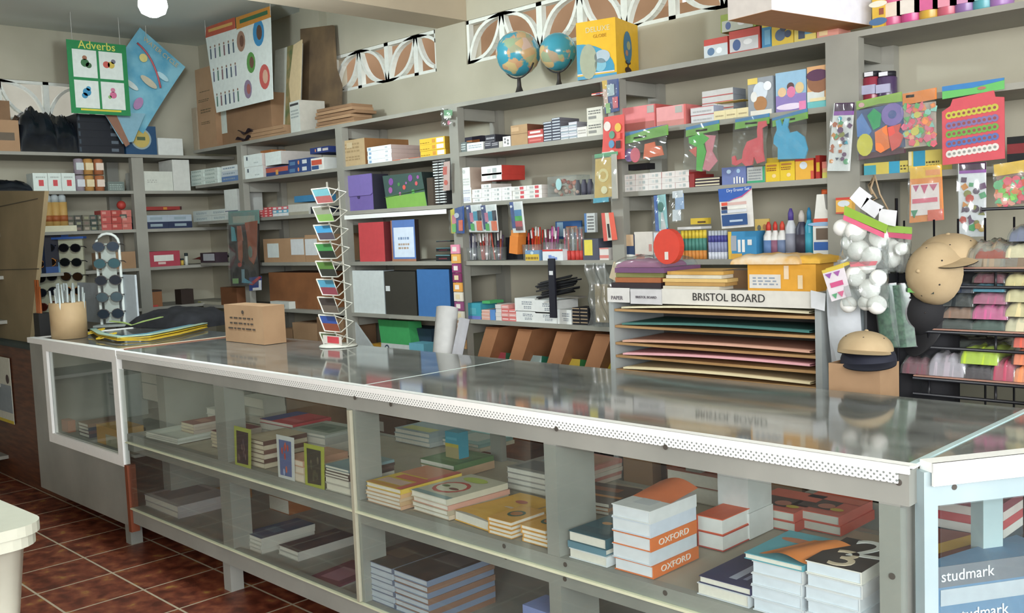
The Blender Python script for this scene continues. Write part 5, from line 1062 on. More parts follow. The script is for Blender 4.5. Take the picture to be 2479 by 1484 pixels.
for i, zz in enumerate(zr[:5]):
    def sh(a, b, i=i): return (-w / 2 + .06 + a * (w - .11), -.03 * (1 - b) * math.sin(math.pi * (a * .9 + .05)) + b * .3, .001 + .012 * math.sin(math.pi * a) * (1 - b) + .02 * (1 - b) * (.3 if i != 3 else .6) * a)
    mb = MB().grid(sh, 18, 6, scols[i]); mb.grid(lambda a, b: tuple(Vector(sh(a, b)) + Vector((0, .0, .007))), 18, 6, scols[i])
    mb.grid(lambda a, b: tuple(Vector(sh(a, 0)) + Vector((0, 0, .007 * b))), 18, 1, scols[i])
    tag(mb.build('board_sheets', loc=(t.location.x, yC + .012, zz + .001)), f'{nms[i]} bristol board sheets in the {["top", "second", "third", "fourth", "fifth"][i]} tray of the paper cabinet', 'sheets')
# on top of the cabinet
zt = CT
def flat(name, lab, px0, px1, y0, d, h0, h, col, cat='envelopes', rz=0, dec=()):
    x0, x1 = ony(px0, 690, y0).x, ony(px1, 690, y0).x
    o = box_mesh(x1 - x0, d, h, col, dec).build(name, loc=((x0 + x1) / 2, y0, zt + h0), rz=rz); return tag(o, lab, cat)
def puff(name, lab, px0, px1, y0, d, h0, h, mat, cat, seed, rz=0):
    x0, x1 = ony(px0, 690, y0).x, ony(px1, 690, y0).x
    o = lump(x1 - x0, d, h, mat, 4, seed).build(name, loc=((x0 + x1) / 2, y0, zt + h0), rz=rz); return tag(o, lab, cat)
flat('dark_folders', 'dark folders at the bottom of the pile on the left of the paper cabinet', 1480, 1600, 3.12, .25, 0, .022, '2f2428', 'folders')
flat('orange_folders', 'orange-edged folders on the dark folders of the paper cabinet', 1490, 1600, 3.13, .24, .023, .02, 'a0603a', 'folders')
flat('green_folders', 'olive green folders in the pile on the left of the paper cabinet', 1493, 1605, 3.13, .24, .044, .018, '7a7a48', 'folders', .03)
flat('purple_folders', 'purple glossy folders in the pile on the left of the paper cabinet', 1488, 1610, 3.12, .24, .063, .02, '6f4a6c', 'folders', -.03)
puff('plastic_pack', 'shiny plastic packets topping the folder pile on the paper cabinet', 1486, 1612, 3.13, .22, .084, .045, FILM, 'packet', 4)
puff('pink_packet', 'magenta and white packet inside the shiny packets on the folder pile', 1492, 1600, 3.14, .18, .084, .03, '9a5a80', 'packet', 14)
tag(MB().disc(0, 0, .062, 0, 'c8402f', 24, rz=.068, t=.03).box(-.008, .008, -.032, -.03, -.05, -.02, 'd0c8c0').build('red_reflector', loc=(ony(1626, 655, 3.10).x, 3.10, zt + .106 + .062), ), 'round red plastic disc standing on the envelopes of the paper cabinet', 'disc')
for i, (h0, c, a, b) in enumerate(((0, 'c8c0ac', 1604, 1742), (.014, 'b08a50', 1610, 1755), (.028, 'd0b070', 1606, 1760), (.042, 'cfc8b4', 1612, 1748), (.056, 'c89c50', 1616, 1752))):
    flat('envelope_stack', ['cream', 'brown', 'pale yellow', 'off-white', 'ochre'][i] + ' envelopes under the red disc, ' + ['bottom', 'second', 'middle', 'fourth', 'top'][i] + ' of the layers', a, b, 3.11 + .005 * i, .22, h0, .013, c, rz=.02 * (i % 3 - 1))
flat('brown_folder', 'dark brown folder leaning against the yellow mailer box', 1750, 1812, 3.2, .12, .0, .07, '6a5238', 'folder')
x0, x1 = ony(1810, 665, 3.12).x, ony(1975, 665, 3.12).x; hh = ony(1900, 640, 3.12).z - zt
t2 = thing('mailer_box', 'open yellow-orange box of padded mailers with white label on the paper cabinet', 'box', ((x0 + x1) / 2, 3.12, zt)); w2 = x1 - x0
MB().box(-w2 / 2, w2 / 2, 0, .22, 0, hh, 'd89c34').build('body', t2)
decals(MB(), w2, hh, [(.03, .1, .5, .62, 'd0ccc4'), ('T', .08, .2, .46, .55, '8a94a0', 3), (.55, .45, .62, .95, 'e0c8a8'), (.75, .1, .82, .6, 'e0c8a0')]).build('label_sheet', t2, (0, -.001, 0))
puff('padded_mailers', 'crumpled cream and yellow mailers on top of the yellow box', 1768, 1935, 3.10, .2, hh + .001, .035, mix_mat('mailer', 'd8c8b0', 'd0a050', 9, .4, .6, .5), 'mailers', 9)
puff('bubble_pack', 'folded yellow padded envelope on the right of the yellow box', 1880, 1985, 3.12, .18, hh + .002, .028, 'd8a840', 'envelope', 19)
# white corner strip, paper roll and panel right of the cabinet
tag(MB().grid(lambda a, b: (a * .12, -.015 * math.sin(a * 3) + .02 * math.sin(b * 5), b * .55), 8, 14, 'ccd0d4').build('paper_sheet', loc=(ony(1996, 830, 3.08).x, 3.12, .70)), 'curling white paper sheet taped to the right side of the paper cabinet', 'paper')
tag(MB().box(0, .21, 0, .02, 0, 1.34, 'b4b8bc').build('white_sheet_board', loc=(ony(2012, 830, 3.25).x, 3.25, .0)), 'pale grey board behind the curling sheet, under the foam balls', 'board')
tag(MB().tube([(0, 0, 0), (0, 0, 1.35)], .011, 'c0ccd0').build('plastic_pipe', loc=(ony(2086, 830, 3.2).x, 3.2, .0)), 'thin white plastic pipe beside the pale grey panel', 'pipe')
tag(MB().prism([(0, 0), (.05, -.01), (.055, .05), (.0, .06)], -.002, 0, 'd4d6d8').build('paper_tag', loc=(ony(1962, 740, 3.07).x, 3.075, ony(1962, 745, 3.07).z)), 'white paper tag taped on the right corner of the paper cabinet', 'tag')
# ================================================================ right bay shelf goods
z = ZS[1]
for i, (px, c, n_) in enumerate(((2110, '8a3040', 'maroon'), (2145, '4a3a58', 'violet'))):
    u = u_at('B', YF + .05, z - .0, px)
    tb = thing('glitter_jar', n_ + ' glitter jar with black and white cap in the right bay', 'jar', (u, YF + .06, z))
    zt_ = zat('B', YF + .06, px, 175) - z
    MB().lathe([(.034, 0), (.036, .01), (.036, zt_ * .78), (.03, zt_ * .84)], M(c, .25), 18).build('jar_body', tb); MB().box(-.026, .026, -.038, -.03, zt_ * .25, zt_ * .55, 'a8a8c0').build('jar_label', tb)
    MB().lathe([(.032, zt_ * .82), (.032, zt_)], '15131c', 18).box(-.016, .016, -.034, -.03, zt_ * .84, zt_ * .98, 'd8d8dc').build('cap', tb)
# notebooks behind the red sheet
pack('dark_crate', 'dark box of shiny red and green packs behind the red number sheet', 'box', 'B', z - .0, 2434, 2490, 200, .2, '1a1c20', off=YF + .03)
pack('red_pack', 'red and black pack at the far right of the second shelf', 'pack', 'B', ZS[2], 2438, 2490, 330, .15, '7a2a2c', [(0, 0, 1, .4, '14181a'), (0, .75, 1, 1, '101414')], off=YF + .02)
pack('sticky_note_box', 'yellow and blue boxes of labels in the right bay, lower row left', 'box', 'B', ZS[2], 2092, 2198, 392, .1, 'd0c060', [(.0, .0, .28, .8, '4aa0b0'), (.58, 0, .82, 1, '3a98b8'), ('T', .84, .2, 1, .7, '5a5030', 2)], off=YF + .0)
pack('sticky_note_box', 'yellow and blue shrink-wrapped label box above the love-heart pack', 'box', 'B', ZS[2] + .001, 2200, 2278, 364, .1, 'd8c868', [(.15, .05, .52, 1, '3a98b8'), ('T', .55, .15, .95, .5, '5a5030', 2), (0, .3, .1, 1, 'e4dcb0')], off=YF - .003)
# ================================================================ goods hanging from the shelf edges
YH = YF - .03
def hb(name, label, cat, corners, parts, y=YH, film=True, header=None, th=.012):
    """hanging pack: corners in the photo on the plane just in front of the shelf edge (tl, tr, br, bl)"""
    A = [ony(*p, y) for p in corners]; c = sum(A, Vector()) / 4
    t = thing(name, label, cat, tuple(c)); L = [Vector((p.x - c.x, p.z - c.z)) for p in A]
    def B(u, v):   # u to the right, v upwards, both 0..1
        a = L[0].lerp(L[1], u); b = L[3].lerp(L[2], u); return b.lerp(a, v)
    ri = 0
    for k, pr in enumerate(parts):
        nm, shapes = pr; mb = MB()
        for j, s_ in enumerate(shapes):
            yo = -.001 * (j + 1) - k * .0012
            if s_[0] == 'q': q = [B(s_[1], s_[2]), B(s_[3], s_[2]), B(s_[3], s_[4]), B(s_[1], s_[4])]; mb.prism([(p.x, p.y) for p in q], yo - .001, yo, s_[5])
            elif s_[0] == 'p': mb.prism([tuple(B(*p)) for p in s_[1]], yo - (s_[3] if len(s_) > 3 else .003), yo, s_[2])
            elif s_[0] == 'o':
                p = B(s_[1], s_[2]); hgt = (B(.5, 1) - B(.5, 0)).length; mb.disc(p.x, p.y, s_[3] * hgt, yo, s_[5], 14, rz=s_[4] * hgt, t=.003)
            elif s_[0] == 'r':   # scattered bits
                for _ in range(s_[1]):
                    p = B(rnd.uniform(s_[2], s_[4]), rnd.uniform(s_[3], s_[5])); r_ = s_[6] * rnd.uniform(.7, 1.2)
                    a0 = rnd.uniform(0, 6.28); n_ = rnd.choice([3, 4, 5, 8]); yy = yo - rnd.uniform(0, .006)
                    mb.prism([(p.x + r_ * math.cos(a0 + 2 * math.pi * i / n_), p.y + r_ * math.sin(a0 + 2 * math.pi * i / n_)) for i in range(n_)], yy - .003, yy, rnd.choice(s_[7]))
        o = mb.build(nm, t)
        if any(s_[0] == 'r' for s_ in shapes): tag(o, kind='stuff')
    if film:
        def g(a, b):
            p = B(a, b * .98); return (p.x, -.016 - .006 * math.sin(a * 9 + b * 4) * math.sin(b * 11), p.y)
        MB().grid(g, 12, 14, FILM).build('film', t)
    return t
BG = '3c3630'
hb('sachet_strip', 'small green and red clear sachet hanging at the top of the third upright', 'sachet', ((1072, 262), (1098, 262), (1098, 306), (1074, 306)), [('sachet', [('q', .1, .6, .9, .9, '6a9a70'), ('q', .1, .45, .8, .6, 'd0d0c0'), ('o', .6, .2, .12, .12, 'c0607a')])])
hb('sachet_strip', 'red and clear pen sachet hanging from the second shelf edge at the third upright', 'sachet', ((1074, 385), (1100, 380), (1101, 460), (1072, 462)), [('sachet', [('q', .05, 0, .6, .9, 'c8a8a0'), ('q', 0, .5, .35, .75, 'c8584c'), ('o', .3, .25, .08, .08, 'cf5a4c')])])
hb('eraser_card', 'yellow and blue eraser card hanging on the third upright', 'card', ((1091, 508), (1124, 498), (1125, 565), (1094, 565)), [('card', [('q', 0, 0, 1, 1, '34508a'), ('q', 0, 0, .3, 1, 'c8b840'), ('q', .1, .4, .4, .75, 'd07a88'), ('q', .6, .1, .9, .5, 'd86a50'), ('q', .1, .05, .4, .38, '6ab060'), ('o', .5, .7, .14, .1, 'c0c4d0')])])
t = thing('sachet_strip', 'long strip of pink, orange and white sachets hanging down the third upright', 'strip', tuple(ony(1108, 700, YH)))
q = ony(1108, 700, YH); 
for i in range(11):
    p = ony(1104 + i * 1.6, 603 + i * 23, YH) - q
    mb = MB().box(p.x - .035, p.x + .035, -.008, 0, p.z - .024, p.z + .024, ['d88aa0', 'd8a050', '8a3a68', '7a3058', 'd89a48', 'd8d0c0', '8a4a70', 'd0c8b8', 'a88870', '7a5868', 'b08a60'][i]).box(p.x - .02, p.x + .012, -.0095, -.008, p.z - .012, p.z + .012, ['e0d8d0', 'd8c8a0'][i % 2])
    mb.build('sachet', t)
for i, (a, b) in enumerate((((1128, 498), (1166, 494)), ((1164, 498), (1202, 494)))):
    hb('clip_card', f'white blister card of pink, blue, green and orange erasers, {["left", "right"][i]} of the pair', 'card', (a, b, (b[0] + 6, b[1] + 68), (a[0] + 9, a[1] + 64)), [('card', [('q', 0, 0, 1, 1, 'd4d6d4'), ('q', 0, .1, .3, 1, '343f70'), ('o', .12, .9, .05, .04, 'e0e0e4')]), ('erasers', [('q', .18, .38, .4, .72, 'c0708c'), ('q', .42, .42, .7, .76, '3a8aa4'), ('q', .7, .42, .95, .78, '2c2c3c'), ('q', .18, .06, .42, .32, '4aa050'), ('q', .6, .06, .95, .4, 'd86a48')])])
hb('clip_card', 'white blister card of blue, green and red erasers hanging alone', 'card', ((1234, 490), (1265, 487), (1273, 563), (1243, 564)), [('card', [('q', 0, 0, 1, 1, 'd4d6d4'), ('q', 0, .15, .28, 1, '2c4684'), ('o', .12, .86, .05, .04, 'e0e0e4')]), ('erasers', [('q', .3, .54, .85, .74, '3a78a8'), ('q', .3, .38, .85, .54, '3fa04a'), ('q', .3, .2, .85, .38, 'b84a54'), ('q', .3, .08, .85, .2, '6a3038')])])
hb('pen_card', 'coral and white pen card hanging at the fourth upright', 'card', ((1456, 516), (1486, 514), (1496, 580), (1462, 584)), [('card', [('q', 0, 0, .3, 1, 'c85a50'), ('q', .3, 0, .62, 1, 'c8c0b0'), ('q', .62, 0, 1, 1, 'd8604c'), ('q', .4, .1, .55, .6, '2c2826')])], film=False)
hb('toy_pack', 'yellow and blue pack with clear front hanging at the top of the fourth upright', 'pack', ((1458, 196), (1498, 190), (1500, 268), (1466, 276)), [('card', [('q', 0, 0, 1, 1, '3c4c80'), ('q', 0, .75, .3, 1, 'd0a83a'), ('q', .0, .2, .28, .75, 'c8a898'), ('q', .1, .0, .4, .3, '8ab070'), ('q', .6, .1, .95, .45, 'c8606a'), ('q', .3, .5, .75, .85, 'a8b8bc')])])
hb('flash_card_pack', 'red hanging pack with yellow, green and blue picture circles', 'pack', ((1463, 284), (1512, 276), (1513, 384), (1457, 390)), [('card', [('q', 0, 0, 1, 1, 'd0524c'), ('q', 0, .0, .5, .2, 'c8c4b8'), ('o', .2, .78, .1, .11, 'd8d0c8'), ('o', .72, .72, .09, .1, 'd8b04a'), ('o', .45, .57, .08, .09, '5a9078'), ('o', .45, .36, .08, .09, '5a8fb0'), ('q', .65, .25, .85, .42, '3a2c2c'), ('o', .5, .13, .09, .09, 'd0ccc0'), ('q', .7, .46, .85, .6, 'd8604a')])], film=False, y=YH - .02)
HC = [('header_card', [('p', [(0, .74), (1, .80), (1, 1.0), (0, .92)], '6ca044'), ('p', [(0, .88), (1, .93), (1, 1.0), (0, .94)], '3a78a8'), ('q', .3, .82, .65, .86, 'c88a60')])]
hb('foam_shape_pack', 'clear hanging bag with orange truck and purple foam shapes', 'foam shapes', ((1516, 322), (1618, 302), (1620, 384), (1512, 392)), [('header_card', [('p', [(0, .62), (1, .70), (1, 1.0), (0, .95)], '6ca044'), ('p', [(0, .88), (.6, .98), (1, 1.02), (0, 1.0)], '3a78a8'), ('q', .2, .74, .5, .8, 'c88a60')]), ('foam_shapes', [('p', [(.45, .05), (.9, .12), (.85, .4), (.72, .42), (.7, .55), (.48, .52)], 'd86840', .006), ('o', .12, .22, .2, .22, '7a5a94'), ('o', .26, .2, .2, .24, 'd06070'), ('q', .5, .36, .6, .46, '8a7a68')])])
hb('foam_shape_pack', 'clear hanging bag with green and pink foam dinosaur puzzle', 'foam shapes', ((1662, 302), (1742, 290), (1744, 414), (1660, 416)), [HC[0], ('foam_shapes', [('p', [(.1, .72), (.5, .78), (.72, .66), (.55, .55), (.62, .4), (.5, .0), (.34, .02), (.36, .5), (.12, .6)], '4fa842', .006), ('p', [(.5, .75), (.9, .7), (.8, .4), (.95, .2), (.7, .0), (.52, .05), (.64, .4), (.6, .55)], 'c87a84', .004), ('p', [(.12, .45), (.35, .52), (.33, .3)], 'c85a50', .004)])])
hb('foam_shape_pack', 'clear hanging bag with red foam dinosaur', 'foam shapes', ((1782, 282), (1864, 274), (1860, 400), (1775, 404)), [HC[0], ('foam_shapes', [('p', [(.0, .05), (.12, .02), (.28, .08), (.4, .0), (.58, .02), (.62, .18), (.72, .04), (.92, .08), (.86, .3), (.84, .5), (.82, .72), (.95, .76), (.92, .86), (.7, .85), (.68, .68), (.7, .55), (.4, .48), (.3, .3), (.28, .15), (.12, .12), (.06, .22), (-.02, .2)], 'd05058', .008)])])
hb('foam_shape_pack', 'clear hanging bag with blue foam rabbit', 'foam shapes', ((1870, 280), (1956, 262), (1960, 386), (1876, 386)), [HC[0], ('foam_shapes', [('p', [(.12, .0), (.9, .02), (.98, .2), (.9, .45), (.7, .58), (.5, .56), (.44, .68), (.5, .86), (.38, .88), (.3, .72), (.24, .88), (.12, .86), (.14, .66), (.04, .5), (.02, .36), (.14, .26)], '429fc4', .008)])])
hb('number_pack', 'clear hanging pack of yellow letters with silver glints', 'letters', ((1440, 374), (1496, 366), (1500, 486), (1437, 492)), [('header_card', [('q', 0, .92, 1, 1, '5a9a70'), ('q', 0, 0, .6, .1, '4aa0b8')]), ('letters', [('q', .05, .1, .75, .9, 'c8a860'), ('o', .4, .55, .14, .14, 'd8c890'), ('o', .4, .55, .08, .08, 'c8a860'), ('o', .45, .25, .08, .08, 'e0d8b0'), ('q', .75, .05, .98, .95, 'b8b0a4')])], y=YH - .03)
hb('scissors_card', 'blue and teal scissors blister card under the slim shiny boxes', 'card', ((1583, 474), (1612, 470), (1618, 556), (1588, 560)), [('card', [('q', 0, 0, 1, 1, '2f5ca4'), ('q', .3, .05, 1, 1, '8ab8b8')]), ('scissors', [('p', [(.45, .0), (.9, .0), (.7, .5), (.55, .5)], 'c8c8c8'), ('o', .55, .66, .1, .14, '2a6a60')])])
hb('clip_pack', 'clear crinkled pack with white label hanging under the slim shiny boxes', 'pack', ((1626, 464), (1657, 460), (1660, 536), (1625, 540)), [('contents', [('q', .1, .05, .7, .42, 'ccd0d4'), ('q', .3, .4, .95, .9, '90a8c8'), ('q', .1, .78, .9, 1, 'c8ccd0')])])
hb('dry_eraser_pack', 'blue and white marker set card with red, dark and blue bars', 'pack', ((1740, 458), (1820, 450), (1826, 548), (1748, 554)), [('card', [('q', 0, 0, 1, 1, 'd2d0ca'), ('p', [(0, .68), (.3, .67), (.7, .78), (1, .95), (1, 1), (0, 1)], '2f58a4'), ('p', [(.2, .665), (.7, .75), (1, .92), (1, .94), (.7, .78), (.3, .69)], 'b85080')]), ('markers', [('q', .06, .57, .82, .64, 'c8a8a0'), ('q', .06, .57, .24, .65, 'd0503c'), ('q', .06, .47, .82, .54, 'd8d8d0'), ('q', .06, .47, .24, .55, '2c2034'), ('q', .06, .38, .82, .45, 'c8ccd0'), ('q', .06, .38, .24, .46, '34507c'), ('q', .06, .06, .84, .34, '294a7c'), ('q', .3, .15, .7, .2, 'a8b8c8')])], film=False, y=YH - .01)
ta = [o for o in sc.objects if o.name.startswith('dry_eraser_pack')][0]
text_part('Dry Eraser Set', .018, 'c8d0e0', ta, (.012, -.0062, .072), (math.pi / 2, -.05, 0))
hb('sticker_sheet', 'white sheet of small animal stickers with purple top, left of the letter pack', 'stickers', ((2020, 250), (2070, 248), (2058, 414), (2003, 414)), [('sheet', [('q', 0, 0, 1, 1, 'd4d6d4'), ('q', .05, .86, 1, 1, '3c2040'), ('q', .05, .82, 1, .88, '8a50a0')]), ('stickers', [('r', 26, .12, .05, .9, .78, .010, ['4aa0b4', 'c8874a', '5a5a6a', '5a9a70', 'b06a50', '8a8a50', '6a4a6a'])])], y=YH - .03)
hb('sticker_sheet', 'white sheet of animal stickers hanging below the red number sheet', 'stickers', ((2320, 396), (2388, 392), (2388, 572), (2322, 574)), [('sheet', [('q', 0, 0, 1, 1, 'd6d8da'), ('q', .04, .9, 1, 1, '3a1c38'), ('q', .04, .86, 1, .9, '8a4a9c')]), ('stickers', [('r', 24, .12, .05, .9, .82, .012, ['c8874a', '5a4a5c', '5a9a70', 'b8483c', '8a8a50', '6a4a6a', 'c0a04a', '4aa060'])])], y=YH - .05)
hb('foam_letter_pack', 'green-headed clear pack of large foam letters in blue, green, yellow and orange', 'letters', ((2074, 246), (2184, 222), (2194, 370), (2080, 388)), [('header_card', [('p', [(0, .86), (.5, .88), (1, .84), (1, 1), (0, 1)], '86a848'), ('q', .0, .0, 1, .1, '54303c'), ('q', 0, .1, 1, .84, '4a5a80'), ('o', .12, .92, .05, .04, 'd0a0a0')]), ('letters', [('p', [(.0, .4), (.0, .68), (.12, .78), (.32, .45), (.22, .36)], '5a80b8', .006), ('p', [(.24, .72), (.4, .82), (.55, .7), (.5, .5), (.36, .46)], '2f9a60', .006), ('o', .78, .66, .19, .19, '7d6aa8'), ('o', .78, .66, .07, .07, '4a5a90'), ('o', .16, .24, .14, .19, 'c8c048'), ('p', [(.4, .42), (.66, .5), (.7, .12), (.5, .06), (.4, .12)], 'e07a44', .006), ('p', [(.68, .46), (.96, .48), (.9, .36), (1, .28), (.9, .12), (.74, .06), (.7, .25)], 'd05850', .006)])], y=YH - .04)
hb('foam_bits_pack', 'orange-headed clear pack of pastel foam bits between letter pack and red sheet', 'foam bits', ((2186, 222), (2268, 212), (2270, 350), (2188, 360)), [('header_card', [('p', [(0, .76), (1, .80), (1, 1), (0, .96)], 'd8803c'), ('q', .5, .84, .95, .95, 'cf6248'), ('q', .1, .88, .35, .93, '7a4a40')]), ('foam_bits', [('q', .02, 0, .98, .76, 'a89c90'), ('r', 60, .05, .02, .95, .74, .013, ['d87088', '6ab070', 'd88858', 'c8c060', '8ac0b0', 'd86070', 'e0a080'])])], y=YH - .04)
t = hb('number_sheet', 'big red peg sheet with rows of yellow, blue, green and white number discs', 'sheet', ((2282, 210), (2432, 188), (2434, 384), (2284, 400)), [('header_card', [('p', [(0, .84), (1, .86), (1, 1), (0, .97)], '62b060'), ('p', [(0, .94), (.5, .93), (1, .97), (1, 1.0), (0, 1.0)], '3a78b0'), ('o', .65, .91, .05, .02, 'a86a60')]), ('peg_sheet', [('p', [(0, .0), (1, .0), (1, .76), (.86, .78), (.84, .86), (.18, .82), (.14, .74), (0, .68)], 'c25058', .006), ('q', .3, .78, .7, .8, '4c4038')])] , y=YH - .05, film=False)
A = [ony(*p, YH - .05) for p in ((2282, 210), (2432, 188), (2434, 384), (2284, 400))]; c0 = sum(A, Vector()) / 4
mb_rows = [('b8b048', .62), ('7a6a94', .49), ('6a9a48', .38), ('5a6aa0', .26), ('d0ccc4', .13)]
for col, v in mb_rows:
    mb = MB()
    for k in range(10):
        u = .12 + .082 * k; vv = v + .01 * k * .3
        a = A[0].lerp(A[1], u); b = A[3].lerp(A[2], u); p = b.lerp(a, vv) - c0; mb.disc(p.x, p.z, .012, -.0084 - .0006 * (k % 2), col, 12, rz=.0125, t=.0012).disc(p.x, p.z, .005, -.0104, '8a4848' if col != 'd0ccc4' else '8a8a84', 8)
    tag(mb.build('number_disc_row', t), kind='stuff')
hb('craft_pack', 'orange pack with pink hearts and red word hanging above the tan cap', 'pack', ((2204, 404), (2280, 398), (2286, 532), (2202, 540)), [('card', [('q', 0, 0, 1, 1, 'd8884c'), ('q', 0, .78, 1, 1, 'd8ac40'), ('q', .5, .82, .95, .92, 'd8905c'), ('q', .05, .12, .9, .68, 'dcd0cc'), ('q', .55, .0, 1, .2, 'd06a58')]), ('hearts', [('p', [(.1, .66), (.3, .66), (.2, .54)], 'b0587c'), ('p', [(.35, .66), (.58, .66), (.46, .5)], 'c05a78'), ('p', [(.62, .66), (.86, .66), (.74, .54)], 'b8607c'), ('p', [(.06, .22), (.26, .22), (.16, .08)], '4a8a68'), ('q', .1, .34, .85, .42, 'd06a7c')])], y=YH - .06)
hb('foam_bits_pack', 'yellow-headed clear pack of bright foam bits at the far right edge', 'foam bits', ((2406, 396), (2500, 384), (2502, 490), (2414, 500)), [('header_card', [('p', [(0, .7), (1, .72), (1, 1), (0, .97)], 'd8b040'), ('q', .5, .78, .9, .84, 'c86040')]), ('foam_bits', [('q', .05, 0, 1, .7, '8a6a60'), ('r', 70, .06, .02, .98, .6, .013, ['d86070', '80c060', 'd88050', 'e09a8a', '70b080', 'd05848'])])], y=YH - .06)
# foam balls in bags
def ballbag(name, label, corners, balls, head, y, seed):
    A = [ony(*p, y) for p in corners]; c = sum(A, Vector()) / 4; t = thing(name, label, 'foam balls', tuple(c)); r_ = random.Random(seed)
    mb = None
    for k, (px, py, rp) in enumerate(balls):
        p = ony(px, py, y) - c; d = (ony(px, py, y) - CAM).length; r = rp / FPX * d
        MB().ball((p.x, r_.uniform(-.015, .03), p.z), r, M('e8e6e0', .8), 16).build('foam_ball', t)
    L = [Vector((p.x - c.x, p.z - c.z)) for p in A]
    B = lambda u, v: L[3].lerp(L[2], u).lerp(L[0].lerp(L[1], u), v)
    for sg in (-1, 1):
        MB().grid(lambda a, b: (B(a, b).x, sg * (.055 * math.sin(math.pi * min(1, max(0, a))) ** .5 * math.sin(math.pi * (b * .9 + .05)) ** .5 + .006 * math.sin(a * 20 + b * 9)), B(a, b).y), 14, 14, BAG).build('film', t)
    for (q4, col) in head:
        P4 = [ony(*p, y - .03) - c for p in q4]; MB().prism([(p.x, p.z) for p in P4], -.034, -.03, col).build('header_card', t)
    return t
yb = 3.0
ballbag('foam_ball_bag', 'upper clear bag of white foam balls with green and pink header, left one', ((2045, 545), (2150, 575), (2150, 650), (2030, 640)), [(2075, 560, 24), (2122, 576, 24), (2072, 606, 25), (2112, 620, 22), (2036, 552, 20), (2098, 642, 20), (2048, 588, 17)],
        [(((2046, 498), (2150, 545), (2145, 565), (2044, 520)), '86a838'), (((2044, 520), (2142, 562), (2140, 576), (2042, 532)), 'd0607c')], yb, 1)
ballbag('foam_ball_bag', 'upper clear bag of foam balls with green and pink header, behind on the right', ((2140, 560), (2205, 580), (2200, 660), (2140, 655)), [(2150, 598, 18), (2150, 630, 19), (2185, 602, 15)],
        [(((2150, 545), (2208, 550), (2208, 566), (2150, 562)), '86a848'), (((2150, 562), (2208, 567), (2206, 580), (2150, 574)), 'b8506c')], yb + .05, 2)
ballbag('foam_ball_bag', 'lower clear bag of white foam balls beside the word pack', ((2040, 655), (2150, 650), (2150, 745), (2040, 740)), [(2072, 668, 24), (2102, 700, 24), (2122, 738, 22), (2050, 738, 19), (2092, 734, 18), (2130, 672, 19)],
        [(((2000, 650), (2058, 632), (2058, 640), (2002, 662)), 'c8b040'), (((2058, 634), (2125, 632), (2120, 642), (2060, 646)), 'c87078')], yb, 3)
hb('craft_pack', 'white and purple hanging pack with pink word, left of the lower foam balls', 'pack', ((1990, 655), (2042, 640), (2062, 716), (2014, 730)), [('card', [('q', 0, 0, 1, 1, 'd4ccd0'), ('q', 0, .9, 1, 1, 'c8b048')]), ('print', [('p', [(.1, .85), (.4, .85), (.25, .7)], '8a5098'), ('p', [(.5, .85), (.8, .85), (.65, .7)], '9a5898'), ('q', .2, .4, .8, .55, 'c0507c'), ('p', [(.15, .2), (.4, .2), (.28, .05)], '5a9a70'), ('p', [(.45, .22), (.75, .22), (.6, .05)], 'c06080')])], y=yb - .04, film=False)
t = thing('price_tag', 'cluster of white paper tags tied with brown string above the foam balls', 'tags', tuple(ony(2110, 480, yb)))
q = ony(2110, 480, yb)
for (P4, c) in ((((2082, 452), (2112, 475), (2085, 505), (2058, 480)), 'd8d8dc'), (((2100, 478), (2140, 500), (2118, 528), (2085, 505)), 'd0d0d4'), (((2130, 505), (2172, 510), (2168, 548), (2128, 540)), 'd4d4d6')):
    A = [ony(*p, yb) - q for p in P4]; MB().prism([(p.x, p.z) for p in A], -.004, 0, c).build('paper_tag', t)
rel2 = lambda px, py: tuple(ony(px, py, yb + .02) - q)
MB().tube([rel2(2118, 425), rel2(2108, 455), rel2(2122, 480), rel2(2100, 490)], .004, '9a8468', 5).tube([rel2(2116, 428), tuple(ony(2116, 424, YF - .002) - q)], .0025, '9a8468', 5).tube([rel2(2118, 425), rel2(2130, 470), rel2(2150, 508)], .003, '9a8468', 5).tube([rel2(2114, 430), rel2(2104, 448), rel2(2112, 470)], .005, 'a89070', 5).build('string', t)
# ================================================================ black wire rack with caps and shirts
yR = 3.08
t = thing('wire_rack', 'black wire grid rack holding caps and packed shirts at the right', 'rack', (-1.1, yR, 0)); BLK = M('15151a', .4)
xr0, xr1 = ony(2172, 700, yR).x, -.45
def rod(p, q, r=.005, name='wire'): return MB().tube([Vector(p) - Vector((-1.1, yR, 0)), Vector(q) - Vector((-1.1, yR, 0))], r, BLK, 6).build(name, t)
rod((xr0, yR, 0), (xr0, yR, ony(2170, 480, yR).z), .005, 'upright_rod')
for zz in (ony(2300, 510, yR).z, ony(2300, 645, yR + .0).z):
    rod((xr0 if zz < 1.45 else ony(2290, 510, yR).x, yR + .3, zz), (xr1, yR + .3, zz), .006)
for px in (2190, 2262, 2320, 2385, 2455, 2520):
    x = ony(px, 700, yR + .3).x; rod((x, yR + .3, 0), (x, yR + .3, 1.47), .0035)
shz = [ony(2300, 655, yR).z, ony(2300, 805, yR).z, ony(2300, 922, yR).z]
for k, zz in enumerate(shz):
    for dz in (0, -.05):
        rod((xr0 + .05, yR, zz + dz), (xr1, yR, zz + dz), .0055, 'shelf_wire')
    for j in range(9): x = xr0 + .05 + j * .1; rod((x, yR, zz), (x, yR + .3, zz), .004, 'shelf_wire')
    for j in range(5): x = xr0 + .1 + j * .2; rod((x, yR, zz), (x, yR, zz - .05), .004, 'shelf_wire')
    MB().box(xr0 + 1.1 + .05, xr1 + 1.1, .0, .29, zz + .006, zz + .010, 'a07868').build('shelf_liner', t)
for zz in (.74, .62): rod((xr0, yR, zz), (xr1, yR, zz), .0055)
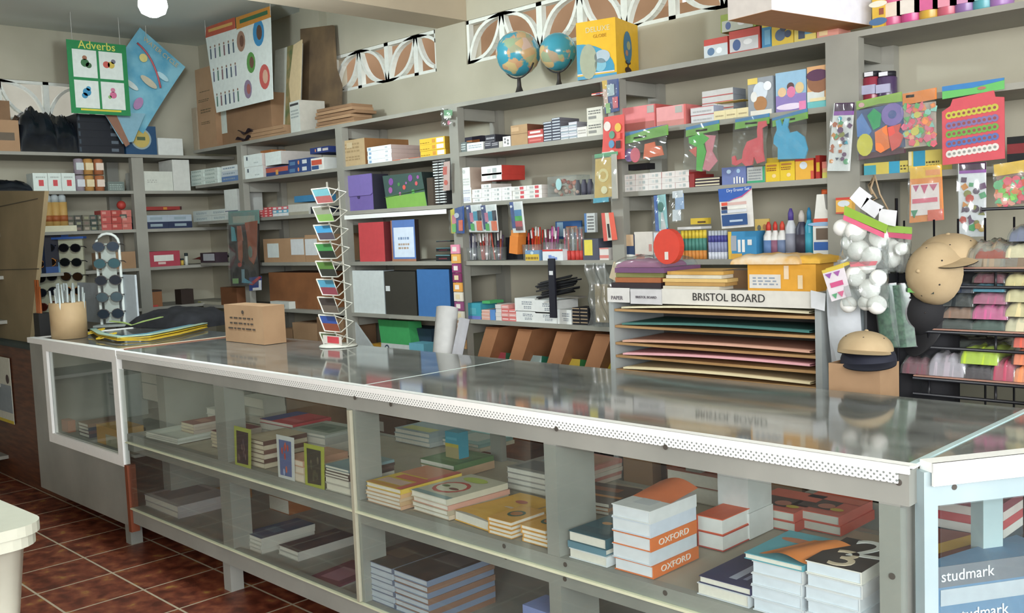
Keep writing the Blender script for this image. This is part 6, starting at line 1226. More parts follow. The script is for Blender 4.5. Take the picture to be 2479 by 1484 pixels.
def shirt(px0, px1, py, h, zi, col, lab, name='folded_shirt', d=.2, gl=FILM, y0=.0, seed=1, stack_h=0, cat='shirt'):
    x0, x1 = ony(px0, py, yR + y0).x, ony(px1, py, yR + y0).x; zz = shz[zi] + .011 + stack_h
    tt = thing(name, lab, cat, ((x0 + x1) / 2, yR + y0 + .01, zz))
    lump(x1 - x0, d, h, M(col, .7) if isinstance(col, str) else col, 5, seed).build('cloth', tt); lump((x1 - x0) + .012, d + .01, h + .006, gl, 5, seed + 50).build('wrapping', tt); return tt
# shelf of shirts, middle
shirt(2212, 2262, 812, .05, 1, '2a98b0', 'turquoise packed shirt at the left of the middle rack shelf', seed=1)
shirt(2262, 2350, 812, .03, 1, '2f3a38', 'dark packed shirt in the middle of the rack shelf, bottom', seed=2)
shirt(2280, 2350, 800, .035, 1, '8a6a58', 'brown and black striped packed shirt, second in the dark pile', seed=3, stack_h=.033)
shirt(2272, 2348, 780, .04, 1, '1c2426', 'glossy black packed shirt, third in the dark pile', seed=4, stack_h=.07)
shirt(2290, 2350, 760, .03, 1, '202a3c', 'navy packed shirt on top of the dark pile', seed=5, stack_h=.112)
shirt(2350, 2428, 815, .03, 1, '3a5048', 'dark green packed shirt under the pink ones', seed=6)
shirt(2350, 2432, 800, .045, 1, 'c0608c', 'bright pink packed shirt, lower', seed=7, stack_h=.033)
shirt(2352, 2430, 780, .035, 1, 'a8607c', 'dull pink packed shirt, upper', seed=8, stack_h=.08)
shirt(2352, 2426, 765, .025, 1, '3f8aa0', 'blue packed shirt on the pink ones', seed=9, stack_h=.117)
shirt(2354, 2424, 750, .03, 1, '6a2a3a', 'maroon packed shirt on the blue one', seed=10, stack_h=.144)
shirt(2356, 2436, 740, .04, 1, 'b09a70', 'tan packed shirt near the top of the middle pile', seed=11, stack_h=.176)
shirt(2358, 2438, 715, .035, 1, '9a4838', 'rust red packed shirt on top of the middle pile', seed=12, stack_h=.218)
shirt(2292, 2360, 715, .055, 1, 'e0783c', 'bright orange packed shirt standing out at the left of the pile', seed=13, stack_h=.20, y0=.03)
tag(MB().box(-.07, .07, 0, .12, 0, .05, '101014').build('black_pack', loc=(ony(2325, 745, yR + .05).x, yR + .05, shz[1] + .148)), 'black pack propping the bright orange shirt', 'pack')
for i in range(6): shirt(2430, 2520, 815, .042, 1, ['c8c0a0', 'cfc090', 'd0c498', 'd4c48c', 'd0c08c', 'd0c4a0'][i], f'cream packed shirt in the right pile, {["bottom", "second", "third", "fourth", "fifth", "top"][i]}', seed=20 + i, stack_h=.044 * i)
shirt(2440, 2520, 700, .04, 1, '6a7088', 'grey-blue packed shirt on the cream pile', seed=30, stack_h=.268)
# lower shelf
shirt(2180, 2260, 905, .05, 2, '7a5058', 'crumpled plastic bag with pinkish dark cloth at the left of the lower rack shelf', name='cloth_pack', seed=31, cat='cloth')
shirt(2245, 2330, 910, .07, 2, 'a8a0a8', 'whitish crumpled plastic pack on the lower rack shelf', name='cloth_pack', seed=32, cat='cloth')
shirt(2250, 2400, 880, .03, 2, '2c3428', 'dark olive cloth pack behind the whitish one', name='cloth_pack', seed=33, stack_h=.075, y0=.08, cat='cloth')
shirt(2322, 2410, 880, .05, 2, 'b0c838', 'lime green packed cloth on the lower rack shelf', name='cloth_pack', seed=34, stack_h=.045, cat='cloth')
shirt(2330, 2400, 910, .04, 2, '3a3038', 'dark cloth pack under the lime green one', name='cloth_pack', seed=36, cat='cloth')
shirt(2400, 2450, 910, .06, 2, 'b04a60', 'rose packed cloth beside the orange ones', name='cloth_pack', seed=35, cat='cloth')
for i in range(3): shirt(2450, 2530, 925, .05, 2, ['e08a5c', 'e8845c', 'd8604c'][i], f'orange packed cloth at the far right of the lower shelf, {["bottom", "middle", "top"][i]}', name='cloth_pack', seed=40 + i, stack_h=.052 * i, cat='cloth')
# upper: plastic packs
shirt(2340, 2430, 620, .07, 0, '9a8a74', 'clear crumpled plastic pack on the upper rack shelf', name='cloth_pack', seed=51, cat='cloth', gl=BAG)
shirt(2400, 2520, 610, .06, 0, '7a6a58', 'second crumpled plastic pack at the right of the upper rack shelf', name='cloth_pack', seed=52, cat='cloth', gl=BAG)
# green packs standing
for i, (a, b) in enumerate(((2140, 2180), (2176, 2204))):
    A = ony((a + b) / 2, 765, yR - .02)
    tt = thing('green_pack', f'green patterned cloth in clear wrap leaning on the rack, {["left", "right"][i]} one', 'pack', (A.x, yR - .02, A.z - .10), rot=(0, -.12, 0))
    MB().grid(lambda u, v: ((u - .5) * .075, -.01 * math.sin(math.pi * u), v * .2), 6, 10, mix_mat('green_cloth', '1e4a38', '4a7058', 60, .4, .6, .7)).build('cloth', tt); MB().grid(lambda u, v: ((u - .5) * .08, -.016 * math.sin(math.pi * u) - .002, v * .205), 6, 10, FILM).build('wrapping', tt)
# caps
TAN = mix_mat('cap_tan', 'a08a68', 'b39d7a', 10, .3, .7, .85)
def cap(loc, rot, mat, under, label, s=1.0, flat=1.0, brim=True):
    t = thing('baseball_cap', label, 'cap', tuple(loc), rot=rot)
    T = Matrix.Diagonal((s, s, s * flat, 1))
    MB().grid(lambda a, b: (.10 * math.cos(2 * math.pi * a) * math.cos(b * math.pi / 2) * (1.0), .115 * math.sin(2 * math.pi * a) * math.cos(b * math.pi / 2), .12 * math.sin(b * math.pi / 2) ** .8), 24, 8, mat, T=T).build('crown', t)
    def br(a, b):
        an = -math.pi / 2 + (a - .5) * 2.3; r0x, r0y = .099, .114
        x, y = r0x * math.cos(an), r0y * math.sin(an); e = math.cos((a - .5) * math.pi) ** .6 if abs(a - .5) < .5 else 0
        return (x * (1 + .05 * b), y - b * .085 * e, .012 - .018 * b * e - .012 * (abs(a - .5) * 2) ** 2 * b)
    if brim: MB().grid(br, 16, 5, mat, T=T).grid(lambda a, b: tuple(Vector(br(a, b)) - Vector((0, 0, .004))), 16, 5, under, T=T).build('brim', t)
    mb = MB()
    mb.ball((0, 0, .12), .008, mat, 8, T=T)
    for k in range(6):
        an = k * math.pi / 3 + .5; mb.ball((.075 * math.cos(an), .085 * math.sin(an), .083), .004, '2a2420', 6, T=T)
    mb.build('button', t); return t
pc1 = ony(2236, 660, 2.98)
c1 = cap(pc1 + Vector((0, .11, -.01)), (math.radians(82), 0, math.radians(-12)), TAN, '2a2620', 'tan baseball cap facing the camera with green and dark lettering', .86, 1.0, False)
p = pc1
text_part('Our Place', .03, '3c4038', c1, (.01, -.062, .112), (0, 0, 0)) if 0 else None
mb = MB(); mb.prism([(-.05, -.045), (-.0, -.05), (-.005, -.035), (-.045, -.03)], 0, .001, '70b058', T=Matrix.Translation((0, 0, 0))); 
o = MB().box(-.05, -.005, -.066, -.052, .074, .076, '6aa858').box(.0, .038, -.068, -.060, .070, .072, '3a4038').box(.003, .034, -.055, -.048, .076, .078, '3a4038').build('lettering', c1)
cap(ony(2268, 622, 3.06) + Vector((0, .1, .0)), (math.radians(8), math.radians(-4), math.radians(25)), TAN, '17161a', 'tan baseball cap lying on the rack above the front-facing one', .92, .62)
cap(ony(2225, 735, 3.06) + Vector((0, .08, -.03)), (math.radians(60), 0, math.radians(-20)), M('141316', .8), '101012', 'black cap hanging under the front-facing tan cap', .8)
# box with caps at the counter back
tb = thing('kraft_carton', 'open kraft carton with caps behind the right end of the counter', 'carton', (0, 0, 0))
x0, x1 = ony(2006, 900, 2.82).x, ony(2130, 900, 2.82).x; zb1 = ony(2080, 884, 2.82).z
tb.location = ((x0 + x1) / 2, 2.82, .62); w3 = x1 - x0
mb = MB(); KR = KRAFT
mb.box(-w3 / 2, w3 / 2, 0, .004, 0, zb1 - .62, KR).box(-w3 / 2, w3 / 2, .13, .134, 0, zb1 - .62, KR).box(-w3 / 2, -w3 / 2 + .004, .004, .13, 0, zb1 - .62, KR).box(w3 / 2 - .004, w3 / 2, .004, .13, 0, zb1 - .62, KR).box(-w3 / 2, w3 / 2, 0, .134, 0, .004, KR).build('body', tb)
tag(MB().box(-.16, .16, 0, .24, 0, .6185, COUNTM).build('low_stand', loc=((x0 + x1) / 2, 2.80, 0)), 'low grey stand under the open kraft carton of caps', 'stand')
cap(Vector(((x0 + x1) / 2, 2.90, zb1 + .03)), (math.radians(-6), math.radians(3), .35), TAN, '15161e', 'tan cap with dark navy brim on top of the open carton', .84, .66)
cap(Vector(((x0 + x1) / 2 + .01, 2.90, zb1 + .0)), (0, math.radians(-3), .5), M('1c1e2c', .8), '101018', 'navy cap under the tan one in the open carton', .84, .6)

# dark cloth behind the caps, hanging tool pack on the first upright
t = thing('dark_cloth', 'dark cloth hanging on the rack behind the caps and green packs', 'cloth', (ony(2200, 800, yR + .04).x, yR + .05, .80))
MB().grid(lambda a, b: ((a - .5) * .30, .012 * math.sin(a * 16) + .01, b * .50), 20, 6, M('17171b', .85)).grid(lambda a, b: ((a - .5) * .30, .022 + .012 * math.sin(a * 16), b * .50), 20, 6, M('17171b', .85)).build('cloth', t)
hb('toy_tool_pack', 'tall clear pack of brown and orange toy tools hanging at the first upright', 'pack', ((553, 512), (628, 508), (632, 690), (560, 692)), [('header_card', [('q', 0, .82, 1, 1, '6a8c84'), ('q', .15, .84, .85, .93, 'a0a898'), ('q', 0, .0, 1, .82, '26201c')]), ('toys', [('p', [(.28, .8), (.42, .8), (.5, .5), (.4, .3), (.3, .35)], 'a0563a'), ('p', [(.55, .84), (.95, .86), (.9, .4), (.8, .28), (.65, .35), (.62, .6)], '9a5034'), ('q', .45, .35, .55, .6, '15110f'), ('p', [(.1, .8), (.2, .78), (.26, .6), (.1, .6)], '4a98a0'), ('o', .35, .28, .05, .03, 'b04030'), ('q', .4, .04, .5, .22, '7a98a0'), ('p', [(.4, .04), (.8, .02), (.5, .1)], '5a9cb0'), ('o', .72, .45, .05, .08, '6a7468'), ('q', .1, .03, .3, .1, '8ab070')])], y=YF - .04)
hb('sticker_label', 'small red, blue and white cardboard corner under the toy tool pack', 'card', ((604, 672), (634, 668), (634, 702), (604, 704)), [('card', [('q', 0, 0, 1, 1, '3a4880'), ('p', [(0, .5), (.8, 1), (1, .9), (.3, .4)], 'c04848'), ('q', .3, .0, 1, .2, 'd0d0cc'), ('q', .8, 0, 1, .7, 'd0d4d8')])], y=YF - .045, film=False)
# ================================================================ books in the glass counter
ZM, ZB2 = .587, .2
PAGE = M('dcd8cc', .8, 0, .1, 90)
def book_parts(w, d, t, cover, dec=(), spine='R', page=None, spine_txt=None, wave=0, soft=False):
    """closed book lying flat, pages towards -y; returns list of (name, MB)"""
    ct = min(.0025, t * .12); page = page or PAGE
    pg = MB().box(-w / 2 + .002, w / 2 - .003, .003, d - .003, ct, t - ct, page)
    cv = MB()
    if wave:
        f = lambda a, b: ((a - .5) * w, b * d, t + wave * math.sin(math.pi * (a * .8 + .1)) * math.cos(b * 2.5) ** 2)
        cv.grid(f, 10, 10, cover); cv.grid(lambda a, b: tuple(Vector(f(a, b)) - Vector((0, 0, .002))), 10, 10, page)
    else: cv.box(-w / 2, w / 2, 0, d, t - ct, t, cover)
    cv.box(-w / 2, w / 2, 0, d, 0, ct, cover)
    if spine == 'R': cv.box(w / 2 - .003, w / 2, 0, d, ct, t - ct, cover)
    elif spine == 'L': cv.box(-w / 2, -w / 2 + .003, 0, d, ct, t - ct, cover)
    elif spine == 'F': cv.box(-w / 2, w / 2, 0, .003, ct, t - ct, cover)
    pr = None
    if dec:
        pr = MB()
        for j, e in enumerate(dec):
            z_ = t + .0004 * (j + 1)
            if e[0] == 'o':
                n_ = 14; ps = [((e[1] - .5) * w + e[3] * w * math.cos(2 * math.pi * i / n_), e[2] * d + e[4] * d * math.sin(2 * math.pi * i / n_), z_) for i in range(n_)]; pr.add(ps, [tuple(range(n_))], e[5])
            else:
                u0, v0, u1, v1, c = e; pr.add([((u0 - .5) * w, v0 * d, z_), ((u1 - .5) * w, v0 * d, z_), ((u1 - .5) * w, v1 * d, z_), ((u0 - .5) * w, v1 * d, z_)], [(0, 1, 2, 3)], c)
    return [('pages', pg), ('cover', cv)] + ([('cover_print', pr)] if pr else [])
def book(name, label, loc, w, d, t, cover, rz=0, cat='book', group=None, **k):
    th_ = thing(name, label, cat, loc, rz, group)
    for n_, mb in book_parts(w, d, t, cover, **k): mb.build(n_, th_)
    return th_
def copy_thing(src, loc, rz, label):
    r = src.copy(); sc.collection.objects.link(r); r.location = loc; r.rotation_euler = (0, 0, rz); r['label'] = label
    for ch in [c for c in sc.objects if c.parent == src]:
        c = ch.copy(); sc.collection.objects.link(c); c.parent = r
    return r
def pile(name, base, px, py, zb, w, d, ts, covers, decs=None, rz=0, cat='book', corner='R', spines=None, jit=.004, wave=0, pages=None, y=None):
    """a pile of books whose near bottom corner stands at pixel (px,py); ts: thickness list from the bottom"""
    p = onz(px, py, zb); n_ = len(ts); z_ = zb
    if y is not None: p = Vector((u_at('B', y, zb, px), y, zb))
    p.y = max(p.y, CF + .006 if abs(rz) < .01 else CF + .03)
    off = Vector((-w / 2 if corner == 'R' else w / 2, 0, 0)); off.rotate(Matrix.Rotation(rz, 3, 'Z')); p = p + off
    for i in range(n_):
        pos = 'the only one' if n_ == 1 else 'top of the pile' if i == n_ - 1 else 'bottom of the pile' if i == 0 else f'{ORD[i]} from below' if i > 1 or n_ > 3 else 'middle of the pile'
        lab = base if n_ == 1 else f'{base}, {pos}'
        th9 = book(name, lab, (p.x + rnd.uniform(-jit, jit), p.y + rnd.uniform(0, jit), z_), w, d, ts[i], covers[i % len(covers)], rz + rnd.uniform(-.01, .01),
             dec=(decs[i] if decs and isinstance(decs, dict) and i in decs else decs if decs and i == n_ - 1 and not isinstance(decs, dict) else ()), spine=(spines[i] if spines else 'R'), wave=wave if i == n_ - 1 else 0, page=pages)
        if n_ > 1: th9['group'] = base
        z_ += ts[i] + .0003
    return p, z_
# --- the big white dictionaries
p, zt2 = pile('dictionary', 'thick white dictionary in the tall pile with orange spines', 1577, 1403, ZM, .127, .205, [.033, .037, .036, .036, .034], ['d8743a', 'ccd4dc', 'd8743a', 'ccd4e0', 'dadcdc'], {4: [('o', .5, .5, .25, .12, '8a8c94'), (.3, .2, .75, .7, 'c8ccd0')]}, spines=['R', 'R', 'R', 'R', 'R'], pages=M('d8dce0', .8))
zs_ = [ZM, ZM + .0703 + .0005]
for k, zz in enumerate((ZM + .0165, ZM + .0165 + .0706)):
    o = [x for x in sc.objects if x.name.startswith('dictionary')][0 if k == 0 else 2]
    text_part('OXFORD', .024, 'e0dcd4', o, (.0640, .10, .0170), (math.pi / 2, 0, math.pi / 2), sx=1.35)
o = [x for x in sc.objects if x.name.startswith('dictionary') and x.parent is None][-1]
MB().grid(lambda a, b: ((a - .5) * .125, .09 + b * .125, .0345 + .018 * math.sin(math.pi * a) * b + .014 * b), 10, 8, M('d8764a', .35)).build('curled_jacket', o)
# --- two-colour thick books left of the dictionaries
pile('textbook', 'white-edged teal textbook left of the dictionaries', 1467, 1374, ZM, .135, .2, [.028, .018, .03], ['d8dcde', '5f8594', '2f5560'], [('o', .35, .55, .12, .06, 'c8905a'), (.05, .1, .95, .3, '2b4a54')], spines=['R', 'F', 'R'])
# --- small orange readers
RDR = [('o', .5, .5, .28, .2, '3c5a4a'), ('o', .5, .5, .2, .13, 'b0703c')]
pile('storybook', 'small orange storybook in the left of two short piles', 1238, 1306, ZM, .10, .15, [.012] * 4, ['d09a44'], RDR, spines=['L'] * 4)
pile('storybook', 'small orange storybook in the right of two short piles', 1322, 1327, ZM, .10, .15, [.012] * 4, ['d09a44'], RDR, spines=['L'] * 4)
pile('activity_book', 'curled yellow activity book with a red disc and pictures', 1180, 1290, ZM, .18, .27, [.03], ['e0ac48'], [('o', .3, .25, .16, .12, 'c8503c'), ('o', .6, .5, .14, .05, 'd0b8a0'), ('o', .8, .6, .12, .05, 'a06a54'), ('o', .5, .75, .14, .06, 'b8604c')], rz=-.1, wave=.008)
pile('activity_book', 'white activity book with red oval and red-green print', 1080, 1262, ZM, .19, .26, [.014, .016, .016, .02], ['c8b49c', 'b0a48c', 'cc9a88', 'c8c4b0'], [(0, 0, 1, .1, '8aa0a0'), ('o', .45, .4, .35, .25, 'c05048'), ('o', .45, .4, .29, .19, 'd8d4bc'), ('o', .45, .8, .3, .1, 'b8c860'), ('o', .3, .4, .1, .04, '6a7a50'), ('o', .6, .35, .12, .04, '7a4a40')], rz=-.05)
pile('colouring_book', 'yellow and pink colouring book near the glass joint', 948, 1243, ZM, .19, .27, [.012, .014, .012, .014, .016], ['c8a080', 'c0a078', 'c8b090', 'd0a878', 'd8b84c'], [(0, .55, 1, 1, 'c88a6c'), (.0, .0, .9, .1, 'c89048'), (.1, .12, .8, .3, 'cfb0a0'), (.2, .35, .9, .5, 'c86a58'), (.85, 0, 1, 1, 'd06a60')])
bz3 = ZM
pile('colouring_book', 'green colouring book with pictures behind the yellow pile', 1100, 1160, ZM, .2, .2, [.03, .02], ['b89a7c', '5a7a50'], [(.1, .2, .9, .8, '6a8a60'), ('o', .6, .5, .2, .15, 'b08a60')])
p = onz(1104, 1150, ZM); 
o = box_mesh(.075, .05, .10, '3f93a8', [(0, 0, 1, .42, 'a0946a'), (0, .42, 1, .55, 'b8a848'), (.1, .7, .9, .8, '5aa4b8')]); tag(o.build('toy_box', loc=(p.x - .05, p.y + .03, ZM + .052)), 'small turquoise and yellow box standing on the green colouring book', 'box')
pile('storybook', 'grey-covered book in the middle back pile', 1328, 1205, ZM, .2, .2, [.02, .018, .02, .02], ['a8a498', '9a9a96', 'b0a8a0', '8c8c88'], [(.1, .1, .9, .6, '6a6c70'), (.2, .65, .8, .9, '8a9aa0')])
pile('storybook', 'white-edged pink storybook behind the counter upright', 1435, 1180, ZM, .16, .16, [.014] * 5, ['c8b8ac', 'b87a70', 'c8c0b4'], [(.1, .1, .9, .9, 'a8806c')])
pile('magazine', 'dark and orange magazine fanned behind the dictionaries', 1475, 1250, ZM, .22, .2, [.012, .012, .014], ['6a4a34', 'b07038', '4a3a34'], [(.0, .3, 1, .4, 'c08040'), (.2, .6, .8, .8, '8a5030')], rz=.12)
pile('storybook', 'flat pale book with teal picture near the glass seam', 1160, 1095, ZM, .24, .2, [.015, .015], ['c0b8a0', '7fa09c'], [(.2, .2, .8, .8, 'a8b0a8')])
pile('atlas', 'pale blue-grey atlas at the back of the middle bay', 1040, 1085, ZM, .24, .2, [.02, .02, .02], ['a8b0b0', '9aa8aa', '8fa0a4'], [(.1, .1, .9, .4, 'b8b878')])
# behind the dictionaries to the right
pile('novel', 'white novel with orange cover between dictionaries and tall white stack', 1752, 1337, ZM, .085, .14, [.045, .045], ['b8483c', 'd8603c'], spines=['L', 'L'], pages=M('dcdcd8', .8))
p = onz(1815, 1307, ZM)
t = thing('tall_book', 'tall white stack of book blocks standing right of the orange-covered novel', 'books', (p.x - .05, p.y + .0, ZM)); MB().box(-.055, .05, 0, .13, 0, .075, 'd8dad8').build('lower_block', t); MB().box(-.055, .046, .003, .13, .0755, .20, 'cdd0ce').build('upper_block', t)
pile('picture_box', 'red and brown boxed set behind the dictionaries', 1750, 1230, ZM, .22, .12, [.05, .045], ['c8c0b0', '8c4a38'], [(.1, .2, .9, .9, '7a3c30')])
CRD = [(0, 0, 1, .12, 'c86a5c'), (.1, .18, .7, .62, '3c2c2c'), ('o', .55, .35, .15, .12, 'b07060'), (0, .62, 1, 1, 'c8604c'), ('o', .8, .25, .12, .07, 'c8b040')]
pile('bible_size_book', 'thick red-covered book with dark picture, left of the pair', 1925, 1290, ZM, .17, .21, [.028, .028], ['c0503f', 'c85f50'], CRD, pages=M('c8cac0', .8))
pile('bible_size_book', 'thick red-covered book with dark picture, right of the pair', 2034, 1299, ZM, .17, .21, [.028, .028], ['c0503f', 'c85f50'], CRD, pages=M('c8cac0', .8))
# front right piles
pile('history_book', 'navy book with white lettering at the front of the counter', 1815, 1482, ZM, .145, .2, [.03, .018], ['c8ccd0', '2c3158'], [(.45, .15, .6, .75, 'a8acc0'), (.68, .2, .76, .7, '8a8eac')], y=CF + .012)
pile('maths_book', 'white-edged book under the orange and teal cover', 1945, 1500, ZM, .13, .2, [.03, .03, .028, .03], ['d4d8dc', 'ccd2d8', 'd4d8dc', 'cfcfcf'], None, pages=M('d0d8e0', .8), y=CF + .012)
p, z_ = pile('science_book', 'teal book with orange pictures lying on the white-edged pile', 1945, 1500, ZM + .120, .15, .21, [.014], ['5fa6b4'], [('o', .4, .7, .3, .08, 'c07a5a'), ('o', .75, .75, .15, .08, 'c88a60')], y=CF + .012)
p = Vector((u_at('B', CF + .02, ZM, 1900), CF + .014, ZM + .136))
t = thing('orange_booklet', 'thin curled orange booklet on the teal book', 'booklet', (p.x, p.y, p.z), .0)
MB().grid(lambda a, b: ((a - .5) * .12 + b * .06, b * .15, .004 + .012 * math.sin(math.pi * a) ** 2 + .004 * b), 12, 6, 'd8803f').build('cover', t); MB().disc(0, 0, .0, 0, 'd8803f') if 0 else None
pile('number_book', 'white-edged book under the large 23 cover', 2085, 1530, ZM, .13, .2, [.03, .03, .03, .03, .028], ['d4d8dc', 'ccd2d8', 'd4d8dc', 'cfcfcf', 'e0ddd4'], None, pages=M('d0d8e0', .8), y=CF + .012)
o = [x for x in sc.objects if x.name.startswith('number_book') and x.parent is None][-1]
MB().box(-.065, .065, 0, .2, .0282, .0286, '2a2624').build('cover_print', o)
text_part('2', .17, 'e8e6e0', o, (.015, .14, .0292), (0, 0, .2)); text_part('3', .15, 'e0cdb0', o, (.0, .055, .0292), (0, 0, .2))
# --- left bays, middle shelf
pile('exercise_book', 'white loose paper booklets at the left end of the middle shelf', 430, 1077, ZM, .30, .25, [.008, .008, .01], ['c8cac0', 'b8bcb0', 'ccd0c8'], rz=.05)
pile('reader', 'red-covered reader in the first pile behind the glass', 470, 1066, ZM, .13, .18, [.014] * 5, ['b8aca0', 'c0b4a4'], [(.0, .0, 1, 1, '8a4a44'), (.2, .3, .8, .6, 'b07a68')], pages=M('d8ccb0', .8))
pile('reader', 'red-covered reader in the second pile behind the glass', 545, 1090, ZM, .13, .18, [.014] * 5, ['b8aca0', 'c0b4a4'], [(.0, .0, 1, 1, '7a4048'), (.2, .3, .8, .6, 'a87a70')], pages=M('d8ccb0', .8))
pile('brown_envelope_pile', 'ochre paper pile at the back left of the middle shelf', 440, 1025, ZM, .24, .16, [.03], ['b07838'])
pile('white_book', 'white book standing high behind the second reader pile', 540, 1040, ZM, .16, .12, [.03, .03, .03], ['c8c8c0'], None)
pile('hardback', 'cream-edged hardback in the pile left of the photo cards', 640, 1135, ZM, .17, .2, [.018] * 6, ['c0b49c', '5a4038', 'c8bca8', '6a4a40'], [(0, 0, 1, 1, 'b8a890')], pages=M('d8ccb4', .8))
pile('hardback', 'cream-edged book in the pile between the photo cards', 728, 1172, ZM, .14, .2, [.03, .028, .024], ['c8bca8', 'd0b8a0', 'c89a80'], None, pages=M('dcd0bc', .8))
pile('thin_book', 'dark-covered thin book in the pile right of the photo cards', 842, 1203, ZM, .15, .2, [.026, .024, .01, .01, .01, .01], ['c0bcb0', 'b8b4a8', '4a3c38', '5a4a44', '4a3c38', '7a9498'], [(0, 0, 1, 1, '8aa0a4')], pages=M('dcd8c8', .8))
pile('magazine', 'glossy magazine pile under the red book, grey and green cover', 790, 1150, ZM + .001, .26, .2, [.03, .03, .03, .012], ['b8b4a8', 'c0bcb0', 'a8a8a0', 'b0b4ac'], [(.1, .2, .9, .8, '7a887c'), (.3, .3, .7, .6, '566a60')], rz=.04, y=CF + .26)
pile('magazine', 'red and blue magazine lying at the back of the second bay', 712, 1075, ZM, .26, .2, [.03, .03, .03, .016], ['b8b4a8', 'c0bcb0', 'a8a8a0', 'b84048'], [(0, 0, .35, 1, '3a4a80'), (.4, .2, .9, .4, 'c86068')], rz=.03, y=CF + .30)
pile('white_album', 'white album behind the red and blue magazine', 640, 1045, ZM, .2, .12, [.04, .04, .05], ['b8b8b0'], None, y=CF + .5)
# photo cards taped inside the glass
for i, (c4, fr_, lab, s_) in enumerate(((((567, 1030), (608, 1040), (608, 1137), (570, 1128)), 'a8b050', 'yellow-edged dark photo card, leftmost of three in the glass', '3a2c30'), (((669, 1051), (712, 1060), (714, 1168), (675, 1158)), 'd0d4d0', 'white-edged photo card of red figures, middle of three in the glass', '5a6a98'), (((736, 1072), (785, 1083), (786, 1187), (740, 1178)), 'a8b048', 'yellow-edged photo card of dark trees, rightmost of three in the glass', '3c3a30'))):
    A = [ony(*p, CF + .004) for p in c4]; c = sum(A, Vector()) / 4; t = thing('photo_card', lab, 'photo', (c.x, CF + .004, c.z))
    L = [Vector((p.x - c.x, p.z - c.z)) for p in A]; B = lambda u, v: L[3].lerp(L[2], u).lerp(L[0].lerp(L[1], u), v)
    MB().prism([(p.x, p.y) for p in L], -.0012, 0, fr_).build('card', t)
    mb = MB().prism([tuple(B(*q)) for q in ((.14, .1), (.84, .1), (.84, .9), (.14, .9))], -.0018, -.0013, s_)
    for k in range(7): q = B(rnd.uniform(.25, .75), rnd.uniform(.15, .8)); mb.disc(q.x, q.y, .006, -.002 - k * .0002, rnd.choice([['6a5450', '5a4a50'], ['b84838', 'c86a50', 'a0b0d0'], ['6a6450', '50503c']][i]), 8, rz=.014, t=.0004)
    mb.build('photo', t)
# inside the framed end window
pile('small_book', 'dark book lying at the left of the end window', 215, 1070, .476, .14, .2, [.02, .018, .018, .018], ['3a3044', '6a4048', '2c3850', '7a5038'], None, y=CF + .05)
pile('small_book', 'purple-dark book in the pile at the middle of the end window', 262, 1085, .476, .14, .2, [.016, .018, .018], ['2a2c40', '5a3a50', '4a4038'], None, y=CF + .05)
pack('ochre_box', 'ochre and cream box of packets inside the end window', 'box', 'B', .476, 236, 285, 1035, .14, 'c09038', [(.45, .0, 1, .6, 'a8a48c')], off=CF + .04)
pack('copper_tin', 'small copper box at the left of the end window', 'box', 'B', .476, 150, 166, 1018, .04, 'a05a38', off=CF + .04)
pack('grey_cartons', 'grey-white cartons stacked high inside the end window', 'carton', 'B', .476, 235, 300, 905, .15, '9aa29c', [(0, .5, 1, .52, '6a706c'), ('T', .1, .6, .8, .9, '7a827e', 3)], off=CF + .42)
pack('dark_bag', 'dark bag on top inside the end window', 'bag', 'B', .476, 190, 235, 880, .15, '22262a', off=CF + .44)
pile('white_carton_low', 'greenish white cartons behind the left glass pane', 400, 1000, ZM, .3, .1, [.1, .1], ['8c948e', '9aa29a'], None, y=CF + .5)
# --- bottom shelf
pile('paper_ream', 'grey-white ream of paper at the left of the bottom shelf', 430, 1257, ZB2, .36, .28, [.03, .03], ['a8a4a4', 'b0acac'], [(.1, .1, .6, .9, '8a8688')], rz=.0)
pile('ochre_folder', 'ochre folder at the back of the bottom shelf', 520, 1215, ZB2, .12, .2, [.06], ['9a6a30'], y=CF + .3)
pile('textbook', 'white-edged textbook with blue cover on the bottom shelf', 632, 1342, ZB2, .14, .26, [.016] * 4, ['c0beb4'], [(0, 0, 1, 1, '2f5070'), (.2, .3, .8, .5, '4a7088')])
pile('textbook', 'white-edged textbook with dark cover beside the blue one', 722, 1360, ZB2, .15, .28, [.02, .018], ['b8b6ae'], [(0, 0, 1, 1, '33323e')])
pile('textbook', 'maroon textbook at the end of the left bottom bay', 805, 1410, ZB2, .17, .24, [.006, .008], ['8a8c88', '6a3648'], [(.2, .2, .8, .7, '9a6a78')], rz=.12, y=CF + .02)
pile('wood_tray', 'orange-brown box at the back of the left bottom bay', 700, 1265, ZB2, .18, .12, [.07], ['9a5a28'], y=CF + .45)
pile('atlas', 'large dark mottled atlas, left one of the bottom pair', 955, 1463, ZB2, u_at('B', CF + .03, .3, 955) - u_at('B', CF + .03, .3, 872), .28, [.02] * 8, ['b8c0c8', '6a7488'], [(0, 0, 1, 1, '4a4640'), (.2, .3, .7, .6, '6a5c4c')], pages=M('b8c0c8', .8), y=CF + .03, jit=.0015)
pile('atlas', 'large dark mottled atlas, right one of the bottom pair', 1040, 1495, ZB2, u_at('B', CF + .03, .3, 1040) - u_at('B', CF + .03, .3, 957), .3, [.02] * 8, ['8a6a58', '7888a0'], [(0, 0, 1, 1, '45403c'), (.2, .5, .9, .8, '5f5a58')], pages=M('b8c0c8', .8), y=CF + .03, jit=.0015)
pile('pale_blue_book', 'pale blue book standing at the bottom beside the counter upright', 1330, 1545, ZB2, .1, .1, [.2], ['7f8fc0'], None, spines=['F'], y=CF + .02)
pile('navy_book', 'navy-covered book at the bottom right of the counter upright', 1540, 1560, ZB2, .16, .2, [.03, .03, .04], ['8a98b0', '6a7a9c', '3c4a78'], [(.2, .2, .8, .6, '6a78a0')], y=CF + .02)
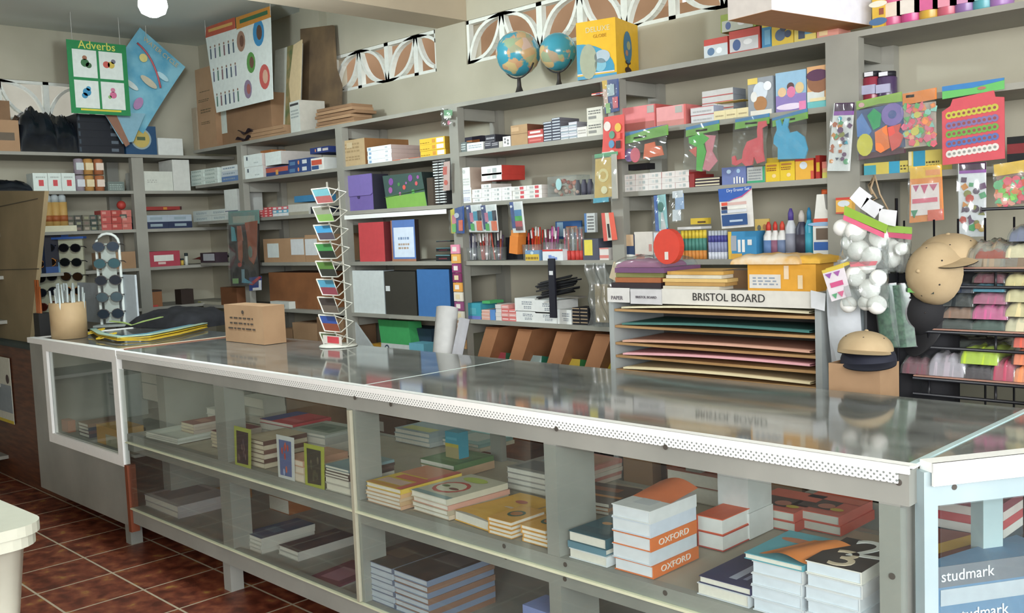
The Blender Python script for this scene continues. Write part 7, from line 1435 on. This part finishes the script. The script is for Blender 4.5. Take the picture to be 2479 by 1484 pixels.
# --- in the corner counter, on its middle shelf
def gl(x, y): v = Matrix.Rotation(ang, 3, 'Z') @ Vector((x, y, 0)); return Vector((-.80 + v.x, 1.945 + v.y, 0))
t = thing('magazine_pile', 'pile of red, white and dark magazines at the back of the corner counter', 'magazines', (-.93, 2.46, .587))
for i in range(9): MB().box(-.10, .11, 0, .15, .022 * i, .022 * i + .0215, ['2c3038', '30363c', '2a2c34', '30363c', '34404a', 'c8c4c0', 'b04a50', 'c8bcb8', '7a3a48'][i]).build('magazine', t)
t = thing('textbook_pile', 'maroon textbooks with a yellow diagonal stripe in the corner counter', 'books', (-.86, 2.20, .587), .1)
MB().box(-.09, .11, 0, .20, 0, .12, 'a89c94').build('pages', t); MB().box(-.092, .112, -.002, .202, .12, .128, '84504a').build('cover', t)
MB().add([(-.07, .0, .129), (-.02, .0, .129), (.06, .19, .129), (.01, .19, .129)], [(0, 1, 2, 3)], 'c8a048').build('cover_print', t)
p0 = gl(.012, .035)
t = thing('stationery_box', 'blue-grey box lettered studmark in the corner counter', 'box', (p0.x, p0.y, .587), ang)
zt_ = ony(2300, 1352, 2.08).z - .587
MB().add([(.03, 0, 0), (.34, 0, 0), (.34, .12, 0), (.03, .03, 0), (.03, 0, zt_), (.34, 0, zt_), (.34, .12, zt_), (.03, .03, zt_)], [(0, 1, 5, 4), (1, 2, 6, 5), (2, 3, 7, 6), (3, 0, 4, 7), (4, 5, 6, 7), (3, 2, 1, 0)], '5f7f9c').build('body', t)
MB().box(.03, .33, -.001, 0, zt_ - .045, zt_, '6a7078').box(.05, .27, -.002, -.001, zt_ - .085, zt_ - .05, 'a8b0b8').build('front_print', t)
text_part('studmark', .034, 'd8dce0', t, (.115, -.0025, zt_ - .022), UP); text_part('studmark', .034, 'dfe6ee', t, (.15, -.0025, zt_ - .11), UP)
# ================================================================ white plastic table in the near left corner
pt = onz(85, 1272, .72)
t = thing('plastic_table', 'corner of a white plastic table at the near left', 'table', (pt.x - .45, pt.y - .40, 0)); TW = M('d2d4c2', .4, 0, .05)
# rounded top: corner circle near the photographed corner
a, b = onz(84, 1262, .72), onz(0, 1226, .72); c = onz(0, 1345, .70)
e1 = (b - a); e1.z = 0; e1.normalize()                  # far edge running left
ang2 = math.atan2(e1.y, e1.x) + math.pi
MBt = MB(); R = .09; L1, L2 = .9, .8
def rr(w, d, r, k=6):
    pts = []
    for cx, cy, s0 in ((w / 2 - r, d / 2 - r, 0), (-w / 2 + r, d / 2 - r, 90), (-w / 2 + r, -d / 2 + r, 180), (w / 2 - r, -d / 2 + r, 270)):
        for i in range(k + 1): an = math.radians(s0 + 90 * i / k); pts.append((cx + r * math.cos(an), cy + r * math.sin(an)))
    return pts
def slab(w, d, r, z0, z1, mat):
    P3 = rr(w, d, r); n_ = len(P3); return MB().add([(x, y, z0) for x, y in P3] + [(x, y, z1) for x, y in P3], [tuple(range(n_ - 1, -1, -1)), tuple(range(n_, 2 * n_))] + [(i, (i + 1) % n_, (i + 1) % n_ + n_, i + n_) for i in range(n_)], mat)
slab(L1, L2, R, .69, .72, TW).build('table_top', t, rz=0); slab(L1 - .02, L2 - .02, R, .655, .69, TW).build('apron', t)
for sx_ in (-1, 1):
    for sy_ in (-1, 1):
        MB().tube([(sx_ * (L1 / 2 - .10), sy_ * (L2 / 2 - .09), .66), (sx_ * (L1 / 2 - .16), sy_ * (L2 / 2 - .13), .0)], [.05, .03], TW, 12).build('leg', t)
t.rotation_euler = (0, 0, ang2)
off = Matrix.Rotation(ang2, 3, 'Z') @ Vector((L1 / 2 - .03, L2 / 2 - .03, 0)); t.location = (a.x - off.x, a.y - off.y, 0)

# dark stock low behind the counter, seen through its glass
for i, (x, w_, h_, c, lb) in enumerate(((-5.6, .5, .34, KRAFT2, 'brown carton'), (-4.75, .45, .3, '4a3426', 'dark brown carton'), (-4.25, .3, .36, KRAFT, 'kraft carton'), (-3.7, .4, .3, WOOD, 'reddish brown box'), (-3.2, .35, .36, '2a2320', 'near-black box'))):
    tag(box_mesh(w_, .25, h_, c, [(.1, .5, .5, .7, '9a948a')] if i % 2 else ()).build('floor_carton', loc=(x, YF + .05, ZS[6])), f'{lb} low on the shelving behind the counter, seen through its glass', 'carton', 'cartons on the lowest shelf')
# ================================================================ shared groups of repeated goods
GR = {'sunglasses': 'sunglasses on the two display stands', 'display_stand': 'display stands on the left of the counter', 'desk_globe': 'globes on the top shelf', 'crayon_box': 'yellow crayon boxes',
      'red_square_box': 'white boxes with red squares', 'tin': 'tins on the left shelving', 'glue_tube': 'yellow-brown bottles with clear caps', 'marked_box': 'white boxes with handwriting',
      'sloping_divider': 'sloping brown dividers', 'folded_shirt': 'packed shirts on the middle rack shelf', 'cloth_pack': 'packed cloth on the wire rack', 'baseball_cap': 'baseball caps at the right',
      'foam_ball_bag': 'bags of foam balls', 'photo_card': 'photo cards inside the glass', 'card_sheet': 'flat brown card sheets', 'flat_carton': 'flattened cartons on the top shelf', 'envelope_stack': 'envelopes under the red disc',
      'clip_card': 'blister cards of erasers', 'board_sheets': 'bristol board sheets in the trays', 'spiral_notebook': 'spiral notebooks', 'sticker_sheet': 'hanging sticker sheets', 'paint_bottle': 'coloured bottles on the shelves',
      'black_tray_box': 'black and teal boxes', 'foam_shape_pack': 'hanging bags of foam shapes', 'pen_cup': 'cups of pens', 'pen_tube': 'clear pen tubes', 'glitter_jar': 'glitter jars', 'puzzle_box': 'puzzle boxes', 'tape_box': 'boxes with white pictures on the top shelf',
      'red_pack': 'red packs beside the left upright', 'glue_bottle': 'white glue bottles', 'green_pack': 'green patterned cloth packs', 'foam_bits_pack': 'packs of foam bits', 'paper_roll': 'leaning paper rolls', 'pink_box': 'pink boxes on the second shelf',
      'stock_pack': 'packs between the sloping dividers', 'black_bag': 'black plastic bags on the left shelving', 'expanding_file': 'expanding files', 'display_counter': 'glass display counters', 'shelving_unit': 'grey wall shelving', 'poster': 'hanging posters'}
for o in sc.objects:
    if o.parent is None and 'label' in o and 'group' not in o:
        k = o.name.split('.')[0]
        if k in GR: o['group'] = GR[k]
